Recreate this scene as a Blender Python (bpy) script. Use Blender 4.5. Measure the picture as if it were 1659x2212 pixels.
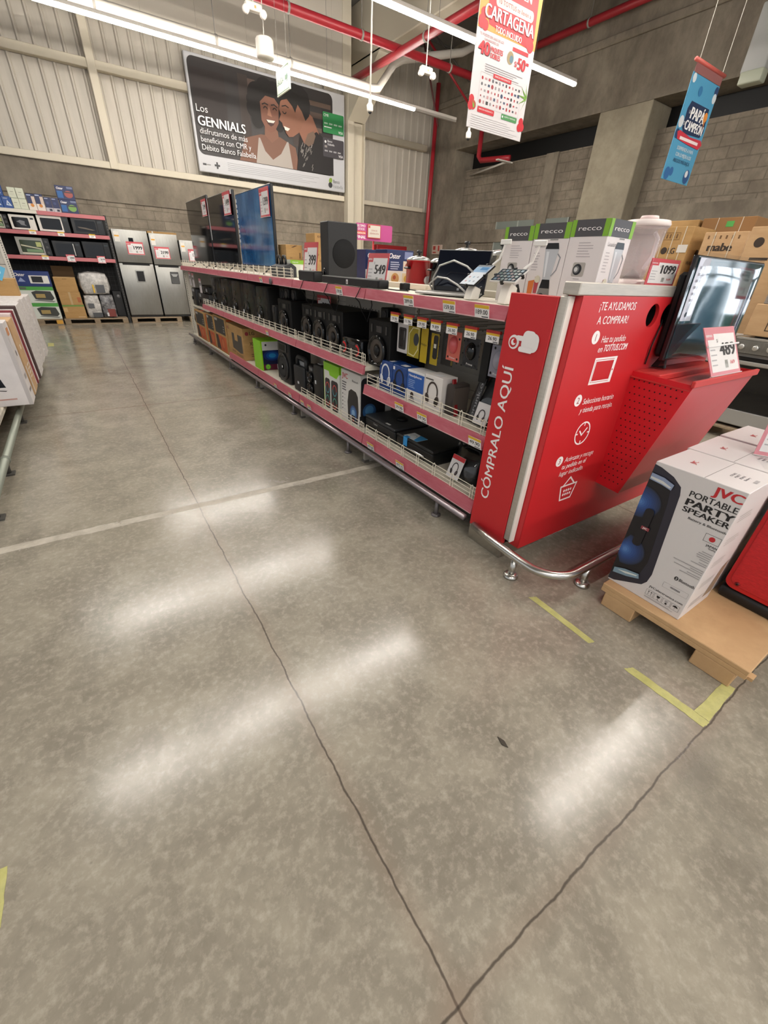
import bpy, bmesh, math, random
from mathutils import Matrix, Vector
random.seed(7)
scene = bpy.context.scene
for o in list(bpy.data.objects):
    bpy.data.objects.remove(o, do_unlink=True)
COL = scene.collection

# ------------------------------------------------------------------ camera
cam_data = bpy.data.cameras.new('camera')
cam = bpy.data.objects.new('camera', cam_data)
COL.objects.link(cam)
cam_data.sensor_fit = 'VERTICAL'
cam_data.sensor_height = 36.0
cam_data.lens = 882.07 / 2212 * 36.0
cam_data.clip_start = 0.02
cam_data.clip_end = 200
R_RIGHT = (0.83498352, -0.54844094, 0.04488931)
R_DOWN = (-0.2494268, -0.44993165, -0.85752421)
R_FWD = (0.49049851, 0.70482199, -0.51248139)
m = Matrix(((R_RIGHT[0], -R_DOWN[0], -R_FWD[0]), (R_RIGHT[1], -R_DOWN[1], -R_FWD[1]), (R_RIGHT[2], -R_DOWN[2], -R_FWD[2]))).to_4x4()
m.translation = (0, 0, 1.5)
cam.matrix_world = m
scene.camera = cam

# ------------------------------------------------------------------ light and exposure
LAMP_STRENGTH = 50.0
world = bpy.data.worlds.new('daylight')
scene.world = world
world.use_nodes = True
bg = world.node_tree.nodes['Background']
bg.inputs[0].default_value = (0.92, 0.96, 1.0, 1)
bg.inputs[1].default_value = 0.42
scene.view_settings.view_transform = 'Standard'
scene.view_settings.look = 'None'
scene.view_settings.gamma = 1.0
scene.view_settings.use_curve_mapping = False
scene.view_settings.exposure = 0.95
try:
    scene.cycles.sample_clamp_indirect = 6.0
    scene.cycles.max_bounces = 8
    scene.cycles.caustics_reflective = False
    scene.cycles.caustics_refractive = False
except Exception:
    pass

# ------------------------------------------------------------------ materials
def lin(h):
    h = h.lstrip('#')
    out = []
    for i in (0, 2, 4):
        c = int(h[i:i + 2], 16) / 255.0
        out.append(c / 12.92 if c <= 0.04045 else ((c + 0.055) / 1.055) ** 2.4)
    return (out[0], out[1], out[2], 1.0)

_mats = {}
def C(h, r=0.55, metal=0.0, spec=0.5, coat=0.0):
    key = (h, r, metal, spec, coat)
    if key in _mats:
        return _mats[key]
    mt = bpy.data.materials.new('paint_%s_%d' % (h, int(r * 100)))
    mt.use_nodes = True
    b = mt.node_tree.nodes['Principled BSDF']
    b.inputs['Base Color'].default_value = lin(h)
    b.inputs['Roughness'].default_value = r
    b.inputs['Metallic'].default_value = metal
    b.inputs['Specular IOR Level'].default_value = spec
    if coat:
        b.inputs['Coat Weight'].default_value = coat
        b.inputs['Coat Roughness'].default_value = 0.06
    _mats[key] = mt
    return mt

def N(nt, kind, **kw):
    n = nt.nodes.new(kind)
    for k, v in kw.items():
        if k in n.inputs.keys():
            n.inputs[k].default_value = v
        else:
            setattr(n, k, v)
    return n

def noisy(name, c0, c1, scale=6.0, r0=0.5, r1=0.7, bump=0.0, detail=8, stretch=(1, 1, 1), metal=0.0, c2=None, scale2=30, fac2=0.35, lo=0.35, hi=0.68):
    mt = bpy.data.materials.new(name)
    mt.use_nodes = True
    nt = mt.node_tree
    b = nt.nodes['Principled BSDF']
    tc = N(nt, 'ShaderNodeTexCoord')
    mp = N(nt, 'ShaderNodeMapping')
    mp.inputs['Scale'].default_value = stretch
    nt.links.new(tc.outputs['Object'], mp.inputs['Vector'])
    ns = N(nt, 'ShaderNodeTexNoise', Scale=scale, Detail=detail, Roughness=0.62)
    nt.links.new(mp.outputs[0], ns.inputs['Vector'])
    cr = N(nt, 'ShaderNodeValToRGB')
    cr.color_ramp.elements[0].position = lo
    cr.color_ramp.elements[1].position = hi
    cr.color_ramp.elements[0].color = lin(c0)
    cr.color_ramp.elements[1].color = lin(c1)
    nt.links.new(ns.outputs['Fac'], cr.inputs[0])
    out = cr.outputs[0]
    if c2:
        n2 = N(nt, 'ShaderNodeTexNoise', Scale=scale2, Detail=5.0, Roughness=0.7)
        nt.links.new(mp.outputs[0], n2.inputs['Vector'])
        mr = N(nt, 'ShaderNodeMapRange')
        mr.inputs['From Min'].default_value = 0.45
        mr.inputs['From Max'].default_value = 0.72
        mr.inputs['To Max'].default_value = fac2
        nt.links.new(n2.outputs['Fac'], mr.inputs['Value'])
        mx = N(nt, 'ShaderNodeMix', data_type='RGBA')
        nt.links.new(mr.outputs[0], mx.inputs[0])
        nt.links.new(out, mx.inputs[6])
        mx.inputs[7].default_value = lin(c2)
        out = mx.outputs[2]
    nt.links.new(out, b.inputs['Base Color'])
    rr = N(nt, 'ShaderNodeMapRange')
    rr.inputs['From Min'].default_value = 0.3
    rr.inputs['From Max'].default_value = 0.7
    rr.inputs['To Min'].default_value = r0
    rr.inputs['To Max'].default_value = r1
    nt.links.new(ns.outputs['Fac'], rr.inputs['Value'])
    nt.links.new(rr.outputs[0], b.inputs['Roughness'])
    b.inputs['Metallic'].default_value = metal
    if bump:
        bp = N(nt, 'ShaderNodeBump', Strength=bump, Distance=0.01)
        nt.links.new(ns.outputs['Fac'], bp.inputs['Height'])
        nt.links.new(bp.outputs[0], b.inputs['Normal'])
    return mt

def film(name, rough=0.06, base=0.03, edge=0.55):
    """clear plastic: see-through, with a sheen that grows at grazing angles"""
    mt = bpy.data.materials.new(name)
    mt.use_nodes = True
    nt = mt.node_tree
    nt.nodes.remove(nt.nodes['Principled BSDF'])
    tr = N(nt, 'ShaderNodeBsdfTransparent')
    gl = N(nt, 'ShaderNodeBsdfGlossy', Roughness=rough)
    lw = N(nt, 'ShaderNodeLayerWeight', Blend=0.35)
    mr = N(nt, 'ShaderNodeMapRange')
    mr.inputs['To Min'].default_value = base
    mr.inputs['To Max'].default_value = edge
    mx = N(nt, 'ShaderNodeMixShader')
    nt.links.new(lw.outputs['Facing'], mr.inputs['Value'])
    nt.links.new(mr.outputs[0], mx.inputs[0])
    nt.links.new(tr.outputs[0], mx.inputs[1])
    nt.links.new(gl.outputs[0], mx.inputs[2])
    nt.links.new(mx.outputs[0], nt.nodes['Material Output'].inputs['Surface'])
    return mt

def glass(name, tint='ffffff', rough=0.03, alpha=0.16):
    """clear film or acrylic: a thin gloss over a see-through sheet"""
    mt = bpy.data.materials.new(name)
    mt.use_nodes = True
    nt = mt.node_tree
    b = nt.nodes['Principled BSDF']
    b.inputs['Base Color'].default_value = lin(tint)
    b.inputs['Roughness'].default_value = rough
    b.inputs['Alpha'].default_value = alpha
    b.inputs['Specular IOR Level'].default_value = 0.8
    return mt

def emit(name, h, strength):
    mt = bpy.data.materials.new(name)
    mt.use_nodes = True
    b = mt.node_tree.nodes['Principled BSDF']
    b.inputs['Base Color'].default_value = lin(h)
    b.inputs['Emission Color'].default_value = lin(h)
    b.inputs['Emission Strength'].default_value = strength
    return mt

def block_material():
    mt = noisy('concrete_blocks', '786e61', '9a8f7f', scale=1.6, r0=0.85, r1=0.95, c2='655c50', scale2=7, fac2=0.5)
    nt = mt.node_tree
    b = nt.nodes['Principled BSDF']
    tc = N(nt, 'ShaderNodeTexCoord')
    br = N(nt, 'ShaderNodeTexBrick', Scale=1.0)
    br.inputs['Brick Width'].default_value = 0.42
    br.inputs['Row Height'].default_value = 0.21
    br.inputs['Mortar Size'].default_value = 0.012
    br.inputs['Mortar Smooth'].default_value = 0.3
    br.inputs['Color1'].default_value = (1, 1, 1, 1)
    br.inputs['Color2'].default_value = (0.82, 0.82, 0.82, 1)
    br.inputs['Mortar'].default_value = (0.62, 0.62, 0.6, 1)
    sx = N(nt, 'ShaderNodeSeparateXYZ')
    nt.links.new(tc.outputs['Object'], sx.inputs[0])
    ad = N(nt, 'ShaderNodeMath', operation='ADD')
    nt.links.new(sx.outputs['X'], ad.inputs[0])
    nt.links.new(sx.outputs['Y'], ad.inputs[1])
    cb = N(nt, 'ShaderNodeCombineXYZ')
    nt.links.new(ad.outputs[0], cb.inputs['X'])
    nt.links.new(sx.outputs['Z'], cb.inputs['Y'])
    nt.links.new(cb.outputs[0], br.inputs['Vector'])
    mx = N(nt, 'ShaderNodeMix', data_type='RGBA', blend_type='MULTIPLY')
    mx.inputs[0].default_value = 0.75
    src = b.inputs['Base Color'].links[0].from_socket
    nt.links.new(src, mx.inputs[6])
    nt.links.new(br.outputs['Color'], mx.inputs[7])
    nt.links.new(mx.outputs[2], b.inputs['Base Color'])
    bp = N(nt, 'ShaderNodeBump', Strength=0.6, Distance=0.01)
    nt.links.new(br.outputs['Fac'], bp.inputs['Height'])
    bp.invert = True
    nt.links.new(bp.outputs[0], b.inputs['Normal'])
    return mt

def floor_material():
    mt = bpy.data.materials.new('polished_concrete')
    mt.use_nodes = True
    nt = mt.node_tree
    L = nt.links.new
    b = nt.nodes['Principled BSDF']
    tc = N(nt, 'ShaderNodeTexCoord')
    P = tc.outputs['Object']
    def noise(scale, detail=8, rough=0.6, dist=0.0, vec=P):
        n = N(nt, 'ShaderNodeTexNoise', Scale=scale, Detail=detail, Roughness=rough, Distortion=dist)
        L(vec, n.inputs['Vector'])
        return n.outputs['Fac']
    def ramp(sock, a, c, lo, hi):
        r = N(nt, 'ShaderNodeMapRange')
        r.inputs['From Min'].default_value = a
        r.inputs['From Max'].default_value = c
        r.inputs['To Min'].default_value = lo
        r.inputs['To Max'].default_value = hi
        L(sock, r.inputs['Value'])
        return r.outputs[0]
    def mix(f, a, c, mode='MIX'):
        x = N(nt, 'ShaderNodeMix', data_type='RGBA', blend_type=mode)
        for i, s in ((0, f), (6, a), (7, c)):
            if isinstance(s, (int, float)):
                x.inputs[i].default_value = s
            elif isinstance(s, tuple):
                x.inputs[i].default_value = s
            else:
                L(s, x.inputs[i])
        return x.outputs[2]
    def mth(op, a, c=None):
        x = N(nt, 'ShaderNodeMath', operation=op)
        for i, s in enumerate((a, c)):
            if s is None:
                continue
            if isinstance(s, (int, float)):
                x.inputs[i].default_value = s
            else:
                L(s, x.inputs[i])
        return x.outputs[0]
    big = noise(0.55, 6, 0.6, 0.4)
    mid = noise(3.2, 9, 0.68, 0.3)
    fine = noise(34, 6, 0.7)
    col = mix(ramp(big, 0.34, 0.66, 0, 1), lin('7b756a'), lin('918a7c'))
    col = mix(ramp(mid, 0.42, 0.66, 0, 0.48), col, lin('ada697'))
    col = mix(ramp(fine, 0.48, 0.7, 0, 0.42), col, lin('bdb6a8'))
    # worn cloudy patches, strongest beside the shelves
    patch = noise(1.1, 10, 0.75, 0.8)
    col = mix(ramp(patch, 0.54, 0.70, 0, 0.6), col, lin('5f594e'))
    grit = noise(9.0, 10, 0.8, 0.6)
    col = mix(ramp(grit, 0.52, 0.68, 0, 0.3), col, lin('6d675b'))
    spk = N(nt, 'ShaderNodeTexVoronoi', Scale=9.0)
    L(P, spk.inputs['Vector'])
    col = mix(ramp(spk.outputs['Distance'], 0.012, 0.045, 0.35, 0), col, lin('55524c'))
    # joints
    sp = N(nt, 'ShaderNodeSeparateXYZ')
    L(P, sp.inputs[0])
    wob = ramp(noise(5, 4), 0.3, 0.7, -0.007, 0.007)
    def line(axis, at, w, soft):
        d = mth('ABSOLUTE', mth('ADD', mth('SUBTRACT', sp.outputs[axis], at), wob))
        return ramp(d, w, w + soft, 1, 0)
    for ax, at in (('X', 0.332), ('X', -2.42), ('X', 3.08), ('X', 5.8), ('Y', 0.06), ('Y', 5.45), ('Y', 8.5), ('Y', 11.2), ('Y', -2.7)):
        ln = line(ax, at, 0.0016, 0.003)
        col = mix(mth('MULTIPLY', line(ax, at, 0.006, 0.05), 0.22), col, lin('8a7464'))
        col = mix(mth('MULTIPLY', ln, 0.8), col, lin('3f3933'))
    # pale mortar-filled joint across the aisle
    wl = line('Y', 2.775, 0.030, 0.006)
    wl = mth('MULTIPLY', wl, ramp(noise(9, 6, 0.7), 0.36, 0.46, 0.25, 1.0))
    col = mix(mth('MULTIPLY', wl, 0.75), col, mix(ramp(noise(14, 5), 0.35, 0.65, 0, 1), lin('a59d8f'), lin('c2bbae')))
    L(col, b.inputs['Base Color'])
    rg = mth('ADD', ramp(mid, 0.3, 0.7, 0.15, 0.21), ramp(patch, 0.52, 0.75, 0, 0.16))
    rg = mth('ADD', rg, mth('MULTIPLY', wl, 0.3))
    L(rg, b.inputs['Roughness'])
    b.inputs['Specular IOR Level'].default_value = 0.5
    bp = N(nt, 'ShaderNodeBump', Strength=0.025, Distance=0.01)
    L(mid, bp.inputs['Height'])
    L(bp.outputs[0], b.inputs['Normal'])
    return mt

CARD = noisy('brown_cardboard', 'a5814f', 'b48f5e', scale=3, r0=0.75, r1=0.85, stretch=(1, 1, 4), c2='957344', scale2=14, fac2=0.25)
CARD2 = noisy('pale_cardboard', 'b5926a', 'c2a078', scale=3, r0=0.75, r1=0.85, stretch=(1, 1, 4))
PLY = noisy('hardboard', 'b59269', 'c8a57b', scale=2.2, r0=0.6, r1=0.75, c2='9c7a54', scale2=5, fac2=0.35)
PINE = noisy('old_pallet_wood', '7d6c58', '9c8a72', scale=4, r0=0.8, r1=0.9, stretch=(1, 6, 6))
STEEL = C('c3c0ba', 0.27, 1.0)
INOX = noisy('fridge_steel', '8b8a86', '979692', scale=5, r0=0.32, r1=0.42, stretch=(12, 1, 1), metal=0.85)
ALU = noisy('anodised_aluminium', 'bdb6ad', 'cbc4bb', scale=9, r0=0.4, r1=0.5, stretch=(1, 1, 10), metal=0.55)
LIP = noisy('pink_price_strip', 'ae5360', 'bb6470', scale=3, r0=0.42, r1=0.55, stretch=(2, 1, 6), c2='cc8894', scale2=9, fac2=0.3)
WHITE = C('e2ddd2', 0.45)
FILM = film('clear_film', 0.06, 0.04, 0.4)
ACRYL = film('clear_acrylic', 0.03, 0.02, 0.12)
BLK = C('0c0c0d', 0.5, 0, 0.35)
BLKS = C('151517', 0.3)
BLKG = C('0b0c0e', 0.08)
GREY = C('8a8a88')
RED = C('c2242a', 0.42)
PAPER = C('e9e6e6', 0.6)

# ------------------------------------------------------------------ mesh helpers
_text = {}
def text_mesh(s, bold=0.0, shear=0.0):
    key = (s, bold, shear)
    if key in _text:
        return _text[key]
    cu = bpy.data.curves.new('t', 'FONT')
    cu.body = s
    cu.size = 1.0
    cu.offset = bold
    cu.shear = shear
    cu.resolution_u = 3
    cu.fill_mode = 'FRONT'
    ob = bpy.data.objects.new('t', cu)
    COL.objects.link(ob)
    bpy.context.view_layer.update()
    dg = bpy.context.evaluated_depsgraph_get()
    me = ob.evaluated_get(dg).to_mesh()
    vs = [(v.co.x, v.co.y) for v in me.vertices]
    fs = [tuple(p.vertices) for p in me.polygons]
    bpy.data.objects.remove(ob, do_unlink=True)
    bpy.data.curves.remove(cu)
    if vs:
        x0 = min(v[0] for v in vs); x1 = max(v[0] for v in vs)
        y0 = min(v[1] for v in vs); y1 = max(v[1] for v in vs)
    else:
        x0 = y0 = 0.0; x1 = y1 = 1.0
    _text[key] = (vs, fs, (x0, x1, y0, y1))
    return _text[key]

class MB:
    """collects shapes into ONE mesh object"""
    def __init__(s):
        s.v = []; s.f = []; s.mi = []; s.mats = []; s.sm = []; s.T = Matrix()
    def mat(s, m):
        if m not in s.mats:
            s.mats.append(m)
        return s.mats.index(m)
    def add(s, vs, fs, m, smooth=False):
        o = len(s.v); k = s.mat(m)
        for p in vs:
            s.v.append(tuple(s.T @ Vector(p)))
        for f in fs:
            s.f.append(tuple(i + o for i in f)); s.mi.append(k); s.sm.append(smooth)
        return s
    def bm(s, bm, m, smooth=False):
        bm.verts.index_update()
        s.add([v.co[:] for v in bm.verts], [[v.index for v in f.verts] for f in bm.faces], m, smooth)
        bm.free()
        return s
    def box(s, lo, hi, m, bev=0.0, seg=1, skip=''):
        x0, y0, z0 = lo; x1, y1, z1 = hi
        vs = [(x0, y0, z0), (x1, y0, z0), (x1, y1, z0), (x0, y1, z0), (x0, y0, z1), (x1, y0, z1), (x1, y1, z1), (x0, y1, z1)]
        fs = {'b': (3, 2, 1, 0), 't': (4, 5, 6, 7), 'f': (0, 1, 5, 4), 'r': (1, 2, 6, 5), 'k': (2, 3, 7, 6), 'l': (3, 0, 4, 7)}
        fl = [fs[k] for k in 'btfrkl' if k not in skip]
        if not bev:
            return s.add(vs, fl, m)
        b = bmesh.new()
        bv = [b.verts.new(p) for p in vs]
        for f in fl:
            b.faces.new([bv[i] for i in f])
        bmesh.ops.bevel(b, geom=list(b.edges), offset=bev, segments=seg, affect='EDGES', profile=0.5)
        return s.bm(b, m, seg > 1)
    def obox(s, c, size, m, rot=(0, 0, 0), bev=0.0, seg=1):
        """box with centre c turned by Euler rot"""
        from mathutils import Euler
        keep = s.T.copy()
        s.T = s.T @ Matrix.Translation(c) @ Euler(rot).to_matrix().to_4x4()
        h = [q / 2 for q in size]
        s.box((-h[0], -h[1], -h[2]), (h[0], h[1], h[2]), m, bev, seg)
        s.T = keep
        return s
    def tube(s, pts, r, m, n=8, close=False, cap=True):
        pts = [Vector(p) for p in pts]
        rs = r if isinstance(r, (list, tuple)) else [r] * len(pts)
        vs = []; fs = []
        N_ = len(pts)
        up = None
        for i, p in enumerate(pts):
            a = pts[i - 1] if (i or close) else p
            c = pts[(i + 1) % N_] if (i < N_ - 1 or close) else p
            d = (c - a)
            if d.length < 1e-9:
                d = Vector((0, 0, 1))
            d.normalize()
            if up is None:
                up = Vector((0, 0, 1)) if abs(d.z) < 0.9 else Vector((1, 0, 0))
            x = d.cross(up)
            if x.length < 1e-4:
                x = d.orthogonal()
            x.normalize()
            y = x.cross(d).normalized()
            up = y
            for k in range(n):
                t = 2 * math.pi * k / n
                vs.append((p + x * math.cos(t) * rs[i] + y * math.sin(t) * rs[i])[:])
        M_ = N_ if close else N_ - 1
        for i in range(M_):
            for k in range(n):
                a = i * n + k; b2 = i * n + (k + 1) % n
                c = ((i + 1) % N_) * n + (k + 1) % n; d2 = ((i + 1) % N_) * n + k
                fs.append((a, b2, c, d2))
        if cap and not close:
            fs.append(tuple(range(n - 1, -1, -1)))
            fs.append(tuple(range((N_ - 1) * n, N_ * n)))
        return s.add(vs, fs, m, n > 6)
    def lathe(s, prof, m, c=(0, 0, 0), n=24, axis='z', smooth=True):
        vs = []; fs = []
        for (r, h) in prof:
            for k in range(n):
                t = 2 * math.pi * k / n
                a, b2 = r * math.cos(t), r * math.sin(t)
                q = {'z': (a, b2, h), 'y': (a, h, b2), 'x': (h, a, b2)}[axis]
                vs.append((q[0] + c[0], q[1] + c[1], q[2] + c[2]))
        for i in range(len(prof) - 1):
            for k in range(n):
                fs.append((i * n + k, i * n + (k + 1) % n, (i + 1) * n + (k + 1) % n, (i + 1) * n + k))
        fs.append(tuple(range(n - 1, -1, -1)))
        fs.append(tuple(range((len(prof) - 1) * n, len(prof) * n)))
        return s.add(vs, fs, m, smooth)
    def prism(s, pts, axis, a, b2, m, bev=0.0):
        """2-D outline pts extruded along axis from a to b2"""
        n = len(pts)
        def q(p, h):
            return {'z': (p[0], p[1], h), 'y': (p[0], h, p[1]), 'x': (h, p[0], p[1])}[axis]
        vs = [q(p, a) for p in pts] + [q(p, b2) for p in pts]
        fs = [tuple(range(n - 1, -1, -1)), tuple(range(n, 2 * n))]
        for i in range(n):
            fs.append((i, (i + 1) % n, n + (i + 1) % n, n + i))
        b = bmesh.new()
        bv = [b.verts.new(p) for p in vs]
        for f in fs:
            b.faces.new([bv[i] for i in f])
        bmesh.ops.recalc_face_normals(b, faces=b.faces)
        if bev:
            bmesh.ops.bevel(b, geom=list(b.edges), offset=bev, segments=2, affect='EDGES', profile=0.5)
        return s.bm(b, m)
    def build(s, name, parent=None, loc=None, rz=0.0):
        me = bpy.data.meshes.new(name)
        me.from_pydata(s.v, [], s.f)
        for mm in s.mats:
            me.materials.append(mm)
        me.polygons.foreach_set('material_index', s.mi)
        me.polygons.foreach_set('use_smooth', s.sm)
        me.update()
        o = bpy.data.objects.new(name, me)
        COL.objects.link(o)
        if parent is not None:
            o.parent = parent
        if loc is not None:
            o.location = loc
        if rz:
            o.rotation_euler = (0, 0, rz)
        return o

class Face:
    """printing on a flat face: origin o, unit vectors u (right) and w (up), seen from n = u x w"""
    def __init__(s, mb, o, u, w, lift=0.0007):
        s.mb = mb; s.o = Vector(o); s.u = Vector(u).normalized(); s.w = Vector(w).normalized()
        s.n = s.u.cross(s.w); s.lift = lift; s.c = 0
    def p(s, a, b, k):
        return (s.o + s.u * a + s.w * b + s.n * (s.lift * (k + 0.012 * (s.c % 64))))[:]
    def poly(s, pts, m, k=1):
        s.c += 1
        ar = sum(pts[i][0] * pts[(i + 1) % len(pts)][1] - pts[(i + 1) % len(pts)][0] * pts[i][1] for i in range(len(pts)))
        if ar < 0:
            pts = pts[::-1]
        s.mb.add([s.p(a, b, k) for a, b in pts], [tuple(range(len(pts)))], m)
        return s
    def rect(s, a0, b0, a1, b1, m, k=1):
        return s.poly([(a0, b0), (a1, b0), (a1, b1), (a0, b1)], m, k)
    def rrect(s, a0, b0, a1, b1, r, m, k=1, n=5):
        pts = []
        for cx, cy, t0 in ((a1 - r, b0 + r, -90), (a1 - r, b1 - r, 0), (a0 + r, b1 - r, 90), (a0 + r, b0 + r, 180)):
            for i in range(n + 1):
                t = math.radians(t0 + 90.0 * i / n)
                pts.append((cx + r * math.cos(t), cy + r * math.sin(t)))
        return s.poly(pts, m, k)
    def disc(s, a, b, r, m, k=1, n=20, ry=None, rot=0.0):
        ry = ry or r
        pts = []
        for i in range(n):
            t = 2 * math.pi * i / n
            x, y = r * math.cos(t), ry * math.sin(t)
            pts.append((a + x * math.cos(rot) - y * math.sin(rot), b + x * math.sin(rot) + y * math.cos(rot)))
        return s.poly(pts, m, k)
    def stroke(s, pts, w, m, k=1, close=False):
        n = len(pts)
        for i in range(n if close else n - 1):
            (a0, b0), (a1, b1) = pts[i], pts[(i + 1) % n]
            d = math.hypot(a1 - a0, b1 - b0)
            if d < 1e-9:
                continue
            ux, uy = (a1 - a0) / d, (b1 - b0) / d
            e = w * 0.45
            a0 -= ux * e; b0 -= uy * e; a1 += ux * e; b1 += uy * e
            px, py = -uy * w / 2, ux * w / 2
            s.poly([(a0 - px, b0 - py), (a1 - px, b1 - py), (a1 + px, b1 + py), (a0 + px, b0 + py)], m, k)
        return s
    def arc(s, a, b, r, t0, t1, w, m, k=1, n=18, ry=None):
        ry = ry or r
        return s.stroke([(a + r * math.cos(math.radians(t0 + (t1 - t0) * i / n)), b + ry * math.sin(math.radians(t0 + (t1 - t0) * i / n))) for i in range(n + 1)], w, m, k)
    def text(s, t, a, b, h, m, k=2, align='l', bold=0.0, width=None, shear=0.0, rot=0.0):
        """capitals about h tall, left/centre/right at (a, b) on the base line; width squeezes the line"""
        vs, fs, (x0, x1, y0, y1) = text_mesh(t, 0.0, shear)
        if not vs:
            return s
        s.c += 1
        sc = h / 0.70
        sx = sc
        if width:
            sx = width / max(1e-6, (x1 - x0))
        W = (x1 - x0) * sx
        off = {'l': 0, 'c': -W / 2, 'r': -W}[align]
        cr, sr = math.cos(rot), math.sin(rot)
        # heavier strokes: the same letters printed again, shifted by a hair
        for j, sh in enumerate((0.0,) if bold <= 0 else ((-bold, bold) if bold < 0.02 else (-bold, 0.0, bold))):
            out = []
            for x, y in vs:
                xx = (x - x0 + sh) * sx + off; yy = y * sc
                out.append(s.p(a + xx * cr - yy * sr, b + xx * sr + yy * cr, k + 0.004 * j))
            s.mb.add(out, fs, m)
        return s
    def lines(s, a0, b0, a1, b1, n, m, k=1, fill=0.42, jag=True):
        """rows of print too small to read"""
        h = (b1 - b0) / n
        rnd = random.Random(int((a0 + b0 * 7 + a1 * 13) * 1e4))
        for i in range(n):
            e = a1 - (a1 - a0) * (rnd.random() * 0.3 if jag else 0)
            s.rect(a0, b0 + i * h, e, b0 + i * h + h * fill, m, k)
        return s

def tag(o, label, cat, group=None):
    o['label'] = label
    o['category'] = cat
    if group:
        o['group'] = group
    return o
def thing(name, label, cat, loc=(0, 0, 0), rz=0.0, group=None):
    o = bpy.data.objects.new(name, None)
    o.empty_display_size = 0.1
    COL.objects.link(o)
    o.location = loc
    o.rotation_euler = (0, 0, rz)
    return tag(o, label, cat, group)
def struct(o):
    o['kind'] = 'structure'
    return o
def copy_tree(o, parent=None):
    c = o.copy()
    COL.objects.link(c)
    if parent is not None:
        c.parent = parent
    for ch in list(o.children):
        copy_tree(ch, c)
    return c
LEFT = -math.pi / 2          # a thing turned so that its front looks towards the aisle (-x)
def front(mb, W, H, y=0.0, z=0.0, lift=0.0007):
    """print frame on the front (-y) of a thing W wide, H tall, origin at its lower left"""
    return Face(mb, (-W / 2, y, z), (1, 0, 0), (0, 0, 1), lift)
def rside(mb, W, D, z=0.0, lift=0.0007):
    return Face(mb, (W / 2, 0, z), (0, 1, 0), (0, 0, 1), lift)
def lside(mb, W, D, z=0.0, lift=0.0007):
    return Face(mb, (-W / 2, D, z), (0, -1, 0), (0, 0, 1), lift)
def topf(mb, W, H, lift=0.0007):
    return Face(mb, (-W / 2, 0, H), (1, 0, 0), (0, 1, 0), lift)
# ================================================================== the building
BLOCK = block_material()
CONC = noisy('raw_concrete', '6d6458', '958b7b', scale=1.1, r0=0.8, r1=0.92, bump=0.25, c2='544b41', scale2=4, fac2=0.5, stretch=(1, 1, 0.6))
CONCL = noisy('pale_concrete', '8a8170', 'a39a86', scale=1.6, r0=0.8, r1=0.92, bump=0.2, c2='7b705f', scale2=6, fac2=0.4)
CREAM = C('c9c0ad', 0.6)
SHEET = noisy('sheet_metal_panel', 'b0a99d', 'beb7ab', scale=2, r0=0.45, r1=0.55, stretch=(3, 1, 0.3))
ROOF = C('6d6a66', 0.7)
PIPE = C('a2252f', 0.4)
PVC = C('c6c0b6', 0.5)
LAMP = emit('led_tube', 'fff8ee', LAMP_STRENGTH)

f = MB(); f.box((-14, -12, -0.2), (14, 15.2, 0), floor_material())
struct(f.build('floor'))

# back wall: block base, corrugated sheet above, cream posts and girts
b = MB(); b.box((-14, 14.6, 0), (11.5, 14.9, 3.3), BLOCK); b.box((-14, 14.57, 2.62), (11.5, 14.6, 3.3), CONC)
struct(b.build('wall_back'))
s = MB()
x = -14.0
prof = []
while x < 11.5:
    prof += [(x, 14.72), (x + 0.19, 14.72), (x + 0.215, 14.68), (x + 0.245, 14.68), (x + 0.27, 14.72)]
    x += 0.27
n = len(prof)
s.add([(a, c, 3.3) for a, c in prof] + [(a, c, 7.4) for a, c in prof], [(i, i + 1, n + i + 1, n + i) for i in range(n - 1)], SHEET)
struct(s.build('wall_back_cladding'))
for k, (x0, x1, z0, z1) in enumerate(((-14, 7.9, 5.04, 5.2), (-14, 7.9, 3.28, 3.42), (8.5, 11.1, 4.96, 5.12), (8.5, 11.1, 3.28, 3.4))):
    g = MB(); g.box((x0, 14.5, z0), (x1, 14.68, z1), CREAM, 0.01); struct(g.build('trim_%d' % (k + 1)))
for k, x0 in enumerate((1.42, -4.7)):
    g = MB(); g.box((x0, 14.47, 3.28), (x0 + 0.17, 14.67, 7.4), CREAM, 0.01); struct(g.build('trim_%d' % (k + 5)))
g = MB(); g.box((7.92, 14.3, 0), (8.14, 14.62, 7.4), CREAM, 0.01); g.box((8.14, 14.42, 0), (8.5, 14.6, 7.4), CREAM); g.box((8.48, 14.3, 0), (8.52, 14.62, 7.4), CREAM)
struct(g.build('trim_7'))

# right wall: concrete frame with recessed block infill
w = MB()
w.box((11.5, -12, 4.92), (12.4, 14.9, 7.6), CONC)
w.box((11.42, -12, 6.05), (11.5, 14.6, 6.2), CONC, 0.02)
w.box((11.5, 13.46, 0), (12.4, 14.9, 4.92), CONC)
w.box((11.5, 0.4, 0), (12.4, 1.7, 4.92), CONC)
struct(w.build('wall_right'))
w = MB(); w.box((11.5, 7.08, 0), (12.4, 8.35, 4.92), CONCL, 0.015); struct(w.build('wall_right_column'))
w = MB()
w.box((12.0, 8.35, 0), (12.2, 13.46, 4.45), BLOCK); w.box((12.0, -12, 0), (12.2, 7.08, 4.5), BLOCK)
w.box((11.93, 9.68, 0), (12.0, 10.08, 4.45), CONC); w.box((12.3, -12, 4.4), (12.36, 14, 4.95), BLK)  # black strip paints the shaded gap between infill and beam
w.box((11.94, -12, 2.5), (12.0, 7.08, 3.05), CONC); w.box((11.94, 8.35, 2.4), (12.0, 13.46, 2.75), CONC)
struct(w.build('wall_right_infill'))
w = MB(); w.box((11.97, 8.9, 1.2), (12.0, 11.6, 2.95), C('7d8580', 0.25)); 
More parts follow.
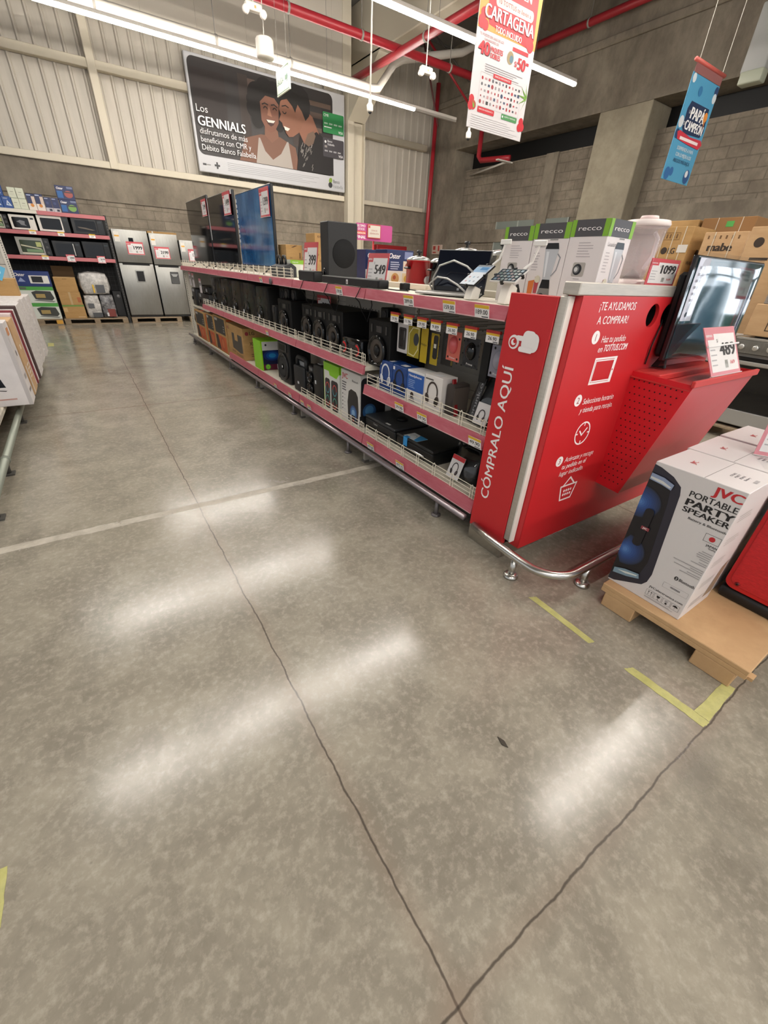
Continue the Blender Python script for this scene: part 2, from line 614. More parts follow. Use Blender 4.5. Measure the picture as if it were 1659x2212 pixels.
for k in range(4):
    w.box((11.95, 8.9 + k * 0.9, 1.2), (11.97, 8.94 + k * 0.9, 2.95), C('9ea39c', 0.3))
struct(w.build('window_1'))
# storefront glazing in the right wall, beside and behind the camera
DAY = emit('daylit_glass', 'dfeaf5', 3.2)
for k, (ya, yb) in enumerate(((-9.0, -5.6), (-5.3, -3.4), (-3.1, -1.4), (-1.1, 0.3))):
    w = MB(); w.box((11.98, ya, 0.5), (12.0, yb, 3.0), DAY)
    for q in (ya, (ya + yb) / 2, yb):
        w.box((11.9, q - 0.04, 0.4), (11.98, q + 0.04, 3.05), C('3a4248', 0.4))
    for q in (0.45, 1.9, 3.0):
        w.box((11.9, ya, q - 0.04), (11.98, yb, q + 0.04), C('3a4248', 0.4))
    w.box((11.96, ya + 0.1, 0.5), (11.98, (ya + yb) / 2 - 0.05, 1.3 + 0.2 * k), C('5d86a8', 0.5)); w.box((11.96, (ya + yb) / 2 + 0.1, 0.5), (11.98, yb - 0.05, 1.15), C('4c6f58', 0.5))
    struct(w.build('window_%d' % (k + 2)))

# roof, rafter and the pale fascia above the lamps
r = MB()
r.box((-14, -12, 7.4), (12.4, 15, 7.6), ROOF)
for k in range(30):
    r.box((-14, -12 + k * 0.9, 7.36), (12.4, -11.96 + k * 0.9, 7.4), C('5c5955', 0.7))
struct(r.build('ceiling'))
r = MB(); r.box((7.93, -12, 6.25), (8.5, 14.3, 7.4), CREAM, 0.02)
r.prism([(14.3, 5.2), (14.3, 6.3), (12.6, 6.3)], 'x', 7.93, 8.5, CREAM)
struct(r.build('trim_8'))
r = MB()
x = -14.0
while x < 7.4:
    r.box((x, 13.3, 5.8), (min(x + 1.1, 7.45), 13.36, 7.4), C('bdb5a8', 0.6), 0.006); x += 1.1
r.box((7.2, 13.28, 5.75), (7.45, 14.4, 7.4), CREAM)
struct(r.build('trim_9'))
r = MB(); r.tube([(9.3, 13.2, 7.3), (10.8, 12.2, 5.6)], 0.03, PIPE); r.tube([(9.9, 13.6, 7.3), (10.2, 12.9, 5.2)], 0.025, C('5a2a2a')); r.tube([(9.6, 13.0, 7.2), (10.9, 12.5, 6.2)], 0.02, C('4a4440'))
struct(r.build('trim_10'))

# ------------------------------------------------------------------ overhead services
def hang(mb, x, y, z, m=None, r=0.006):
    mb.tube([(x, y, z), (x, y, 7.4)], r, m or C('8f8a84', 0.5), 5)
def pipe(name, label, cat, pts, r, m, hangers=(), clamps=()):
    t = thing(name, label, cat, pts[0])
    o = Vector(pts[0])
    mb = MB(); mb.tube([tuple(Vector(p) - o) for p in pts], r, m, 12)
    mb.build('pipe', t)
    for h in hangers:
        k = MB(); q = Vector(h) - o
        k.tube([q[:], (q.x, q.y, 7.4 - o.z)], 0.008, C('7f7a74'), 5)
        k.lathe([(r + 0.012, -0.02), (r + 0.012, 0.02)], C('8d8880'), q[:], 12, 'x' if abs(pts[1][0] - pts[0][0]) > 0.3 else 'y')
        k.build('hanger', t)
    for h in clamps:
        k = MB(); q = Vector(h) - o
        k.box((q.x, q.y - 0.02, q.z - 0.03), (11.5 - o.x, q.y + 0.02, q.z + 0.03), C('7f7a74')); k.lathe([(r + 0.012, -0.02), (r + 0.012, 0.02)], C('8d8880'), q[:], 12, 'z'); k.build('wall_clamp', t)
    return t
pipe('sprinkler_pipe', 'red sprinkler pipe crossing the store parallel to the advertising billboard', 'pipe', [(3.0, 10.62, 5.6), (9.4, 10.62, 5.6)], 0.075, PIPE, [(4.6, 10.62, 5.6), (6.2, 10.62, 5.6), (8.6, 10.62, 5.6)])
pipe('sprinkler_pipe', 'red sprinkler pipe running forward from behind the far lamp, past the hanging sweepstake poster', 'pipe', [(7.1, 13.0, 5.52), (7.1, 3.0, 5.52)], 0.075, PIPE, [(7.1, 9.6, 5.52), (7.1, 6.5, 5.52)])
pipe('sprinkler_pipe', 'red pipe high along the raw concrete wall, right of the hanging poster', 'pipe', [(11.25, 13.0, 6.5), (11.25, 2.0, 6.5)], 0.075, PIPE, [(11.25, 9.0, 6.5), (11.25, 5.0, 6.5)])
pipe('standpipe', 'red vertical pipe in the back corner beside the sheet metal wall', 'pipe', [(11.2, 14.3, 6.6), (11.2, 14.3, 0.0)], 0.07, PIPE)
pipe('standpipe', 'bent red pipe end hanging below the poster in front of the concrete wall', 'pipe', [(11.25, 12.1, 6.5), (11.25, 12.1, 4.55), (11.27, 12.0, 4.45), (11.3, 11.2, 4.4), (11.35, 10.9, 4.38)], 0.07, PIPE)
pipe('conduit', 'thick off-white conduit above the far lamp, bending up towards the roof', 'pipe', [(-13, 12, 5.3), (7.3, 12, 5.3), (7.5, 12, 5.33), (7.95, 12, 5.85), (8.2, 12, 5.98), (10.1, 12, 6.5), (10.8, 12, 6.85)], 0.085, PVC, [(1.5, 12, 5.3), (3.6, 12, 5.3), (5.2, 12, 5.3)])

def lamp(x0, x1, y, label, dark=0.0):
    t = thing('linear_lamp', label, 'ceiling lamp', (x0, y, 5.0))
    L_ = x1 - x0
    h = MB(); h.box((0, -0.045, 0.015), (L_ + dark, 0.045, 0.07), C('d8d2ca', 0.4), 0.006)
    if dark:
        h.box((L_, -0.04, -0.03), (L_ + dark, 0.04, 0.02), C('a9a39b', 0.4), 0.008)
    h.build('housing', t)
    d = MB()
    d.prism([(-0.04, 0.015), (-0.04, -0.01), (-0.025, -0.03), (0.025, -0.03), (0.04, -0.01), (0.04, 0.015)], 'x', 0, L_, LAMP)
    d.build('diffuser', t)
    k = 0.5
    while k < L_ + dark:
        c = MB(); c.tube([(k, 0, 0.07), (k, 0, 2.355)], 0.004, C('777370'), 5); c.build('suspension_wire', t); k += 2.4
    return t
lamp(0.55, 8.3, 11.52, 'far linear LED lamp in front of the billboard, with an unlit end piece', 1.4)
lamp(3.2, 9.83, 7.92, 'near linear LED lamp passing behind the hanging sweepstake poster')
for k, (x0, x1, y) in enumerate(((-1.45, 1.28, 4.42), (1.42, 4.2, 4.42), (5.6, 7.6, 4.42), (-1.4, 3.1, 7.97), (3.6, 7.0, 0.9), (-6.0, 9.6, -2.7), (-6.0, 9.6, -6.3))):
    t = lamp(x0, x1, y, 'linear LED ceiling lamp overhead, above the top edge of the photo', 0)
    t['group'] = 'lamps beyond the photo'

def pendant(x, y, z, label):
    t = thing('sensor_pendant', label, 'ceiling sensor', (x, y, z))
    a = MB(); a.tube([(0, 0, 0.18), (0, 0, 7.4 - z)], 0.017, C('dad5cc', 0.4), 8); a.build('rod', t)
    a = MB(); a.lathe([(0.045, 0), (0.06, 0.02), (0.06, 0.1), (0.03, 0.14), (0.03, 0.22)], C('e6e1d8', 0.4), n=14); a.lathe([(0.02, -0.03), (0.04, 0)], BLKS, n=14); a.build('sensor_head', t)
pendant(5.76, 9.5, 4.16, 'white sensor on a long rod beside the right edge of the billboard')
pendant(8.43, 9.5, 4.16, 'white sensor on a rod poking out below the hanging sweepstake poster')
def emergency(x, y, z, label, rz=0.0):
    t = thing('emergency_light', label, 'emergency light', (x, y, z), rz)
    a = MB(); a.tube([(0, 0, 0.1), (0, 0, 7.4 - z)], 0.01, C('cfcac2'), 6); a.build('rod', t)
    a = MB(); a.box((-0.13, -0.05, 0.0), (0.13, 0.05, 0.1), C('d9d3ca', 0.5), 0.02, 2); a.box((0.0, -0.055, 0.03), (0.03, -0.048, 0.06), emit('standby_led', 'ff4a2a', 3)); a.build('body', t)
    for sx in (-1, 1):
        c = MB(); c.lathe([(0.03, 0.05), (0.055, 0.0), (0.05, -0.045)], C('d9d3ca', 0.4), (sx * 0.14, -0.03, -0.01), 14, 'y'); c.build('lamp_head', t)
emergency(3.44, 9.3, 4.90, 'twin-head emergency light above the white hanging drum near the billboard')
emergency(6.56, 8.8, 4.70, 'twin-head emergency light hanging left of the sweepstake poster')
t = thing('hanging_drum', 'white cylindrical fixture hanging over the top edge of the billboard', 'speaker', (3.66, 9.5, 4.47))
a = MB(); a.lathe([(0.135, 0), (0.145, 0.02), (0.145, 0.22), (0.13, 0.24)], C('d6d0c7', 0.5), n=22); a.build('body', t)
a = MB(); a.tube([(0, 0, 0.24), (0, 0, 2.93)], 0.008, C('bdb7ae'), 6); a.build('rod', t)
t = thing('wall_fixture', 'pale grey twin fixture on the concrete wall at the right edge of the photo', 'emergency light', (10.6, 4.85, 4.75))
a = MB(); a.box((-0.1, -0.18, -0.1), (0.12, 0.18, 0.75), C('a7a8a6', 0.5), 0.03, 2); a.build('body', t)
a = MB(); a.box((-0.12, -0.19, -0.25), (0.1, 0.15, -0.08), C('aeb3a0', 0.4), 0.02, 2); a.build('lens', t)
a = MB(); a.tube([(0.1, 0, 0.5), (0.95, 0, 0.5)], 0.03, GREY); a.build('bracket', t)
a = MB(); a.box((10.9, 10.9, 4.28), (11.5, 11.0, 4.31), C('cfcac2', 0.4)); a.tube([(11.3, 10.95, 4.3), (12.0, 13.2, 4.3)], 0.025, C('cfcac2', 0.4))
tag(a.build('wall_lamp'), 'thin pale bracket lamp sticking out under the concrete beam by the bent red pipe', 'lamp')

# exit sign
t = thing('exit_sign', 'green and white exit sign with an arrow, hanging across the billboard', 'sign', (3.9, 9.36, 4.06), LEFT)
a = MB(); a.box((-0.29, -0.012, 0), (0.29, 0.012, 0.33), C('dfe6d2', 0.35), 0.003)
F = Face(a, (-0.29, -0.0125, 0), (1, 0, 0), (0, 0, 1), 0.002)
G = C('39704a', 0.5)
F.stroke([(0.02, 0.02), (0.56, 0.02), (0.56, 0.31), (0.02, 0.31)], 0.008, G, 1, True); F.stroke([(0.36, 0.02), (0.36, 0.31)], 0.006, G)
F.text('SALIDA', 0.19, 0.13, 0.08, G, 1, 'c', 0.02, 0.28)
F.poly([(0.53, 0.17), (0.47, 0.25), (0.47, 0.2), (0.4, 0.2), (0.4, 0.14), (0.47, 0.14), (0.47, 0.09)], G)
a.build('panel', t)
a = MB()
for sx in (-0.2, 0.2):
    a.tube([(sx, 0, 0.33), (sx, 0, 3.34)], 0.003, C('8f8a84'), 4)
a.build('cord', t)

# ------------------------------------------------------------------ billboard
t = thing('billboard', 'wide white-framed bank advertisement of two laughing women on the back wall', 'billboard', (3.5, 14.4, 3.49))
a = MB(); a.box((0, 0, 0), (4.36, 0.1, 2.25), C('c3c3c6', 0.5), 0.02, 2)
for q in (0.6, 2.2, 3.8):
    a.box((q, 0.09, 0.3), (q + 0.06, 0.27, 0.36), GREY); a.box((q, 0.09, 1.8), (q + 0.06, 0.27, 1.86), GREY)
F = Face(a, (0, 0, 0), (1, 0, 0), (0, 0, 1), 0.004)
D0 = C('2a2524', 0.5); SK = C('7c5241', 0.6); SK2 = C('875a45', 0.6); HR = C('17120f', 0.6); TX = C('dcdcdc', 0.6)
F.rrect(0.05, 0.36, 3.96, 2.19, 0.14, D0, 1)
for (x0, y0, x1, y1, c) in ((0.1, 1.0, 0.9, 2.0, '2d2523'), (1.25, 0.6, 1.5, 2.1, '3a302c'), (1.5, 1.72, 1.7, 2.05, '5b4a42'), (3.2, 1.85, 3.9, 1.95, '5f4d42'), (3.25, 1.6, 3.9, 1.72, '4c3d35'), (3.25, 1.3, 3.6, 1.4, '5f4d42'), (2.7, 0.9, 3.0, 1.2, '3a2f2b')):
    F.rect(x0, y0, x1, y1, C(c, 0.6), 2)
# left woman: shoulders, top, neck, hair, face
F.poly([(1.1, 0.37), (1.3, 0.86), (1.75, 1.0), (2.3, 1.02), (2.75, 0.86), (2.86, 0.37)], C('74503f', 0.6), 3)
F.poly([(1.89, 1.3), (1.86, 1.0), (2.05, 0.86), (2.26, 1.0), (2.22, 1.3)], C('7d5644', 0.6), 4)
F.poly([(1.56, 0.37), (1.68, 0.92), (1.72, 0.92), (1.84, 0.66), (2.05, 0.5), (2.3, 0.66), (2.5, 0.95), (2.54, 0.95), (2.64, 0.37)], C('a59c94', 0.7), 4)
for (cx, cy, rr) in ((1.72, 1.78, 0.25), (1.95, 1.92, 0.24), (2.2, 1.88, 0.24), (1.62, 1.5, 0.2), (1.7, 1.28, 0.17), (2.33, 1.65, 0.16), (2.3, 1.25, 0.13), (1.56, 1.66, 0.13)):
    F.disc(cx, cy, rr, HR, 5)
F.poly([(1.79, 1.66), (1.8, 1.3), (1.9, 1.14), (2.02, 1.07), (2.16, 1.12), (2.28, 1.3), (2.31, 1.68), (2.2, 1.79), (1.95, 1.8)], SK, 6)
F.poly([(2.03, 1.62), (1.97, 1.42), (2.1, 1.4)], C('a0705a', 0.6), 7)
F.stroke([(1.85, 1.62), (1.92, 1.65), (2.0, 1.63)], 0.025, HR, 7); F.stroke([(2.1, 1.64), (2.18, 1.66), (2.26, 1.62)], 0.025, HR, 7)
F.arc(1.93, 1.53, 0.05, 20, 160, 0.022, HR, 7); F.arc(2.19, 1.54, 0.05, 20, 160, 0.022, HR, 7)
F.poly([(1.92, 1.33), (2.19, 1.34), (2.13, 1.24), (2.05, 1.2), (1.97, 1.24)], C('42201c', 0.5), 7); F.poly([(1.93, 1.325), (2.18, 1.335), (2.13, 1.28), (1.98, 1.275)], C('dcd2c8', 0.5), 8)
# right woman in profile, dark patterned top
F.poly([(2.9, 1.15), (2.76, 0.37), (3.95, 0.37), (3.95, 1.0), (3.5, 1.28), (3.2, 1.4)], C('1f1b1b', 0.7), 9)
F.poly([(2.85, 1.25), (3.02, 0.98), (3.12, 1.15), (3.42, 1.3), (3.5, 1.25), (3.3, 1.6), (3.1, 1.7)], C('8a5c48', 0.6), 9)
F.poly([(3.02, 1.0), (3.14, 1.22), (3.32, 1.3), (3.38, 1.2), (3.3, 1.02), (3.15, 0.94)], C('6f5a4c', 0.7), 10)
F.poly([(2.46, 1.84), (2.36, 1.76), (2.31, 1.6), (2.36, 1.5), (2.29, 1.38), (2.38, 1.33), (2.4, 1.25), (2.46, 1.22), (2.47, 1.14), (2.56, 1.06), (2.68, 1.08), (2.9, 1.22), (3.05, 1.5), (2.95, 1.85), (2.6, 1.95)], SK2, 9)
F.poly([(2.36, 1.78), (2.34, 1.95), (2.48, 2.13), (2.75, 2.19), (3.0, 2.17), (3.18, 2.05), (3.24, 1.85), (3.2, 1.6), (3.08, 1.48), (2.98, 1.66), (2.86, 1.78), (2.78, 1.6), (2.7, 1.72), (2.55, 1.84)], HR, 10)
F.disc(2.86, 1.6, 0.07, C('8a5c48', 0.6), 11, ry=0.12)
F.arc(2.46, 1.58, 0.05, 200, 340, 0.02, HR, 11); F.stroke([(2.4, 1.67), (2.5, 1.7), (2.58, 1.67)], 0.022, HR, 11)
F.poly([(2.42, 1.27), (2.6, 1.24), (2.53, 1.18), (2.45, 1.19)], C('e0d6cc', 0.5), 11)
for q in range(26):
    rr = random.Random(q); px = 2.85 + rr.random() * 0.4; py = 0.4 + rr.random() * 0.55
    F.stroke([(px, py), (px + 0.03, py + 0.07)], 0.014, C('8a8580', 0.7), 11)
F.text('Los', 0.11, 1.19, 0.14, TX, 12, width=0.28)
F.text('GENNIALS', 0.12, 0.93, 0.19, C('ececec', 0.6), 12, bold=0.025, width=1.2)
F.text('disfrutamos de más', 0.13, 0.77, 0.115, TX, 12, width=1.22)
F.text('beneficios con CMR y', 0.13, 0.61, 0.115, TX, 12, width=1.3)
F.text('Débito Banco Falabella', 0.13, 0.45, 0.115, TX, 12, width=1.42)
F.rrect(3.62, 1.33, 4.3, 1.78, 0.03, C('1f7a41', 0.5), 12)
F.text('CMR', 3.65, 1.68, 0.06, TX, 13, width=0.16); F.text('VISA', 4.27, 1.36, 0.06, TX, 13, 'r', 0.02, 0.15)
for q in range(4):
    F.text('0000', 3.66 + q * 0.155, 1.52, 0.035, TX, 13, width=0.11)
F.rect(3.66, 1.45, 3.9, 1.47, TX, 13)
F.rrect(3.61, 0.79, 4.3, 1.22, 0.03, C('39353a', 0.5), 12)
F.text('Banco', 3.76, 1.13, 0.05, TX, 13, width=0.15); F.text('Falabella', 3.76, 1.06, 0.05, TX, 13, width=0.22); F.disc(3.69, 1.13, 0.03, TX, 13)
F.text('VISA', 4.27, 0.82, 0.06, TX, 13, 'r', 0.02, 0.15); F.rect(3.66, 1.0, 3.74, 1.05, C('8a8580'), 13)
for q in range(4):
    F.text('0000', 3.66 + q * 0.145, 0.91, 0.035, TX, 13, width=0.1)
F.disc(3.85, 0.14, 0.07, C('2c2c2e', 0.6), 2); F.disc(3.86, 0.25, 0.055, C('7f9a3c', 0.6), 1, ry=0.07, rot=-0.5)
F.text('Banco', 3.95, 0.2, 0.085, C('333336', 0.6), 2, width=0.22); F.text('Falabella', 3.95, 0.08, 0.085, C('8e8e90', 0.6), 2, width=0.33)
F.lines(0.75, 0.1, 3.5, 0.3, 5, C('a5a5a8', 0.6), 1, 0.28)
F.rect(0.1, 0.14, 0.19, 0.18, C('3a3a3c'), 1); F.rect(0.2, 0.15, 0.3, 0.17, GREY); F.rect(0.45, 0.1, 0.49, 0.24, C('3a3a3c')); F.rect(0.4, 0.15, 0.54, 0.19, C('3a3a3c'))
a.build('panel', t)

# ------------------------------------------------------------------ hanging posters
t = thing('hanging_poster', 'tall white and red sweepstake poster hanging from the ceiling', 'poster', (4.83, 5.5, 3.155))
a = MB(); a.box((0, 0, 0), (1.05, 0.012, 1.6), C('cfcbcc', 0.5), 0.002)
F = Face(a, (0, 0, 0), (1, 0, 0), (0, 0, 1), 0.0015)
PR = C('bf2f38', 0.5); WH = C('e8e4e2', 0.5)
F.rect(0, 0.905, 1.05, 1.6, C('d29a4c', 0.5))
F.poly([(0.18, 0.96), (0.95, 0.9), (1.0, 1.0), (0.96, 1.6), (0.12, 1.6), (0.14, 1.05)], PR, 2)
for (px, py, rr) in ((0.06, 0.96, 0.06), (0.12, 0.94, 0.05), (0.08, 1.03, 0.05), (0.95, 0.93, 0.06), (0.9, 0.95, 0.05)):
    F.disc(px, py, rr, C('b8323a', 0.5), 3)
F.rrect(0.25, 1.13, 0.93, 1.23, 0.045, C('d8c4bc', 0.5), 3); F.text('10 TOTTUS te llevan a', 0.59, 1.16, 0.04, C('8f2a30', 0.5), 4, 'c', 0, 0.58)
F.text('VIAJES EN', 0.6, 1.28, 0.07, WH, 4, 'c', 0.03, 0.5)
F.text('CARTAGENA', 0.535, 1.0, 0.115, C('8c1f27', 0.5), 4, 'c', 0.05, 0.9); F.text('CARTAGENA', 0.53, 1.008, 0.112, WH, 6, 'c', 0.03, 0.88)
F.text('TODO INCLUIDO', 0.53, 0.92, 0.055, WH, 5, 'c', 0.02, 0.48)
F.text('TÚ PUEDES SER UNO DE LOS', 0.26, 0.85, 0.022, C('a8656a', 0.5), 2, 'c', 0, 0.42); F.text('GANADORES DE', 0.26, 0.815, 0.022, C('a8656a', 0.5), 2, 'c', 0, 0.25)
F.text('40', 0.06, 0.69, 0.115, C('3a2b30', 0.5), 2, 'l', 0.06, 0.185); F.text('40', 0.055, 0.695, 0.115, PR, 4, 'l', 0.05, 0.18)
F.text('PAQUETES', 0.265, 0.745, 0.045, PR, 3, 'l', 0.05, 0.21); F.text('DOBLES', 0.265, 0.69, 0.045, PR, 3, 'l', 0.05, 0.17)
F.rect(0.64, 0.83, 0.94, 0.865, PR, 2); F.disc(0.62, 0.76, 0.06, C('9b8a68', 0.6), 2); F.disc(0.64, 0.75, 0.035, C('5f7d8a', 0.6), 3)
F.text('S/', 0.71, 0.7, 0.05, PR, 3, 'l', 0.03, 0.05); F.text('50', 0.77, 0.685, 0.11, PR, 4, 'l', 0.05, 0.14); F.rect(0.925, 0.75, 0.975, 0.775, PR, 3)
F.lines(0.2, 0.56, 0.92, 0.64, 4, C('8a8488', 0.6), 1, 0.35)
F.rect(0.36, 0.525, 0.7, 0.565, PR, 3); F.text('MARCAS PARTICIPANTES', 0.53, 0.537, 0.016, WH, 4, 'c', 0, 0.28)
F.stroke([(0.14, 0.23), (0.92, 0.23), (0.92, 0.545), (0.14, 0.545)], 0.004, C('b5afb2'), 1, True)
pal = ['3a3a3c', 'a82d35', '8a8488', '9b4046', '55555a', '3d4a63', 'b5888a']
for j in range(5):
    for i in range(12):
        rr = random.Random(j * 31 + i); ww = 0.02 + rr.random() * 0.022; hh = 0.012 + rr.random() * 0.022
        cx, cy = 0.18 + i * 0.063, 0.275 + j * 0.055
        (F.rect(cx - ww / 2, cy - hh / 2, cx + ww / 2, cy + hh / 2, C(pal[rr.randrange(7)], 0.6), 1) if i % 3 else F.disc(cx, cy, hh * 0.7, C(pal[rr.randrange(7)], 0.6), 1, 10))
F.rrect(0.15, 0.17, 0.46, 0.225, 0.012, PR, 2); F.text('PARTICIPA INGRESANDO A', 0.305, 0.195, 0.015, WH, 3, 'c', 0, 0.26)
F.rrect(0.6, 0.17, 0.91, 0.225, 0.012, C('4f8a55', 0.5), 2); F.text('ACEPTA Y PARTICIPA', 0.77, 0.195, 0.015, WH, 3, 'c', 0, 0.22); F.disc(0.625, 0.198, 0.012, WH, 3)
F.lines(0.05, 0.02, 1.0, 0.15, 6, C('b3aeb0', 0.6), 1, 0.22)
for k, (cx, cy) in enumerate(((0.03, 0.27), (0.02, 0.21), (0.07, 0.22), (1.0, 0.2), (1.03, 0.15), (0.98, 0.14))):
    F.disc(cx, cy, 0.045, PR, 2)
for k in range(5):
    ag = math.radians(100 + k * 35); F.poly([(1.03, 0.43), (1.03 + 0.16 * math.cos(ag) - 0.01, 0.43 + 0.16 * math.sin(ag)), (1.04, 0.46)], C('6f9a3f', 0.5), 3)
    ag = math.radians(20 + k * 25); F.poly([(0.07, 0.19), (0.07 + 0.07 * math.cos(ag), 0.19 + 0.09 * math.sin(ag)), (0.085, 0.2)], C('6f9a3f', 0.5), 3)
a.build('panel', t)
a = MB(); a.box((-0.01, -0.01, 1.59), (1.06, 0.022, 1.63), C('d5d0cc', 0.4)); a.build('hanger_bar', t)
a = MB()
for sx in (0.1, 0.95):
    a.tube([(sx, 0.006, 1.62), (sx, 0.006, 4.24)], 0.003, C('a8a39c'), 4)
a.build('cord', t)

t = thing('hanging_banner', 'narrow light blue banner hanging from a red bar in front of the concrete wall', 'banner', (7.2, 4.0, 2.75))
a = MB(); a.box((0, 0, 0), (0.76, 0.008, 1.065), C('4b92b5', 0.5), 0.002)
F = Face(a, (0, 0, 0), (1, 0, 0), (0, 0, 1), 0.0015)
F.poly([(0.13, 0.55), (0.12, 0.74), (0.17, 0.82), (0.68, 0.82), (0.72, 0.58), (0.66, 0.52), (0.2, 0.5)], C('20304f', 0.5), 1)
F.text('PAPÁ', 0.43, 0.66, 0.115, C('e2e2e0', 0.5), 3, 'c', 0.05, 0.38); F.text('CAMPEÓN', 0.43, 0.545, 0.095, C('e2e2e0', 0.5), 3, 'c', 0.05, 0.5)
F.text('UN', 0.18, 0.7, 0.035, C('c8c8c8'), 3, width=0.05); F.text('DE', 0.13, 0.58, 0.035, C('c8c8c8'), 3, width=0.05)
F.disc(0.64, 0.73, 0.05, C('d98a3c', 0.5), 4); F.poly([(0.62, 0.7), (0.66, 0.7), (0.65, 0.62)], C('d98a3c', 0.5), 4)
F.poly([(0.04, 0.5), (0.1, 0.52), (0.4, 0.49), (0.72, 0.5), (0.78, 0.46), (0.72, 0.4), (0.4, 0.41), (0.08, 0.43)], C('bd2f40', 0.5), 4)
F.lines(0.14, 0.435, 0.66, 0.47, 1, C('e2d2d2'), 5, 0.9, False)
F.text('SORPRENDE A PAPÁ', 0.39, 0.335, 0.038, C('d5dde0'), 3, 'c', 0.01, 0.46); F.text('CON LO MEJOR A LOS', 0.39, 0.27, 0.038, C('d5dde0'), 3, 'c', 0.01, 0.44); F.text('PRECIOS MÁS BAJOS', 0.39, 0.205, 0.038, C('1f3d5e'), 3, 'c', 0.01, 0.46)
for (cx, cy, rr, c) in ((0.1, 0.07, 0.07, '2b5f94'), (0.2, 0.1, 0.05, '2b5f94'), (0.65, 0.09, 0.08, '2a4f80'), (0.63, 0.12, 0.04, 'c9cdd0'), (0.02, 0.6, 0.06, 'c9cdd0'), (0.0, 0.48, 0.05, '2a3f66'), (0.72, 1.0, 0.05, '2a3f66'), (0.73, 0.93, 0.05, 'c9d2d6'), (0.3, 0.93, 0.05, '2f6f9c'), (0.06, 1.02, 0.045, 'c9d2d6')):
    F.disc(min(max(cx, rr), 0.76 - rr), min(max(cy, rr), 1.06 - rr), rr, C(c, 0.5), 2, ry=rr)
a.build('banner_cloth', t)
a = MB(); a.tube([(-0.03, 0.004, 1.17), (0.8, 0.004, 1.17)], 0.022, C('c05a52', 0.3), 10); a.box((0.02, 0, 1.06), (0.76, 0.008, 1.16), C('8a5a58', 0.4)); a.build('hanger_bar', t)
a = MB()
for sx in (0.06, 0.72):
    a.tube([(sx, 0.004, 1.17), (sx - 0.02 * sx, 0.004, 4.64)], 0.004, C('c3beb2'), 4)
a.build('cord', t)

# fire notice and hose cabinet at the back
t = MB(); t.box((11.44, 13.68, 2.02), (11.5, 14.2, 2.32), C('b9a596', 0.5), 0.004)
F = Face(t, (11.44, 14.2, 2.02), (0, -1, 0), (0, 0, 1), 0.002)
F.rect(0.06, 0.14, 0.2, 0.26, C('9a3a34')); F.rect(0.34, 0.1, 0.42, 0.27, C('a8322e')); F.rect(0.06, 0.04, 0.24, 0.08, C('9a3a34'))
tag(t.build('fire_notice'), 'small red and cream extinguisher notice on the corner concrete column', 'sign')
t = MB(); t.box((9.1, 14.35, 1.35), (10.4, 14.565, 2.2), C('8a1d22', 0.4), 0.02); t.box((9.2, 14.33, 1.45), (10.3, 14.36, 2.1), C('a3262b', 0.4), 0.01)
tag(t.build('hose_cabinet'), 'dark red cabinet against the back wall behind the cooking pots', 'cabinet')
# ================================================================== shelving and kiosk
def W(loc):
    """mesh builder that takes store coordinates for a part of a thing standing at loc"""
    mb = MB(); mb.T = Matrix.Translation((-loc[0], -loc[1], -loc[2])); return mb
PEG = C('b9b3aa', 0.55)
CRE = C('ddd6c6', 0.45)

def fence(mb, x, y0, y1, z, h=0.085):
    r = 0.0028
    ys = []
    y = y0 + 0.03
    while y < y1 - 0.02:
        ys.append(y); y += 0.19
    for k in range(4):
        mb.tube([(x, y0 + 0.01, z + 0.008 + (h - 0.008) * k / 3), (x, y1 - 0.01, z + 0.008 + (h - 0.008) * k / 3)], r, CRE, 5)
    for y in (y0 + 0.01, y1 - 0.01):
        mb.tube([(x, y, z), (x, y, z + h)], r, CRE, 5)
    for y in ys:
        mb.tube([(x - 0.005, y, z - 0.002), (x - 0.005, y, z + h), (x - 0.005, y + 0.012, z + h + 0.012), (x - 0.005, y + 0.024, z + h), (x - 0.005, y + 0.024, z - 0.002)], r, CRE, 5)

def strip(mb, y0, y1, z0, z1, x=1.765):
    mb.prism([(x - 0.012, z0), (x + 0.002, z1), (x + 0.02, z1), (x + 0.008, z0)], 'y', y0 + 0.006, y1 - 0.006, LIP)
    mb.box((x - 0.013, y0 + 0.006, z0 - 0.003), (x + 0.004, y1 - 0.006, z0 + 0.003), C('cfa3a6', 0.4))

def shelf(t, loc, name, y0, y1, z, lip, fen=False, depth=0.52, x=1.775):
    mb = W(loc); mb.box((x, y0 + 0.004, z - 0.035), (x + depth - 0.01, y1 - 0.004, z), CRE, 0.003)
    s = mb.build(name, t)
    if lip:
        mb = W(loc); strip(mb, y0, y1, lip[0], lip[1]); mb.build('price_strip', s)
    if fen:
        mb = W(loc); fence(mb, 1.785, y0 + 0.01, y1 - 0.01, z, 0.09); mb.build('wire_fence', s)
    return s

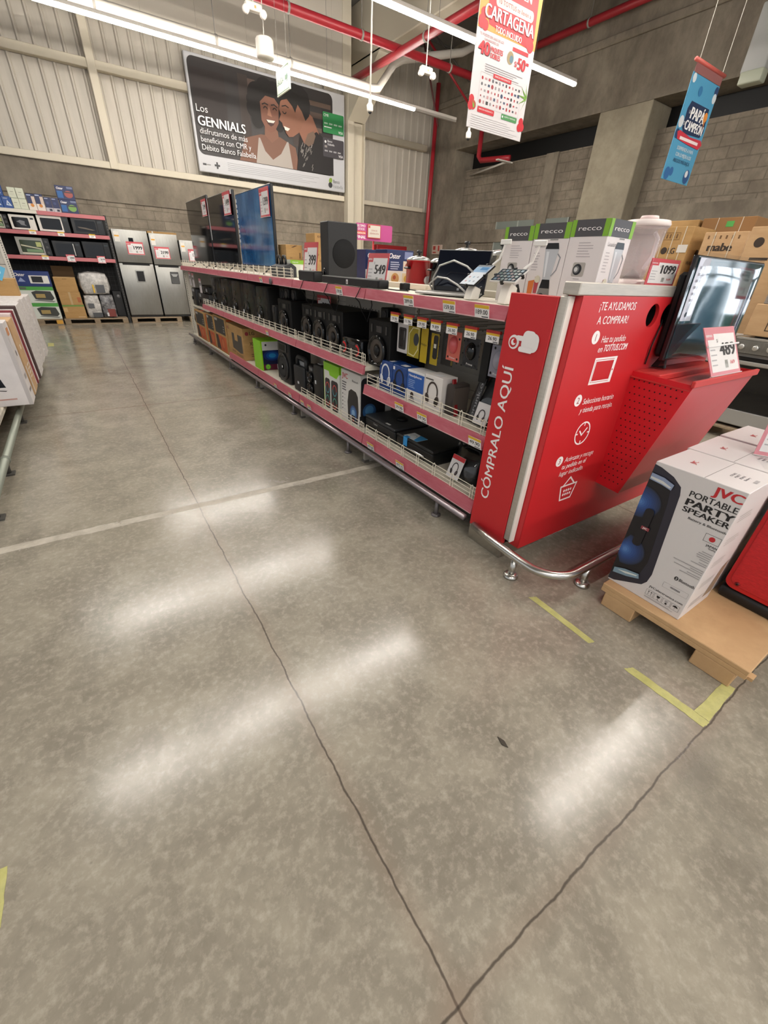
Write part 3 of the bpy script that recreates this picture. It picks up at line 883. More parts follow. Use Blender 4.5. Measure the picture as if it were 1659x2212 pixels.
ordw = ['the bay next to the red kiosk', 'the second bay from the red kiosk', 'the third bay from the red kiosk', 'the fourth bay, behind the lime green box', 'the bay holding the bronze carton', 'the last bay, beside the refrigerators']
BAYS = []
for k in range(6):
    y0 = 1.54 + 1.38 * k; y1 = y0 + 1.38
    loc = (2.29, (y0 + y1) / 2, 0)
    t = thing('gondola_shelf', 'white double-sided shop shelving with pink price strips, ' + ordw[k], 'shelf unit', loc, 0, 'gondola bays in a row')
    BAYS.append((y0, y1))
    mb = W(loc); mb.box((2.28, y0 + 0.002, 0.05), (2.31, y1 - 0.002, 1.325), PEG)
    for j in range(5):
        mb.box((2.276, y0 + 0.002, 0.3 + j * 0.22), (2.28, y1 - 0.002, 0.304 + j * 0.22), C('8f8a83'))
    mb.build('back_panel', t)
    for yy in ((y0, y1) if k == 5 else (y0,)):
        mb = W(loc); mb.box((2.265, yy - 0.015 + (0.018 if yy == y0 else -0.005), 0), (2.325, yy + 0.015 + (0.018 if yy == y0 else -0.005), 1.335), CRE)
        for j in range(40):
            mb.box((2.263, yy + 0.006, 0.12 + j * 0.03), (2.2655, yy + 0.012, 0.135 + j * 0.03), C('4a4744'))
        mb.build('upright', t)
    low = k >= 4
    zb = 0.165 if low else 0.245
    shelf(t, loc, 'base_shelf', y0, y1, zb, None if low else (zb - 0.078, zb + 0.004), k in (0, 1))
    mb = W(loc); mb.box((1.86, y0 + 0.01, 0.09), (2.28, y1 - 0.01, zb - 0.04), C('57534f', 0.7)); mb.box((2.31, y0 + 0.01, 0.03), (2.8, y1 - 0.01, 0.18), CRE); mb.build('plinth', t)
    mb = W(loc); mb.box((1.76, y1 - 0.05, 0.0), (2.8, y1 - 0.02, 0.1), C('8e8983', 0.5)); mb.box((1.75, y1 - 0.06, 0.0), (1.8, y1 - 0.01, 0.02), C('55514d')); mb.build('foot', t)
    if k == 0:
        shelf(t, loc, 'middle_shelf', y0, y1, 0.672, (0.605, 0.677), True)
    elif k < 5:
        shelf(t, loc, 'middle_shelf', y0, y1, 0.812, (0.752, 0.816), True)
    else:
        shelf(t, loc, 'middle_shelf', y0, y1, 0.70, None, False, 0.42, 1.87)
    shelf(t, loc, 'top_shelf', y0, y1, 1.36, (1.298, 1.364), k >= 2, 0.53)
    mb = W(loc); mb.box((2.305, y0 + 0.004, 1.32), (2.82, y1 - 0.004, 1.36), CRE, 0.003); mb.box((2.33, y0 + 0.01, 1.36), (2.38, y1 - 0.01, 1.40), CRE, 0.004); mb.build('rear_top_shelf', t)
    if k == 5:
        mb = W(loc); mb.box((1.80, y1 - 0.004, 0.03), (2.28, y1 + 0.02, 1.42), C('d8d2c4', 0.5), 0.004)
        for j in range(44):
            mb.box((1.81, y1 - 0.008, 0.1 + j * 0.03), (1.822, y1 - 0.003, 0.115 + j * 0.03), C('6a6660'))
        mb.build('end_panel', t)
    if k in (0, 1):
        mb = W(loc); mb.box((2.255, y0 + 0.35, 0.86), (2.28, y0 + 1.2, 1.3), C('a9a39a', 0.6))
        for j in range(14):
            for i in range(5):
                mb.box((2.252, y0 + 0.4 + j * 0.055, 0.9 + i * 0.085), (2.256, y0 + 0.41 + j * 0.055, 0.91 + i * 0.085), C('3a3733'))
        mb.build('pegboard', t)

t = thing('bumper_rail', 'grey steel floor rail running along the foot of the gondola shelving', 'rail', (1.725, 5.6, 0))
mb = W((1.725, 5.6, 0)); mb.tube([(1.725, 1.56, 0.138), (1.725, 9.9, 0.138)], 0.022, C('8b8285', 0.25, 0.6), 12); mb.build('tube', t)
for k in range(7):
    mb = W((1.725, 5.6, 0)); yy = 1.85 + k * 1.29
    mb.tube([(1.74, yy, 0), (1.74, yy, 0.12)], 0.015, C('777273', 0.4, 0.5), 8); mb.lathe([(0.035, 0), (0.035, 0.008), (0.018, 0.015)], C('6b6667', 0.4, 0.5), (1.74, yy, 0), 12); mb.build('foot', t)

# ------------------------------------------------------------------ ordering kiosk
KB = (2.5, 1.35, 0)
kio = thing('order_kiosk', 'red ordering kiosk closing the end of the gondola shelving', 'kiosk', KB)
WT = C('eeeaea', 0.5)
mb = W(KB)
mb.box((1.745, 1.258, 0.107), (1.775, 1.532, 1.428), RED, 0.003)
F = Face(mb, (1.745, 1.532, 0.107), (0, -1, 0), (0, 0, 1), 0.0008)
F.text('CÓMPRALO AQUÍ', 0.107, 0.225, 0.060, WT, 1, 'l', 0.012, 0.765, 0, math.pi / 2)
F.disc(0.075, 1.107, 0.033, WT, 1); F.disc(0.072, 1.105, 0.023, RED, 2); F.disc(0.075, 1.107, 0.015, WT, 3); F.disc(0.083, 1.112, 0.010, RED, 4)
F.rrect(0.125, 1.075, 0.225, 1.16, 0.03, WT, 5); F.rrect(0.088, 1.118, 0.165, 1.141, 0.011, WT, 6); F.rrect(0.13, 1.095, 0.205, 1.168, 0.025, WT, 7); F.rrect(0.115, 1.07, 0.2, 1.094, 0.011, WT, 8)
mb.build('side_panel', kio)
mb = W(KB); mb.box((1.748, 1.214, 0.15), (1.79, 1.256, 1.432), ALU, 0.006, 2); mb.box((1.747, 1.206, 0.15), (1.785, 1.214, 1.432), C('e3ded8', 0.4)); mb.build('corner_profile', kio)
mb = W(KB)
mb.box((1.747, 1.258, 0), (1.77, 1.53, 0.107), STEEL, 0.002); mb.box((1.77, 1.258, 0), (2.8, 1.53, 0.107), STEEL)
mb.build('steel_plinth', kio)
# red body: a front sheet with two round holes, hollow behind
mb = W(KB)
bmx = bmesh.new()
def loop(pts):
    vs = [bmx.verts.new(p) for p in pts]
    return [bmx.edges.new((vs[i], vs[(i + 1) % len(vs)])) for i in range(len(vs))]
X1 = 3.3
eds = loop([(1.79, 1.172, 0.112), (X1, 1.172, 0.112), (X1, 1.172, 1.437), (1.79, 1.172, 1.437)])
for hx in (2.425, 2.572):
    eds += loop([(hx + 0.055 * math.cos(i * math.pi / 16), 1.172, 1.352 + 0.055 * math.sin(i * math.pi / 16)) for i in range(32)])
bmesh.ops.triangle_fill(bmx, use_beauty=True, edges=eds, normal=(0, -1, 0))
mb.bm(bmx, RED)
for hx in (2.425, 2.572):
    ring = []
    for d in (1.172, 1.19):
        ring += [(hx + 0.055 * math.cos(i * math.pi / 16), d, 1.352 + 0.055 * math.sin(i * math.pi / 16)) for i in range(32)]
    mb.add(ring, [(i, (i + 1) % 32, 32 + (i + 1) % 32, 32 + i) for i in range(32)], RED)
mb.box((1.79, 1.174, 0.112), (1.80, 1.245, 1.437), RED); mb.box((X1 - 0.01, 1.174, 0.112), (X1, 1.245, 1.437), RED)
mb.box((1.80, 1.24, 0.112), (X1 - 0.01, 1.25, 1.437), C('1a1012', 0.7)); mb.box((1.80, 1.174, 0.108), (X1 - 0.01, 1.245, 0.114), RED)  # near-black back sheet paints the shade seen through the round holes
F = Face(mb, (1.79, 1.172, 0), (1, 0, 0), (0, 0, 1), 0.0008)
F.text('¡TE AYUDAMOS', 0.145, 1.380, 0.034, WT, 1, 'l', 0.008, 0.30); F.text('A COMPRAR!', 0.155, 1.322, 0.034, WT, 1, 'l', 0.008, 0.255)
for (ca, cb, dg) in ((0.18, 1.265, '1'), (0.185, 0.968, '2'), (0.175, 0.635, '3')):
    F.disc(ca, cb, 0.030, WT, 1); F.text(dg, ca, cb - 0.016, 0.032, C('9a3a3e'), 2, 'c')
SH = 0.18
F.text('Haz tu pedido', 0.235, 1.240, 0.030, WT, 1, 'l', 0.004, 0.21, SH); F.text('en', 0.23, 1.196, 0.030, WT, 1, 'l', 0.004, 0.035, SH); F.text('TOTTUS.COM', 0.278, 1.198, 0.031, WT, 1, 'l', 0.03, 0.205, SH)
F.stroke([(0.235, 1.045), (0.42, 1.045), (0.42, 1.165), (0.235, 1.165)], 0.009, WT, 1, True); F.stroke([(0.245, 1.055), (0.41, 1.055), (0.41, 1.155), (0.245, 1.155)], 0.006, WT, 1, True); F.rect(0.40, 1.045, 0.415, 1.165, WT, 2); F.disc(0.408, 1.105, 0.005, RED, 3)
F.text('Selecciona horario', 0.232, 0.942, 0.030, WT, 1, 'l', 0.004, 0.28, SH); F.text('y tienda para recojo.', 0.226, 0.897, 0.030, WT, 1, 'l', 0.004, 0.30, SH)
F.arc(0.315, 0.775, 0.062, 0, 360, 0.008, WT, 1, 28); F.stroke([(0.285, 0.79), (0.31, 0.765), (0.345, 0.8)], 0.009, WT, 1)
for k in range(4):
    ag = k * math.pi / 2; F.stroke([(0.315 + 0.045 * math.cos(ag), 0.775 + 0.045 * math.sin(ag)), (0.315 + 0.055 * math.cos(ag), 0.775 + 0.055 * math.sin(ag))], 0.007, WT, 1)
F.text('Acércate y recoge', 0.222, 0.62, 0.030, WT, 1, 'l', 0.004, 0.27, SH); F.text('tu pedido en el', 0.215, 0.578, 0.030, WT, 1, 'l', 0.004, 0.225, SH); F.text('lugar indicado.', 0.208, 0.535, 0.030, WT, 1, 'l', 0.004, 0.225, SH)
F.stroke([(0.265, 0.455), (0.415, 0.455), (0.39, 0.36), (0.29, 0.36)], 0.010, WT, 1, True); F.stroke([(0.29, 0.46), (0.335, 0.505), (0.385, 0.46)], 0.010, WT, 1)
for i in range(4):
    for j in range(2):
        F.rrect(0.302 + i * 0.021, 0.385 + j * 0.026, 0.316 + i * 0.021, 0.402 + j * 0.026, 0.005, WT, 1, 3)
mb.build('body', kio)
mb = W(KB); mb.box((1.748, 1.168, 1.437), (X1 + 0.01, 1.25, 1.487), ALU, 0.004); mb.build('aluminium_band', kio)
mb = W(KB); mb.box((1.775, 1.25, 1.325), (2.82, 1.535, 1.362), CRE, 0.003); mb.build('deck', kio)
mb = W(KB); mb.box((1.8, 1.255, 0.112), (2.8, 1.52, 1.325), C('a8a29a', 0.6)); mb.build('inner_frame', kio)
# perforated tray on the front
mb = W(KB)
A = (2.42, 1.172, 1.08); B = (2.43, 1.172, 0.40); Cc = (2.41, 0.855, 1.07); D = (2.43, 1.02, 0.39); E_ = (3.2, 0.86, 1.085); F_ = (3.2, 1.02, 0.39); G_ = (3.2, 1.172, 1.08); H_ = (3.2, 1.172, 0.40)
def sheet(mb, pts, m, th=0.006):
    p = [Vector(q) for q in pts]; n = (p[1] - p[0]).cross(p[2] - p[0]).normalized() * th
    k = len(p)
    mb.add([q[:] for q in p] + [(q - n)[:] for q in p], [tuple(range(k)), tuple(range(2 * k - 1, k - 1, -1))] + [((i + 1) % k, i, k + i, k + (i + 1) % k) for i in range(k)], m)
sheet(mb, [B, D, Cc, A], C('cf1f2a', 0.4))  # brighter red than the front sheet: light on this side put into colour
sheet(mb, [D, F_, E_, Cc], C('b8303a', 0.35))
sheet(mb, [F_, H_, G_, E_], C('b3121c', 0.4))
sheet(mb, [B, H_, F_, D], C('b3121c', 0.4))
sheet(mb, [(2.41, 1.172, 1.055), (2.41, 0.862, 1.045), (3.2, 0.868, 1.06), (3.2, 1.172, 1.055)], C('c23a38', 0.4))
mb.box((2.42, 1.03, 1.055), (3.2, 1.165, 1.085), C('c23a38', 0.4), 0.004)
mb.box((2.40, 0.85, 1.06), (3.21, 0.868, 1.092), C('c23a38', 0.4), 0.003)
p0 = Vector(A); ux = (Vector(Cc) - p0); uz = Vector(B) - p0
for j in range(17):
    tz = 0.055 + j * 0.054
    wfrac = 0.317 - (0.317 - 0.152) * tz
    for i in range(11):
        a_ = 0.025 + i * 0.028 + (0.014 if j % 2 else 0)
        if a_ > wfrac - 0.02:
            continue
        c = p0 + uz * tz + ux.normalized() * a_ + Vector((-0.0065, 0, 0))
        Face(mb, c[:], (0, -1, 0), (0, 0, 1), 0.0006).disc(0, 0, 0.0042, C('2a0508', 0.7), 1, 8)
mb.build('perforated_tray', kio)

t = thing('guard_rail', 'curved stainless steel guard rail on two posts in front of the red kiosk', 'guard rail', (1.8, 1.0, 0))
mb = W((1.8, 1.0, 0))
pts = [(1.715, 1.47, 0.135), (1.69, 1.3, 0.135), (1.68, 1.06, 0.135)]
for i in range(1, 9):
    ag = math.pi + (math.pi / 2) * i / 8
    pts.append((1.86 + 0.18 * math.cos(ag), 1.02 + 0.18 * math.sin(ag), 0.135))
pts += [(2.1, 0.84, 0.135), (2.9, 0.84, 0.135)]
mb.tube(pts, 0.024, STEEL, 14); mb.build('tube', t)
for (px, py) in ((1.68, 1.10), (1.985, 0.84), (2.85, 0.84)):
    mb = W((1.8, 1.0, 0)); mb.tube([(px, py, 0), (px, py, 0.12)], 0.02, STEEL, 12); mb.lathe([(0.043, 0), (0.043, 0.01), (0.034, 0.022), (0.02, 0.026)], STEEL, (px, py, 0), 18); mb.build('post', t)

# ------------------------------------------------------------------ price signs and shelf price labels
NUM = C('2b2a2d', 0.6); SR = C('d0515a', 0.5); SRL = C('d98a94', 0.5)
def sign_face(F, w, h, price, land=False, fr=None):
    fr = fr or SR
    F.rect(0, 0, w, h, fr, 1)
    F.rect(w * 0.06, h * 0.07, w * 0.95, h * 0.86, PAPER, 2)
    F.rect(0, h * 0.74, w * 0.26, h * 0.97, fr, 3)
    F.text('uno', w * 0.03, h * 0.8, h * 0.07, PAPER, 4, 'l', 0.03, w * 0.18)
    F.text('S/', w * 0.33, h * 0.68, h * 0.07, NUM, 3, 'l', 0, w * 0.05)
    if land:
        F.text(price, w * 0.4, h * 0.45, h * 0.33, NUM, 3, 'l', 0.05, w * 0.5)
    else:
        F.text(price, w * 0.4, h * 0.4, h * 0.27, NUM, 3, 'l', 0.05, w * 0.5)
    F.lines(w * 0.09, h * 0.2, w * 0.3, h * 0.62, 4, C('b0aeb2'), 3, 0.25)
    F.rect(w * 0.5, h * 0.13, w * 0.6, h * 0.3, C('a5a5a0'), 3); F.text('12', w * 0.55, h * 0.22, h * 0.06, NUM, 4, 'c')
    F.text('169', w * 0.76, h * 0.2, h * 0.08, SR, 3, 'c', 0.03, w * 0.14)
def price_sign(name_label, price, loc, w, h, rz=0.0, tilt=0.0, land=False, foot=True, fr=None):
    t = thing('price_sign', name_label, 'price sign', loc, rz)
    Tm = Matrix.Rotation(-tilt, 4, 'X')
    mb = MB(); mb.T = Tm
    mb.box((-w / 2, 0, 0), (w / 2, 0.003, h), fr or SR)
    sign_face(Face(mb, (-w / 2, 0, 0), (1, 0, 0), (0, 0, 1), 0.0006), w, h, price, land, fr)
    mb.build('printed_sheet', t)
    mb = MB(); mb.T = Tm
    mb.box((-w / 2 - 0.004, -0.006, -0.002), (w / 2 + 0.004, -0.005, h + 0.004), ACRYL)
    if foot:
        mb.box((-w / 2 - 0.004, -0.006, -0.004), (w / 2 + 0.004, 0.006, 0.0), C('d8d0cf', 0.2))
    mb.build('clear_holder', t)
    return t
YEL = C('e0b431', 0.5)
def price_label(text, label, x, y, z, w=0.1, h=0.055, group=None, tilt=0.2):
    """paper label clipped on a price strip, facing the aisle; centre of its lower edge at (x, y, z)"""
    mb = MB(); mb.T = Matrix.Rotation(tilt, 4, 'X')
    mb.box((-w / 2, 0, 0), (w / 2, 0.0015, h), PAPER)
    F = Face(mb, (-w / 2, 0, 0), (1, 0, 0), (0, 0, 1), 0.0005)
    F.rect(0, h * 0.74, w, h, YEL, 1)
    F.text(text, w * 0.5, h * 0.28, h * 0.36, NUM, 1, 'c', 0.02, w * 0.8)
    F.lines(w * 0.5, h * 0.06, w * 0.95, h * 0.2, 1, C('55555a'), 1, 0.6, False)
    o = mb.build('price_label', None, (x, y, z), LEFT)
    return tag(o, label, 'price label', group)
for (tx, y, z, lab) in (('2899.00', 2.35, 1.297, 'yellow-topped price label reading 2899.00, under the laptop'), ('159.00', 1.96, 1.297, 'yellow-topped price label reading 159.00, under the white tablet'), ('189.00', 1.70, 1.297, 'yellow-topped price label reading 189.00, next to the red kiosk'), ('139.00', 3.29, 1.297, 'yellow-topped price label under the long soundbar on the top shelf edge'), ('99.00', 5.15, 1.297, 'small price label on the top shelf edge beside the black ring'),
                        ('79.90', 5.11, 0.752, 'small price label on the middle shelf edge above the bronze carton'), ('29.90', 2.38, 0.605, 'price label reading 29.90 under the blue headphone boxes'), ('59.90', 2.11, 0.605, 'price label reading 59.90 under the white headphone box'), ('49.90', 1.60, 0.605, 'price label reading 49.90 beside the red kiosk panel'),
                        ('399.00', 4.98, 0.167, 'price label on the bottom strip below the big round-woofer speaker'), ('299.00', 4.52, 0.167, 'price label on the bottom strip below the speaker with a carry handle'), ('199.00', 4.17, 0.167, 'price label on the bottom strip, left of the closely set pair'), ('249.00', 3.99, 0.167, 'price label on the bottom strip below the tall slim speaker'),
                        ('659.00', 2.75, 0.167, 'price label reading 659.00 under the grey printer'), ('475.15', 2.32, 0.167, 'price label reading 475.15 under the black printer')):
    price_label(tx, lab, 1.745 if z < 0.3 or z > 1 else 1.747, y, z, 0.105 if y < 3.5 else 0.085, 0.062 if y < 3.5 else 0.055)
mb = MB(); mb.lathe([(0.012, 0), (0.03, 0), (0.032, -0.012), (0.012, -0.014)], C('5b5759', 0.5), n=18, axis='x')
tag(mb.build('ring_plug', None, (1.748, 4.85, 1.325)), 'round grey plug stuck on the pink top shelf strip', 'plug')
# ================================================================== goods on the gondola shelving
def at(x, y0, y1, z):
    return (x, (y0 + y1) / 2, z)
TS = 1.3625                       # top shelf surface
SCRN = C('07090c', 0.06, 0, 0.8)
TFRM = C('0f0f11', 0.3)

def television(label, x, y0, y1, z, h, scr, group='televisions on the top shelf'):
    w = y1 - y0
    t = thing('television', label, 'television', at(x, y0, y1, z), LEFT, group)
    mb = MB(); mb.box((-w / 2, 0, 0.07), (w / 2, 0.035, 0.07 + h), TFRM, 0.006); mb.box((-w * 0.35, 0.035, 0.12), (w * 0.35, 0.075, 0.07 + h * 0.6), BLK, 0.01); mb.build('bezel', t)
    mb = MB(); mb.box((-w / 2 + 0.012, -0.002, 0.095), (w / 2 - 0.012, 0.002, 0.07 + h - 0.012), scr); mb.build('screen', t)
    for sx in (-1, 1):
        mb = MB(); mb.tube([(sx * w * 0.33, 0.02, 0.085), (sx * w * 0.36, -0.1, 0.008)], 0.008, BLK, 6); mb.tube([(sx * w * 0.33, 0.02, 0.085), (sx * w * 0.36, 0.14, 0.008)], 0.008, BLK, 6); mb.build('stand_foot', t)
    return t
television('black television farthest along the top shelf, price sign at its corner', 2.04, 8.3, 9.78, TS, 0.93, SCRN)
t = television('middle of three black televisions, glossy dark screen under a red price sign', 2.04, 6.89, 8.24, TS, 0.88, SCRN)
mb = MB(); mb.box((0.6, -0.004, 0.9), (0.66, -0.001, 0.945), C('d8d6d6')); mb.build('sticker', t)
mb = MB(); mb.box((-0.675, -0.004, 0.4), (-0.655, -0.001, 0.94), C('d8d6d6')); mb.build('edge_tape', t)
BLUEF = noisy('blue_screen_film', '123a66', '2d6ba0', scale=1.4, r0=0.05, r1=0.12, stretch=(1, 1, 0.6), c2='6f9fc4', scale2=3, fac2=0.35)
t = television('nearest television on the shelf, screen covered by wrinkled blue film', 2.04, 5.44, 6.75, TS, 0.81, BLUEF)
mb = MB()
for k in range(9):
    mb.box((-0.64, -0.0035, 0.35 + k * 0.055), (-0.61, -0.001, 0.385 + k * 0.055), C('b9c4cf'))
mb.build('edge_sticker', t)
price_sign('red-edged price sign reading 2199 on the farthest television', '2199', at(2.02, 8.24, 8.6, 2.09), 0.3, 0.22, LEFT)
price_sign('red-edged price sign reading 1499 on the middle television', '1499', at(2.02, 6.93, 7.3, 2.04), 0.34, 0.26, LEFT)
price_sign('red-edged price sign reading 1399 on the blue-filmed television', '1399', at(2.02, 5.46, 5.76, 1.945), 0.3, 0.27, LEFT)
price_sign('upright price sign reading 399 behind the short black soundbar', '399', at(2.0, 4.25, 4.6, TS + 0.005), 0.32, 0.32, LEFT, 0.12)
price_sign('price sign reading 549 leaning behind the long soundbar', '549', at(1.96, 2.96, 3.26, TS + 0.005), 0.29, 0.23, LEFT, 0.15)

# headset dock, soundbars, subwoofer, adapter
t = thing('headset_dock', 'dark grey charging dock holding two headsets, in front of the blue television', 'electronics', at(1.96, 5.02, 5.4, TS), LEFT)
mb = MB(); mb.prism([(0, 0), (0.16, 0), (0.16, 0.1), (0.1, 0.14), (0, 0.1)], 'x', -0.19, 0.19, C('2b2c2f', 0.5), 0.008); mb.build('base', t)
for sx in (-0.08, 0.08):
    mb = MB(); mb.tube([(sx - 0.05, 0.06, 0.12), (sx - 0.05, 0.06, 0.17), (sx - 0.025, 0.06, 0.2), (sx + 0.025, 0.06, 0.2), (sx + 0.05, 0.06, 0.17), (sx + 0.05, 0.06, 0.12)], 0.014, BLKS, 8); mb.build('headset', t)
mb = MB(); mb.box((-0.05, -0.002, 0.04), (0.03, 0.001, 0.09), C('55575b', 0.3)); mb.build('panel', t)
t = thing('soundbar', 'short black soundbar at the end of the white wire fence', 'soundbar', at(1.82, 3.92, 4.28, TS), LEFT)
mb = MB(); mb.box((-0.18, 0, 0), (0.18, 0.1, 0.085), BLK, 0.012, 2); mb.build('cabinet', t)
mb = MB(); mb.box((-0.165, -0.002, 0.008), (0.165, 0.004, 0.076), C('1a1a1b', 0.8)); mb.build('grille', t)
t = thing('subwoofer', 'tall black subwoofer standing behind the long soundbar', 'subwoofer', (2.08, 3.85, TS), -0.06)
mb = MB(); mb.box((-0.145, 0, 0.01), (0.145, 0.17, 0.465), C('1c1c1e', 0.55), 0.006); mb.build('cabinet', t)
mb = MB(); mb.lathe([(0.108, -0.006), (0.112, 0.0), (0.1, 0.004)], C('111113', 0.85), (0.01, 0, 0.23), 40, 'y'); mb.build('driver_grille', t)
mb = MB(); mb.lathe([(0.0, -0.01), (0.03, -0.006), (0.04, 0.002)], BLKG, (0, 0, 0), 16, 'y')
mb.T = Matrix(); mb.build('port', t, (-0.146, 0.09, 0.08), -math.pi / 2)
for sx in (-0.12, 0.12):
    mb = MB(); mb.box((sx - 0.02, 0.03, 0), (sx + 0.02, 0.14, 0.012), BLK); mb.build('foot', t)
t = thing('soundbar', 'long black soundbar lying along the front edge of the top shelf', 'soundbar', at(1.815, 2.82, 3.76, TS), LEFT)
mb = MB(); mb.box((-0.47, 0, 0.004), (0.47, 0.09, 0.062), BLK, 0.012, 2); mb.build('cabinet', t)
mb = MB(); mb.box((-0.455, -0.0025, 0.01), (0.455, 0.003, 0.054), C('1b1b1c', 0.85))
F = Face(mb, (-0.47, -0.0027, 0), (1, 0, 0), (0, 0, 1)); F.rect(0.455, 0.014, 0.485, 0.046, C('d8d8d8')); F.text('JBL', 0.47, 0.02, 0.014, C('1b1b1c'), 2, 'c', 0.02, 0.022); mb.build('grille', t)
mb = MB(); mb.box((-0.03, -0.03, 0), (0.03, 0.03, 0.05), BLK, 0.006)
t = mb.build('power_adapter', None, (2.03, 2.8, TS)); tag(t, 'small black cube power adapter on the white top shelf', 'adapter')
mb = MB(); mb.tube([(1.9, 2.84, 1.40), (1.88, 2.8, 1.37), (1.9, 2.72, 1.368), (1.97, 2.68, 1.367), (2.02, 2.74, 1.367), (2.03, 2.77, 1.372)], 0.004, BLK, 6); mb.tube([(2.04, 2.77, 1.372), (2.1, 2.7, 1.367), (2.06, 2.6, 1.367), (2.12, 2.5, 1.367), (2.1, 2.42, 1.367)], 0.004, BLK, 6)
tag(mb.build('power_cable'), 'thin black cable wandering over the shelf beside the adapter cube', 'cable')
mb = MB()
for (yy, s_) in ((4.02, 0.0), (3.52, 0.01), (2.98, 0.0)):
    mb.tube([(1.83, yy, 1.37), (1.762, yy + 0.01, 1.37), (1.752, yy + 0.03, 1.33), (1.742, yy + 0.05, 1.296), (1.78, yy + 0.06, 1.27), (1.82, yy + 0.08, 1.2), (1.84, yy + 0.03, 1.13), (1.86, yy, 1.25), (1.85, yy, 1.3)], 0.0035, BLK, 5)
tag(mb.build('dangling_cable'), 'black cables hanging over the pink top shelf edge below the soundbars', 'cable')

# boxes and pots on the rear half of the top shelf
def oster_box(loc, w, h, d, label, rz=0.0, group='blue kitchen appliance boxes on the top shelf'):
    t = thing('appliance_box', label, 'box', loc, rz, group)
    mb = MB(); mb.box((-w / 2, 0, 0), (w / 2, d, h), C('1d2b58', 0.45), 0.002)
    F = front(mb, w, h)
    F.rect(0, 0, w, h * 0.42, C('d8d4d0', 0.5), 1); F.rect(w * 0.66, h * 0.76, w * 0.97, h * 0.96, C('7d87ad'), 1)
    F.text('Oster', w * 0.08, h * 0.76, h * 0.14, WT, 2, 'l', 0.03, w * 0.42, 0.2)
    F.rect(w * 0.62, h * 0.4, w * 0.95, h * 0.7, C('d9c9b4'), 2); F.disc(w * 0.78, h * 0.56, w * 0.09, C('a8553f'), 3); F.disc(w * 0.86, h * 0.5, w * 0.05, C('59243a'), 3)
    F.rect(w * 0.12, h * 0.06, w * 0.55, h * 0.38, C('e0d6c2'), 2); F.disc(w * 0.33, h * 0.2, w * 0.15, C('c9995c'), 3); F.disc(w * 0.3, h * 0.23, w * 0.06, C('a8502f'), 4)
    F.rect(w * 0.6, h * 0.06, w * 0.95, h * 0.36, C('d8c49c'), 2); F.disc(w * 0.77, h * 0.2, w * 0.1, C('c79a2f'), 3)
    F.lines(w * 0.14, h * 0.46, w * 0.52, h * 0.7, 4, C('aab0c6'), 2, 0.5)
    mb.build('carton', t)
    return t
oster_box((2.575, 3.65, TS), 0.3, 0.285, 0.2, 'navy appliance box with food pictures beside the red cooking pot')
oster_box((2.56, 4.0, TS), 0.3, 0.285, 0.2, 'navy appliance box half hidden behind the one with food pictures')
def pot(loc, r, h, m, label, dial=True):
    t = thing('cooking_pot', label, 'pot', loc)
    mb = MB(); mb.lathe([(r * 0.92, 0), (r, 0.012), (r, h), (r * 1.03, h), (r * 1.03, h + 0.006)], m, n=32); mb.build('body', t)
    mb = MB(); mb.lathe([(r * 1.03, h + 0.006), (r * 1.04, h + 0.014), (r * 0.7, h + 0.034), (r * 0.2, h + 0.044)], C('b9b9b6', 0.2, 0.7), n=32); mb.build('lid', t)
    mb = MB(); mb.lathe([(0.012, h + 0.04), (0.012, h + 0.06), (0.026, h + 0.066), (0.02, h + 0.084)], BLKS, n=16); mb.build('knob', t)
    for sx in (-1, 1):
        mb = MB(); mb.box((sx * (r + 0.015) - 0.02, -0.03, h * 0.7), (sx * (r + 0.015) + 0.02, 0.03, h * 0.78), BLKS, 0.006); mb.build('handle', t)
    if dial:
        mb = MB(); mb.lathe([(0.032, -0.02), (0.032, 0.0)], C('cfcac8', 0.4), (r * 0.2, -r * 1.0, h * 0.3), 16, 'y'); mb.build('dial', t)
    return t
pot((2.57, 3.36, TS), 0.105, 0.2, C('a3131c', 0.18), 'glossy red cooking pot with a steel lid beside the navy box')
pot((2.62, 3.1, TS), 0.1, 0.19, C('151517', 0.15), 'glossy black cooking pot to the right of the red one')
pot((2.62, 2.82, TS), 0.105, 0.26, C('9c9c9a', 0.22, 0.8), 'steel pot whose lid shows above the laptop screen', False)
pot((2.68, 2.5, TS), 0.11, 0.25, C('b5b3af', 0.22, 0.8), 'tall ribbed steel pot between the laptop and the blender boxes', False)
# brown cartons behind the televisions
def krs(x0, y, z, w, h, label, txt='KHS'):
    mb = MB(); mb.box((-w / 2, 0, 0), (w / 2, 0.24, h), CARD, 0.003)
    F = front(mb, w, h); F.text(txt, w * 0.5, h * 0.82, 0.022, C('5c3f24'), 1, 'c', 0.03, w * 0.4)
    F.rect(w * 0.82, h * 0.12, w * 0.88, h * 0.5, C('5c3f24'), 1); F.lines(w * 0.2, h * 0.1, w * 0.4, h * 0.2, 2, C('6b4c2f'), 1)
    return tag(mb.build('carton', None, (x0 + w / 2, y, z)), label, 'box', 'brown cartons stacked behind the televisions')
yk = 5.05
krs(2.39, yk, TS, 0.11, 0.2, 'brown carton at the bottom left of the stack beside the subwoofer'); krs(2.51, yk, TS, 0.11, 0.2, 'brown carton at the bottom right of the stack beside the subwoofer')
krs(2.37, yk, TS + 0.2, 0.12, 0.24, 'tall brown carton, top left of the stack beside the subwoofer'); krs(2.5, yk, TS + 0.2, 0.12, 0.24, 'tall brown carton, top right of the stack beside the subwoofer')
krs(2.12, 5.3, TS + 0.17, 0.2, 0.15, 'low brown carton on top, just right of the blue television', '7'); krs(2.4, 5.32, TS, 0.26, 0.16, 'brown carton under the low one, mostly hidden by the 399 sign')
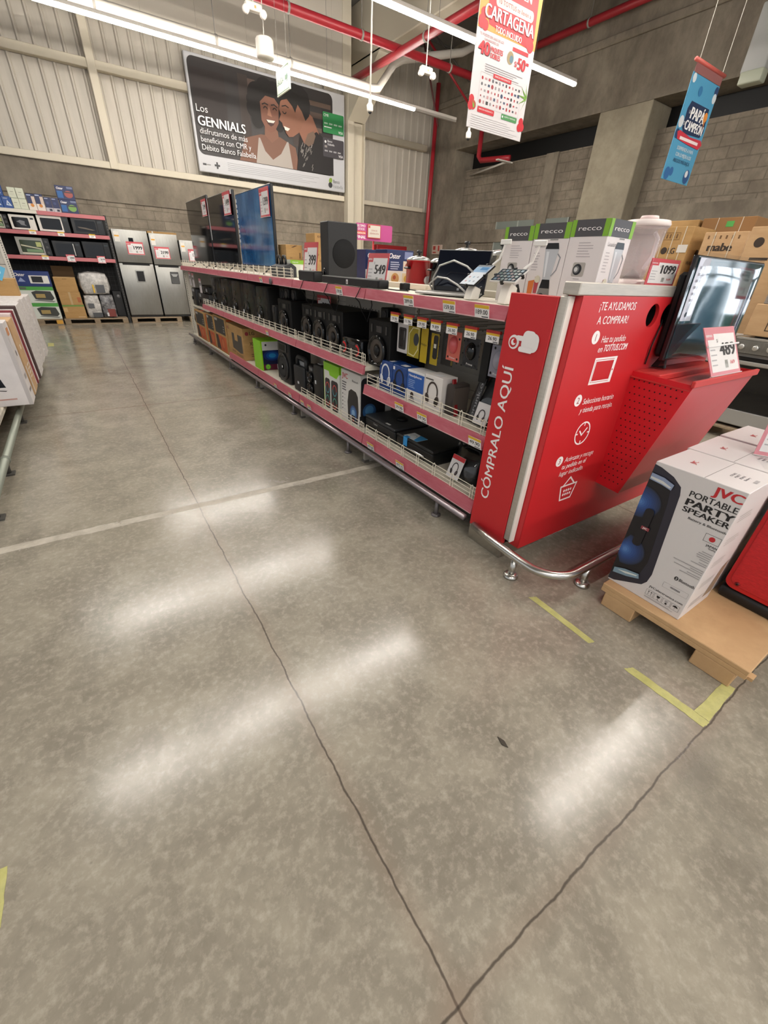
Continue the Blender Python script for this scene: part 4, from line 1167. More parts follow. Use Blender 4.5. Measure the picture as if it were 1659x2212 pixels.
mb = MB(); mb.box((-0.11, 0, 0), (0.11, 0.16, 0.17), C('d8dccb', 0.5), 0.002); F = front(mb, 0.22, 0.17); F.rect(0, 0.13, 0.22, 0.17, C('83b52f'), 1); F.rect(0.12, 0.0, 0.22, 0.12, C('e4e6e0'), 1); F.text('recco', 0.06, 0.142, 0.016, WT, 2, 'c', 0, 0.07)
tag(mb.build('small_box', None, (2.2, 5.12, TS)), 'small white and lime box behind the headset dock', 'box')

# laptop and tablets
t = thing('laptop', 'open silver laptop with a black screen on the top shelf', 'laptop', (1.93, 2.27, TS), math.radians(-66))
mb = MB(); mb.box((-0.19, 0, 0.004), (0.19, 0.26, 0.02), C('a9a7a4', 0.35, 0.5), 0.005)
F = Face(mb, (-0.19, 0, 0.0201), (1, 0, 0), (0, 1, 0)); F.rect(0.03, 0.11, 0.35, 0.235, C('6a6866', 0.5), 1); F.rect(0.13, 0.015, 0.25, 0.09, C('96948f', 0.35), 1)
for k in range(3):
    mb.box((0.1885, 0.16 + k * 0.03, 0.008), (0.1905, 0.18 + k * 0.03, 0.016), BLK)
mb.build('keyboard_base', t)
mb = MB(); mb.T = Matrix.Translation((0, 0.262, 0.02)) @ Matrix.Rotation(-0.2, 4, 'X')
mb.box((-0.19, 0, 0), (0.19, 0.008, 0.25), C('131316', 0.35), 0.004); mb.box((-0.182, -0.001, 0.03), (0.182, 0.001, 0.243), C('0c101c', 0.07)); mb.box((-0.008, -0.0015, 0.008), (0.008, 0.0, 0.022), C('a5a5a8', 0.3)); mb.build('screen', t)
mb = MB(); mb.tube([(2.1, 2.55, 1.37), (2.06, 2.52, 1.45), (2.06, 2.46, 1.53), (2.04, 2.3, 1.56), (1.99, 2.12, 1.53), (1.97, 2.02, 1.49)], 0.006, C('a5a4a3', 0.4, 0.3), 8); mb.tube([(2.1, 2.55, 1.37), (2.05, 2.54, 1.42), (2.05, 2.46, 1.465), (2.0, 2.3, 1.46), (1.96, 2.15, 1.43), (1.94, 2.06, 1.4), (1.95, 2.02, 1.37)], 0.006, C('a5a4a3', 0.4, 0.3), 8)
tag(mb.build('security_cable'), 'grey coiled security cable looping in front of the laptop screen', 'cable')
t = thing('cable_hook', 'small black angled bracket at the left of the laptop', 'bracket', (2.2, 2.66, TS))
mb = MB(); mb.tube([(0, 0, 0), (0, 0, 0.09), (0.02, -0.06, 0.1), (0.02, -0.08, 0.1)], 0.007, BLK, 6); mb.build('bent_bar', t)
mb = MB(); mb.box((-0.02, -0.02, 0), (0.02, 0.02, 0.004), BLK); mb.build('base', t)

def tablet(label, loc, w, l, z0, z1, run, screen, kind):
    """tablet clamped on a white pedestal; its face leans back from the aisle"""
    t = thing('display_tablet', label, 'tablet', loc, LEFT, 'tablets clamped on white pedestals')
    mb = MB(); mb.prism([(0.02, 0), (0.09, 0), (0.10, z0 * 0.75), (0.05, z0 * 0.95), (0.035, z0 * 0.7)], 'x', -0.03, 0.03, C('e6e2da', 0.35), 0.006); mb.build('pedestal', t)
    ang = math.atan2(z1 - z0, run); L_ = math.hypot(run, z1 - z0)
    T0 = Matrix.Translation((0, 0, z0)) @ Matrix.Rotation(ang, 4, 'X')
    mb = MB(); mb.T = T0
    mb.box((-w / 2, 0, -0.01), (w / 2, L_, 0.0), C('17171a', 0.3) if kind == 0 else C('c9c6c2', 0.4), 0.003); mb.build('tablet_body', t)
    mb = MB(); mb.T = T0
    mb.box((-w / 2 + 0.006, 0.006, -0.0005), (w / 2 - 0.006, L_ - 0.006, 0.0012), screen)
    F = Face(mb, (-w / 2, 0, 0.0012), (1, 0, 0), (0, 1, 0), 0.0005)
    if kind == 0:
        F.rect(0.008, L_ * 0.62, w - 0.008, L_ - 0.008, C('8fb0cf', 0.2), 1); F.rect(w * 0.4, L_ * 0.72, w * 0.85, L_ * 0.86, C('4f86b8', 0.2), 2); F.rect(0.008, L_ * 0.88, w - 0.008, L_ - 0.008, C('59636f'), 2)
        for i in range(3):
            for j in range(2):
                F.disc(w * (0.25 + 0.25 * i), L_ * (0.18 + 0.2 * j), 0.007, C(('b07a7a', '7a9ab5', '8a8f99')[i]), 1)
    else:
        for i in range(6):
            for j in range(4):
                F.rect(0.02 + i * w * 0.14, L_ * (0.1 + j * 0.21), 0.02 + i * w * 0.14 + w * 0.1, L_ * (0.1 + j * 0.21) + L_ * 0.14, C(('4f6473', '6b5a5c', '5d6c6a', '70706f')[(i + j) % 4], 0.2), 1)
    mb.build('screen', t)
    for (cx, cy) in ((0, 0.0), (0, L_), (-w / 2, L_ * 0.5), (w / 2, L_ * 0.5)):
        mb = MB(); mb.T = T0; mb.box((cx - 0.009, cy - 0.006, -0.016), (cx + 0.009, cy + 0.006, 0.005), BLK, 0.002); mb.build('clamp', t)
    mb = MB(); p = T0 @ Vector((w * 0.3, L_, 0)); mb.tube([p[:], (p.x + 0.02, p.y + 0.03, p.z + 0.03), (p.x + 0.045, p.y + 0.03, p.z + 0.1)], 0.006, C('e4e2dd', 0.3), 6)
    mb.box((p.x + 0.01, p.y + 0.025, p.z + 0.1), (p.x + 0.09, p.y + 0.032, p.z + 0.125), C('e8e6e2', 0.3), 0.003); mb.build('sign_clip', t)
    mb = MB(); mb.tube([(0.0, 0.11, 0.009), (0.03, 0.12, z0 * 0.4), (0.02, 0.1, z0 * 0.9)], 0.008, BLKS, 6); mb.build('cable', t)
    return t
tablet('upright tablet with a bright white screen on a white pedestal', (1.88, 1.995, TS), 0.13, 0.18, 0.075, 0.18, 0.15, C('dfe6ee', 0.12), 0)
tablet('landscape tablet showing dark app icons, next to the red kiosk', (1.85, 1.70, TS), 0.18, 0.11, 0.105, 0.165, 0.09, C('2c3a44', 0.08), 1)

# blender boxes
def recco(label, loc, w, d, h, fa, fb, rz):
    t = thing('blender_box', label, 'box', loc, rz, 'white blender boxes on the top shelf')
    mb = MB(); mb.box((-w / 2, 0, 0), (w / 2, d, h), C('ddd6d6', 0.4), 0.002)
    def art(F, W_, kind):
        F.rect(0, h * 0.82, W_, h, C('4b494c', 0.4), 1); F.rect(0, h * 0.82, W_ * 0.12, h, C('7cae2e', 0.4), 2); F.rect(W_ * 0.86, h * 0.82, W_, h, C('7cae2e', 0.4), 2)
        F.text('recco', W_ * 0.5, h * 0.885, h * 0.05, WT, 3, 'c', 0.0, W_ * 0.6)
        G5 = C('8f8a8c', 0.5)
        if kind == 'a':
            F.lines(W_ * 0.3, h * 0.6, W_ * 0.72, h * 0.78, 6, C('b5adb0'), 1, 0.3)
            for (q, z_) in ((0.42, 0.46), (0.42, 0.2)) if W_ > 0.17 else ((0.42, 0.46),):
                F.rrect(W_ * (q - 0.14), h * (z_ - 0.08), W_ * (q + 0.2), h * (z_ + 0.08), 0.008, C('a9a39d', 0.4), 1); F.disc(W_ * q, h * z_, W_ * 0.12, BLKS, 2); F.disc(W_ * (q - 0.02), h * z_, W_ * 0.08, C('6f6f70'), 3); F.disc(W_ * (q - 0.03), h * z_, W_ * 0.05, C('c9c9c9'), 4)
            F.rect(W_ * 0.7, h * 0.03, W_ * 0.8, h * 0.12, C('7cae2e'), 1); F.lines(W_ * 0.36, h * 0.35, W_ * 0.6, h * 0.365, 1, G5, 1)
        else:
            F.text('Licuadora', W_ * 0.1, h * 0.72, h * 0.045, G5, 1, 'l', 0.01, W_ * 0.35); F.lines(W_ * 0.1, h * 0.44, W_ * 0.3, h * 0.68, 7, C('b5adb0'), 1, 0.3)
            F.rect(W_ * 0.5, h * 0.8, W_ * 0.72, h * 0.815, GREY, 1)
            F.poly([(W_ * 0.42, h * 0.7), (W_ * 0.46, h * 0.77), (W_ * 0.76, h * 0.77), (W_ * 0.8, h * 0.7)], BLKS, 2)
            F.poly([(W_ * 0.42, h * 0.7), (W_ * 0.8, h * 0.7), (W_ * 0.72, h * 0.33), (W_ * 0.5, h * 0.33)], C('b9bcc2', 0.3), 1); F.poly([(W_ * 0.47, h * 0.67), (W_ * 0.55, h * 0.67), (W_ * 0.57, h * 0.36), (W_ * 0.53, h * 0.36)], C('d9dbe0', 0.3), 2)
            F.stroke([(W_ * 0.8, h * 0.64), (W_ * 0.88, h * 0.6), (W_ * 0.84, h * 0.45), (W_ * 0.73, h * 0.38)], W_ * 0.025, C('8a8c92'), 2)
            F.poly([(W_ * 0.5, h * 0.33), (W_ * 0.72, h * 0.33), (W_ * 0.76, h * 0.22), (W_ * 0.46, h * 0.22)], BLKS, 2)
            F.poly([(W_ * 0.46, h * 0.22), (W_ * 0.76, h * 0.22), (W_ * 0.84, 0.002), (W_ * 0.38, 0.002)], C('7d7a77', 0.35), 2)
            F.disc(W_ * 0.55, h * 0.1, W_ * 0.1, BLKS, 3); F.disc(W_ * 0.54, h * 0.1, W_ * 0.06, C('a9a9a9'), 4)
            F.poly([(W_ * 0.1, h * 0.3), (W_ * 0.28, h * 0.32), (W_ * 0.26, h * 0.08), (W_ * 0.12, h * 0.07)], C('d0702f', 0.4), 3); F.disc(W_ * 0.27, h * 0.08, W_ * 0.06, C('cf8a2e'), 4); F.poly([(W_ * 0.28, h * 0.36), (W_ * 0.42, h * 0.36), (W_ * 0.4, h * 0.15), (W_ * 0.3, h * 0.15)], C('b0424a', 0.4), 2); F.disc(W_ * 0.36, h * 0.33, W_ * 0.08, C('cfc9b5'), 3)
    art(front(mb, w, h), w, fa)
    art(rside(mb, w, d), d, fb)
    mb.build('carton', t)
    return t
recco('white blender box showing only a control knob picture, left of the row', (2.1, 1.86, TS), 0.2, 0.2, 0.365, 'a', 'b', LEFT)
recco('white blender box showing the steel blender with orange juice, in the middle', (2.1, 1.645, TS), 0.22, 0.2, 0.372, 'b', 'a', LEFT)
recco('white blender box showing two knob pictures, at the corner by the real blender', (2.1, 1.432, TS), 0.2, 0.2, 0.378, 'a', 'b', LEFT)
t = thing('blender', 'real blender with an empty clear jug and white lid on the kiosk', 'blender', (2.53, 1.4, TS))
mb = MB(); mb.lathe([(0.095, 0), (0.1, 0.01), (0.09, 0.07), (0.075, 0.13), (0.065, 0.145)], C('e0d2d0', 0.3), n=24); mb.build('base', t)
mb = MB(); mb.lathe([(0.06, 0.145), (0.065, 0.17), (0.075, 0.22), (0.088, 0.3), (0.1, 0.375), (0.102, 0.38), (0.096, 0.38), (0.082, 0.3), (0.07, 0.22), (0.058, 0.16)], glass('jug_plastic', 'd9cfd2', 0.08, 0.26), n=28); mb.build('jug', t)
mb = MB(); mb.lathe([(0.103, 0.378), (0.106, 0.39), (0.1, 0.405), (0.05, 0.41)], C('e8dcd8', 0.35), n=28); mb.lathe([(0.045, 0.41), (0.04, 0.425)], C('e0c9c6', 0.35), n=20); mb.build('lid', t)
mb = MB(); mb.tube([(0.098, 0, 0.36), (0.14, 0, 0.34), (0.145, 0, 0.26), (0.09, 0, 0.2)], 0.01, C('d9d0d0', 0.3), 8); mb.build('handle', t)
mb = MB(); mb.lathe([(0.045, 0.15), (0.03, 0.17), (0.01, 0.19)], GREY, n=12); mb.build('blade', t)
price_sign('landscape price sign reading 1099 on the kiosk top beside the blender', '1099', (2.47, 1.215, 1.4875), 0.28, 0.112, 0, 0.0, True)

# ---------------------------------------------------------------- middle shelf
MS = 0.8135
CONE = noisy('woofer_cone', '3b342f', '4a423b', scale=9, r0=0.4, r1=0.6)
def woofer(mb, cx, cz, r, y=0.0):
    mb.lathe([(r, y), (r, y - 0.02), (r * 0.94, y - 0.035), (r * 0.82, y - 0.03), (r * 0.78, y - 0.012)], BLKG, (cx, 0, cz), 32, 'y')
    mb.lathe([(r * 0.8, y - 0.016), (r * 0.74, y - 0.024), (r * 0.34, y - 0.013)], CONE, (cx, 0, cz), 28, 'y')
    mb.lathe([(r * 0.36, y - 0.015), (r * 0.26, y - 0.028), (r * 0.04, y - 0.034)], BLK, (cx, 0, cz), 20, 'y')
def party_speaker(label, y0, y1, h, n, x=1.86, d=0.36, z=MS):
    w = y1 - y0
    t = thing('woofer_cabinet', label, 'speaker', at(x, y0, y1, z), LEFT, 'black woofer cabinets on the middle shelf')
    mb = MB(); mb.box((-w / 2, 0, 0), (w / 2, d, h), C('0c0c0d', 0.6, 0, 0.3), 0.006)
    cw = w / n
    for k in range(n):
        cx = -w / 2 + cw * (k + 0.5)
        for s_ in (-1, 1):
            mb.box((cx + s_ * cw * 0.33 - 0.012, -0.005, h * 0.72), (cx + s_ * cw * 0.33 + 0.012, 0.001, h * 0.9), BLKG, 0.002)
        mb.box((cx - cw * 0.12, -0.004, h * 0.74), (cx + cw * 0.12, 0.001, h * 0.88), C('2b2b2d', 0.25), 0.002)
    mb.build('cabinet', t)
    for k in range(n):
        mb = MB(); woofer(mb, -w / 2 + cw * (k + 0.5), h * 0.36, min(cw * 0.44, h * 0.34)); mb.build('woofer', t)
    return t
party_speaker('black cabinet with one large woofer, next to the hanging blister packs', 2.71, 3.02, 0.345, 1)
party_speaker('wide black cabinet with two woofers side by side, right of the 388 sign', 3.46, 4.05, 0.345, 2)
party_speaker('black cabinet with one woofer in front of the half-hidden 388 sign', 4.14, 4.42, 0.335, 1, 1.9)
party_speaker('black cabinet with one woofer below two small satellite speakers', 4.62, 5.0, 0.34, 1)
price_sign('price sign half hidden behind the woofer cabinet with only its top showing', '388', at(2.17, 4.28, 4.62, 1.02), 0.32, 0.2, LEFT)
t = thing('boombox', 'low black boombox with two red crescent speakers', 'speaker', at(1.84, 3.09, 3.44, MS), LEFT)
mb = MB(); mb.box((-0.175, 0, 0), (0.175, 0.16, 0.165), BLKG, 0.015, 2); mb.build('cabinet', t)
for sx in (-0.11, 0.11):
    mb = MB(); mb.lathe([(0.05, 0), (0.052, -0.01), (0.04, -0.012)], BLKS, (sx, 0, 0.08), 22, 'y'); Face(mb, (sx, -0.013, 0.08), (1, 0, 0), (0, 0, 1)).arc(0, 0, 0.036, -100, 100, 0.016, C('d6252a', 0.4), 1); mb.build('speaker_ring', t)
mb = MB(); mb.box((-0.05, -0.003, 0.05), (0.05, 0.0, 0.11), C('2a2a2d', 0.2)); mb.build('display', t)
def satellite(label, y, x=2.05, z=MS, h=0.5, w=0.1, base=0.0):
    t = thing('satellite_speaker', label, 'speaker', (x, y, z), LEFT, 'small black satellite speakers')
    mb = MB(); mb.box((-w / 2, 0, base), (w / 2, 0.12, h), BLK, 0.01, 2); mb.build('cabinet', t)
    mb = MB(); mb.lathe([(w * 0.36, 0), (w * 0.36, -0.006), (w * 0.2, -0.003)], C('232325', 0.5), (0, 0, h - w * 0.5), 18, 'y'); mb.build('driver', t)
    return t
satellite('small black satellite speaker standing on top of the woofer cabinet, right one', 4.70, 1.93, MS + 0.342, 0.1, 0.12)
satellite('small black satellite speaker standing on top of the woofer cabinet, left one', 4.90, 1.93, MS + 0.342, 0.1, 0.12)
satellite('slim black satellite speaker behind the right end of the two-woofer cabinet', 3.2, 2.12, MS, 0.4, 0.11)
satellite('slim black speaker standing free between two woofer cabinets, by the wire fence', 5.1, 1.84, MS, 0.26, 0.1)
satellite('tall black satellite speaker, left of the pair standing on a cabinet', 5.24, 2.0, MS, 0.43, 0.14)
# tall speakers sealed in clear wrap
WRAP = film('wrinkled_clear_wrap', 0.09, 0.025, 0.12)
def wrapped_tower(label, y0, y1, h, x=1.86, k=0):
    w = y1 - y0
    t = thing('wrapped_speaker', label, 'speaker', at(x, y0, y1, MS), LEFT, 'black speakers in clear wrap on the middle shelf')
    mb = MB(); mb.box((-w / 2, 0.02, 0), (w / 2, 0.36, h), C('0a0a0b', 0.6, 0, 0.3), 0.012, 2); mb.build('cabinet', t)
    mb = MB(); woofer(mb, -w * 0.18, h * 0.3, min(w * 0.26, 0.09), 0.02); mb.lathe([(0.035, 0.02), (0.03, 0.008), (0.012, 0.014)], BLKG, (-w * 0.18, 0, h * 0.66), 18, 'y'); mb.build('driver_panel', t)
    rr = random.Random(k)
    b = bmesh.new()
    bmesh.ops.create_grid(b, x_segments=9, y_segments=8, size=0.5)
    for v in b.verts:
        v.co = Vector((v.co.x * (w + 0.02), -0.012 + 0.012 * math.sin(v.co.x * 19 + k) * math.cos(v.co.y * 14 + k * 2) + rr.random() * 0.009, (v.co.y + 0.5) * (h + 0.01) + 0.003))
    mb = MB(); mb.bm(b, WRAP, True); mb.build('clear_wrap', t)
    mb = MB(); F = Face(mb, (-w * 0.3 + 0.1 * (k % 2), -0.035, h * 0.18), (1, 0, 0), (0, 0, 1)); mb.box((-w * 0.3 + 0.1 * (k % 2), -0.034, h * 0.18), (-w * 0.3 + 0.1 * (k % 2) + 0.045, -0.033, h * 0.18 + 0.04), C('cfd0d4')); mb.build('sticker', t)
    return t
wrapped_tower('wrapped black speaker nearest the kiosk of the wrapped group, left of the free satellites', 5.36, 5.8, 0.42, k=1)
wrapped_tower('wrapped black speaker, second from the right of the wrapped group', 5.86, 6.34, 0.43, k=2)
wrapped_tower('wrapped black speaker in the middle of the wrapped group', 6.4, 6.9, 0.43, k=3)
wrapped_tower('wrapped black speaker, second from the left of the wrapped group', 6.96, 7.46, 0.43, k=4)
wrapped_tower('wrapped black speaker at the far left of the wrapped group, by the hi-fi units', 7.52, 8.05, 0.43, k=5)
def hifi(label, y0, y1, h, z, tags, x=1.9):
    w = y1 - y0
    t = thing('hifi_unit', label, 'hi-fi', at(x, y0, y1, z), LEFT, 'black hi-fi units by the end panel')
    mb = MB(); mb.box((-w / 2, 0, 0), (w / 2, 0.33, h), C('141416', 0.45), 0.02, 2); mb.build('cabinet', t)
    for (a0, b0, a1, b1) in tags:
        mb = MB(); mb.box((-w / 2 + a0 * w, -0.003, b0 * h), (-w / 2 + a1 * w, -0.0005, b1 * h), C('9a9c9f')); mb.build('sticker', t)
    mb = MB(); mb.lathe([(0.03, 0.0), (0.03, -0.02)], BLKG, (-w * 0.3, 0, h * 0.4), 16, 'y'); mb.build('knob', t)
    return t
hifi('large black hi-fi unit with pale stickers above the orange boxes', 8.48, 9.38, 0.25, 0.7015, ((0.2, 0.72, 0.32, 0.92), (0.5, 0.5, 0.6, 0.62), (0.72, 0.5, 0.95, 0.72)))
hifi('flat black player on top of the large hi-fi unit', 8.55, 9.3, 0.12, 0.9525, ((0.7, 0.3, 0.85, 0.7),), 1.93)
hifi('narrow black unit squeezed against the white end panel', 9.45, 9.78, 0.3, 0.7015, ((0.2, 0.8, 0.8, 0.95),), 1.88)
for (yy, zz, lab, n_) in ((9.62, 1.04, 'tall hanging price card closest to the end panel, far end of the shelves', '1299'), (9.36, 1.03, 'tall hanging price card, second from the end panel', '999'), (8.82, 0.965, 'tall price card standing above the large hi-fi unit', '899')):
    t = thing('price_card', lab, 'price sign', (1.86, yy, zz), LEFT)
    mb = MB(); mb.box((-0.08, 0, 0), (0.08, 0.002, 0.225), C('ded6d8', 0.5)); F = Face(mb, (-0.08, 0, 0), (1, 0, 0), (0, 0, 1)); F.rect(0, 0.19, 0.16, 0.225, SRL); F.text(n_, 0.08, 0.11, 0.05, NUM, 1, 'c', 0.04, 0.12); F.lines(0.02, 0.02, 0.12, 0.1, 4, C('a5a2a6'), 1, 0.3); mb.build('printed_card', t)
    mb = MB(); mb.tube([(0, 0.005, 0.0), (0, 0.005, 1.325 - zz)], 0.003, GREY, 5) if zz > 1 else mb.tube([(0, 0.005, 0.225), (0, 0.06, 0.0)], 0.003, GREY, 5); mb.build('hook', t)

# ---------------------------------------------------------------- hanging blister packs, nearest bay
def hook_tag(i, y, txt, label):
    t = thing('hook_label', label, 'price label', (1.8, y, 1.178), LEFT, 'price flags on the display hooks')
    mb = MB(); mb.tube([(0, 0.45, 0.045), (0, 0.02, 0.045)], 0.003, C('a5a29d', 0.3, 0.5), 6); mb.tube([(0, 0.45, 0.015), (0, 0.05, 0.015), (0, 0.04, 0.022)], 0.003, C('a5a29d', 0.3, 0.5), 6); mb.build('hook', t)
    mb = MB(); mb.box((-0.048, -0.002, 0), (0.048, 0.0, 0.05), PAPER); mb.box((-0.05, -0.003, 0.048), (0.05, 0.012, 0.062), C('b0302c', 0.4))
    F = Face(mb, (-0.048, -0.002, 0), (1, 0, 0), (0, 0, 1), 0.0005); F.rect(0, 0.037, 0.096, 0.05, YEL, 1); F.text(txt, 0.048, 0.013, 0.018, NUM, 1, 'c', 0.02, 0.062); F.rect(0.055, 0.003, 0.09, 0.008, C('55555a'), 1); mb.build('flag', t)
tagsL = [(2.58, '29.90', 'leftmost hook label, reading 29.90, beside the single woofer cabinet'), (2.42, '11.96', 'hook label reading 11.96, second from the left'), (2.27, '29.90', 'hook label reading 29.90 above the yellow packs'), (2.13, '9.89', 'hook label reading 9.89 in the middle of the hooks'), (1.98, '26.90', 'hook label reading 26.90 above the coral pack'), (1.82, '26.90', 'hook label reading 26.90 above the black mouse pack'), (1.65, '26.90', 'rightmost hook label, reading 26.90, by the red kiosk')]
for i, (y, tx, lb) in enumerate(tagsL):
    hook_tag(i, y, tx, lb)
def blister(name, label, cat, y, w, z0, z1, m, x=1.93, rim=None, extra=None):
    t = thing(name, label, cat, (x, y, z0), LEFT, 'packs hanging on the display hooks')
    h = z1 - z0
    mb = MB(); mb.box((-w / 2, 0, 0), (w / 2, 0.004, h), m, 0.0015)
    F = Face(mb, (-w / 2, 0, 0), (1, 0, 0), (0, 0, 1), 0.0006)
    if extra:
        extra(F, w, h)
    mb.build('backing_card', t)
    return t, h
def ex_white(F, w, h):
    F.rrect(w * 0.15, h * 0.12, w * 0.85, h * 0.86, w * 0.1, C('242426', 0.4), 1); F.rrect(w * 0.3, h * 0.2, w * 0.55, h * 0.8, w * 0.06, BLKG, 2); F.rrect(w * 0.6, h * 0.45, w * 0.75, h * 0.75, w * 0.05, C('4b4b4f', 0.2), 2)
blister('cable_pack', 'white-framed black cable pack hanging leftmost on the hooks', 'blister pack', 2.61, 0.13, 0.965, 1.165, C('c9c5c6', 0.4), 1.9, None, ex_white)
def ex_yel(F, w, h):
    F.stroke([(w * 0.12, h * 0.1), (w * 0.12, h * 0.75), (w * 0.4, h * 0.95), (w * 0.9, h * 0.95), (w * 0.9, h * 0.3), (w * 0.6, h * 0.05)], w * 0.05, C('d9d3a5'), 1, True); F.disc(w * 0.72, h * 0.6, w * 0.22, C('2b333c', 0.3), 2, ry=h * 0.2)
blister('earphone_pack', 'olive yellow earphone pack with a white outline, left of the plain yellow ones', 'blister pack', 2.475, 0.14, 0.955, 1.16, C('9a8a1a', 0.4), 1.9, None, ex_yel)
blister('earphone_pack', 'tall plain yellow pack under the 29.90 hook label', 'blister pack', 2.355, 0.075, 0.94, 1.165, C('b59a14', 0.4), 1.9, None, lambda F, w, h: F.text('Philips', w * 0.5, h * 0.5, 0.014, C('2b2a1c'), 1, 'c', 0, w * 0.8))
blister('earphone_pack', 'shorter yellow pack with a black gadget, right of the tall yellow one', 'blister pack', 2.265, 0.08, 0.94, 1.14, C('a8901a', 0.4), 1.92, None, lambda F, w, h: (F.disc(w * 0.5, h * 0.78, w * 0.4, C('d0a51c', 0.3), 1), F.rrect(w * 0.35, h * 0.2, w * 0.95, h * 0.95, w * 0.2, C('1d1f22', 0.25), 2), F.rect(w * 0.45, h * 0.55, w * 0.75, h * 0.68, C('d9d5c8'), 3)))
blister('gadget_pack', 'black flat pack hanging between the yellow and coral packs', 'blister pack', 2.15, 0.12, 0.955, 1.155, C('131313', 0.35), 1.94, None, lambda F, w, h: (F.rrect(w * 0.2, h * 0.2, w * 0.8, h * 0.85, w * 0.2, C('1f2020', 0.2), 1), F.rect(w * 0.85, h * 0.05, w, h * 0.4, C('6b5f22'), 1)))
def mouse_pack(label, y, w, z0, z1, mc, hump, x=1.9):
    t, h = blister('mouse_pack', label, 'blister pack', y, w, z0, z1, mc, x, None, lambda F, w, h: [F.disc(w * a, h * b_, w * 0.06, BLK, 1, 10) for a, b_ in ((0.15, 0.12), (0.85, 0.1), (0.88, 0.78), (0.2, 0.9))])
    mb = MB(); b = bmesh.new(); bmesh.ops.create_uvsphere(b, u_segments=20, v_segments=12, radius=1)
    for v in b.verts:
        v.co = Vector((v.co.x * w * 0.3, v.co.y * 0.03, v.co.z * h * 0.3 + h * 0.55))
    mb.bm(b, hump, True); mb.build('mouse', t)
    mb = MB(); Face(mb, (-w / 2, -0.001, 0), (1, 0, 0), (0, 0, 1)).text('Primus', w * 0.5, h * 0.08, 0.012, WT, 1, 'c', 0, w * 0.4); mb.build('print', t)
mouse_pack('coral pink mouse pack with four dark holes', 2.055, 0.125, 1.005, 1.18, C('d06a5c', 0.35), C('c9585a', 0.15))
mouse_pack('smoky black mouse pack to the right of the coral one', 1.895, 0.135, 0.995, 1.165, C('2e2e31', 0.25), BLKG)
mouse_pack('grey lilac mouse pack half hidden behind the red kiosk panel', 1.65, 0.13, 0.985, 1.16, C('8a8a98', 0.3), C('9a9aa8', 0.15), 1.88)
mb = MB(); mb.box((-0.03, 0, 0), (0.03, 0.03, 0.24), BLK, 0.004); tag(mb.build('stick_pack', None, (1.9, 1.775, 0.93), LEFT), 'plain tall black pack between the black and lilac mouse packs', 'blister pack', 'packs hanging on the display hooks')

# ---------------------------------------------------------------- headphone boxes on the low middle shelf
LS = 0.6735
def headphones(F, cx, cz, w, h, m, m2):
    F.arc(cx, cz + h * 0.1, w * 0.36, -10, 190, w * 0.09, m, 3, 18, h * 0.36)
    F.disc(cx - w * 0.36, cz - h * 0.18, w * 0.14, m, 4, 16, h * 0.2, 0.3); F.disc(cx + w * 0.34, cz - h * 0.2, w * 0.16, m, 4, 16, h * 0.21, -0.3); F.disc(cx + w * 0.3, cz - h * 0.2, w * 0.09, m2, 5, 14, h * 0.15, -0.3)
def hp_box(label, y0, y1, h, base, art, x=1.835, d=0.13):
    w = y1 - y0
    t = thing('headphone_box', label, 'box', at(x, y0, y1, LS), LEFT, 'headphone boxes behind the wire fence')
    mb = MB(); mb.box((-w / 2, 0, 0), (w / 2, d, h), base, 0.002); art(front(mb, w, h), w, h); mb.build('carton', t)
    mb = MB(); mb.box((-0.03, 0.03, h), (0.035, 0.075, h + 0.0015), C('d5d5d8')); mb.build('top_sticker', t)
    return t
NV = noisy('blue_print', '12306f', '23539c', scale=5, r0=0.3, r1=0.45, c2='0c1d45', scale2=4, fac2=0.5)
hp_box('blue box with white headphones', 2.625, 2.8, 0.215, NV, lambda F, w, h: (headphones(F, w * 0.5, h * 0.52, w * 0.8, h * 0.8, C('dfe2e8', 0.4), C('aeb4c0')), F.rect(w * 0.03, h * 0.84, w * 0.16, h * 0.95, C('e0e0e4'), 1)))
hp_box('blue box with black headphones', 2.44, 2.618, 0.212, NV, lambda F, w, h: (headphones(F, w * 0.5, h * 0.5, w * 0.8, h * 0.8, C('101118', 0.4), C('32353d')), F.rect(w * 0.03, h * 0.84, w * 0.16, h * 0.95, C('e0e0e4'), 1)))
hp_box('half blue, half white headphone box with a person pictured', 2.235, 2.43, 0.215, C('d9d8d8', 0.4), lambda F, w, h: (F.rect(0, h * 0.36, w, h * 0.93, C('2358a8', 0.4), 1), F.text('Headphone', w * 0.1, h * 0.8, 0.016, WT, 2, 'l', 0.02, w * 0.75), F.lines(w * 0.1, h * 0.45, w * 0.5, h * 0.74, 5, C('9db6dc'), 2, 0.3), F.disc(w * 0.35, h * 0.22, w * 0.1, C('3a2a26'), 2), F.poly([(w * 0.2, 0.002), (w * 0.25, h * 0.16), (w * 0.45, h * 0.16), (w * 0.55, 0.002)], C('8f8a8c'), 1)))
hp_box('white box with black over-ear headphones', 2.045, 2.228, 0.225, C('dcd7d4', 0.4), lambda F, w, h: (headphones(F, w * 0.5, h * 0.45, w * 0.78, h * 0.78, C('3a2f2c', 0.5), C('1f1a19')), F.rect(w * 0.05, h * 0.86, w * 0.5, h * 0.9, C('55504e'), 1)))
t = thing('headset_case', 'dark brown fabric case standing right of the white headphone box', 'case', at(1.86, 1.96, 2.035, LS), LEFT)
mb = MB(); mb.box((-0.036, 0, 0), (0.036, 0.15, 0.2), C('3b332f', 0.8), 0.015, 2); mb.build('body', t)
mb = MB(); mb.box((0.0365, 0.01, 0.02), (0.04, 0.14, 0.18), C('554b45', 0.8)); mb.build('flap', t)
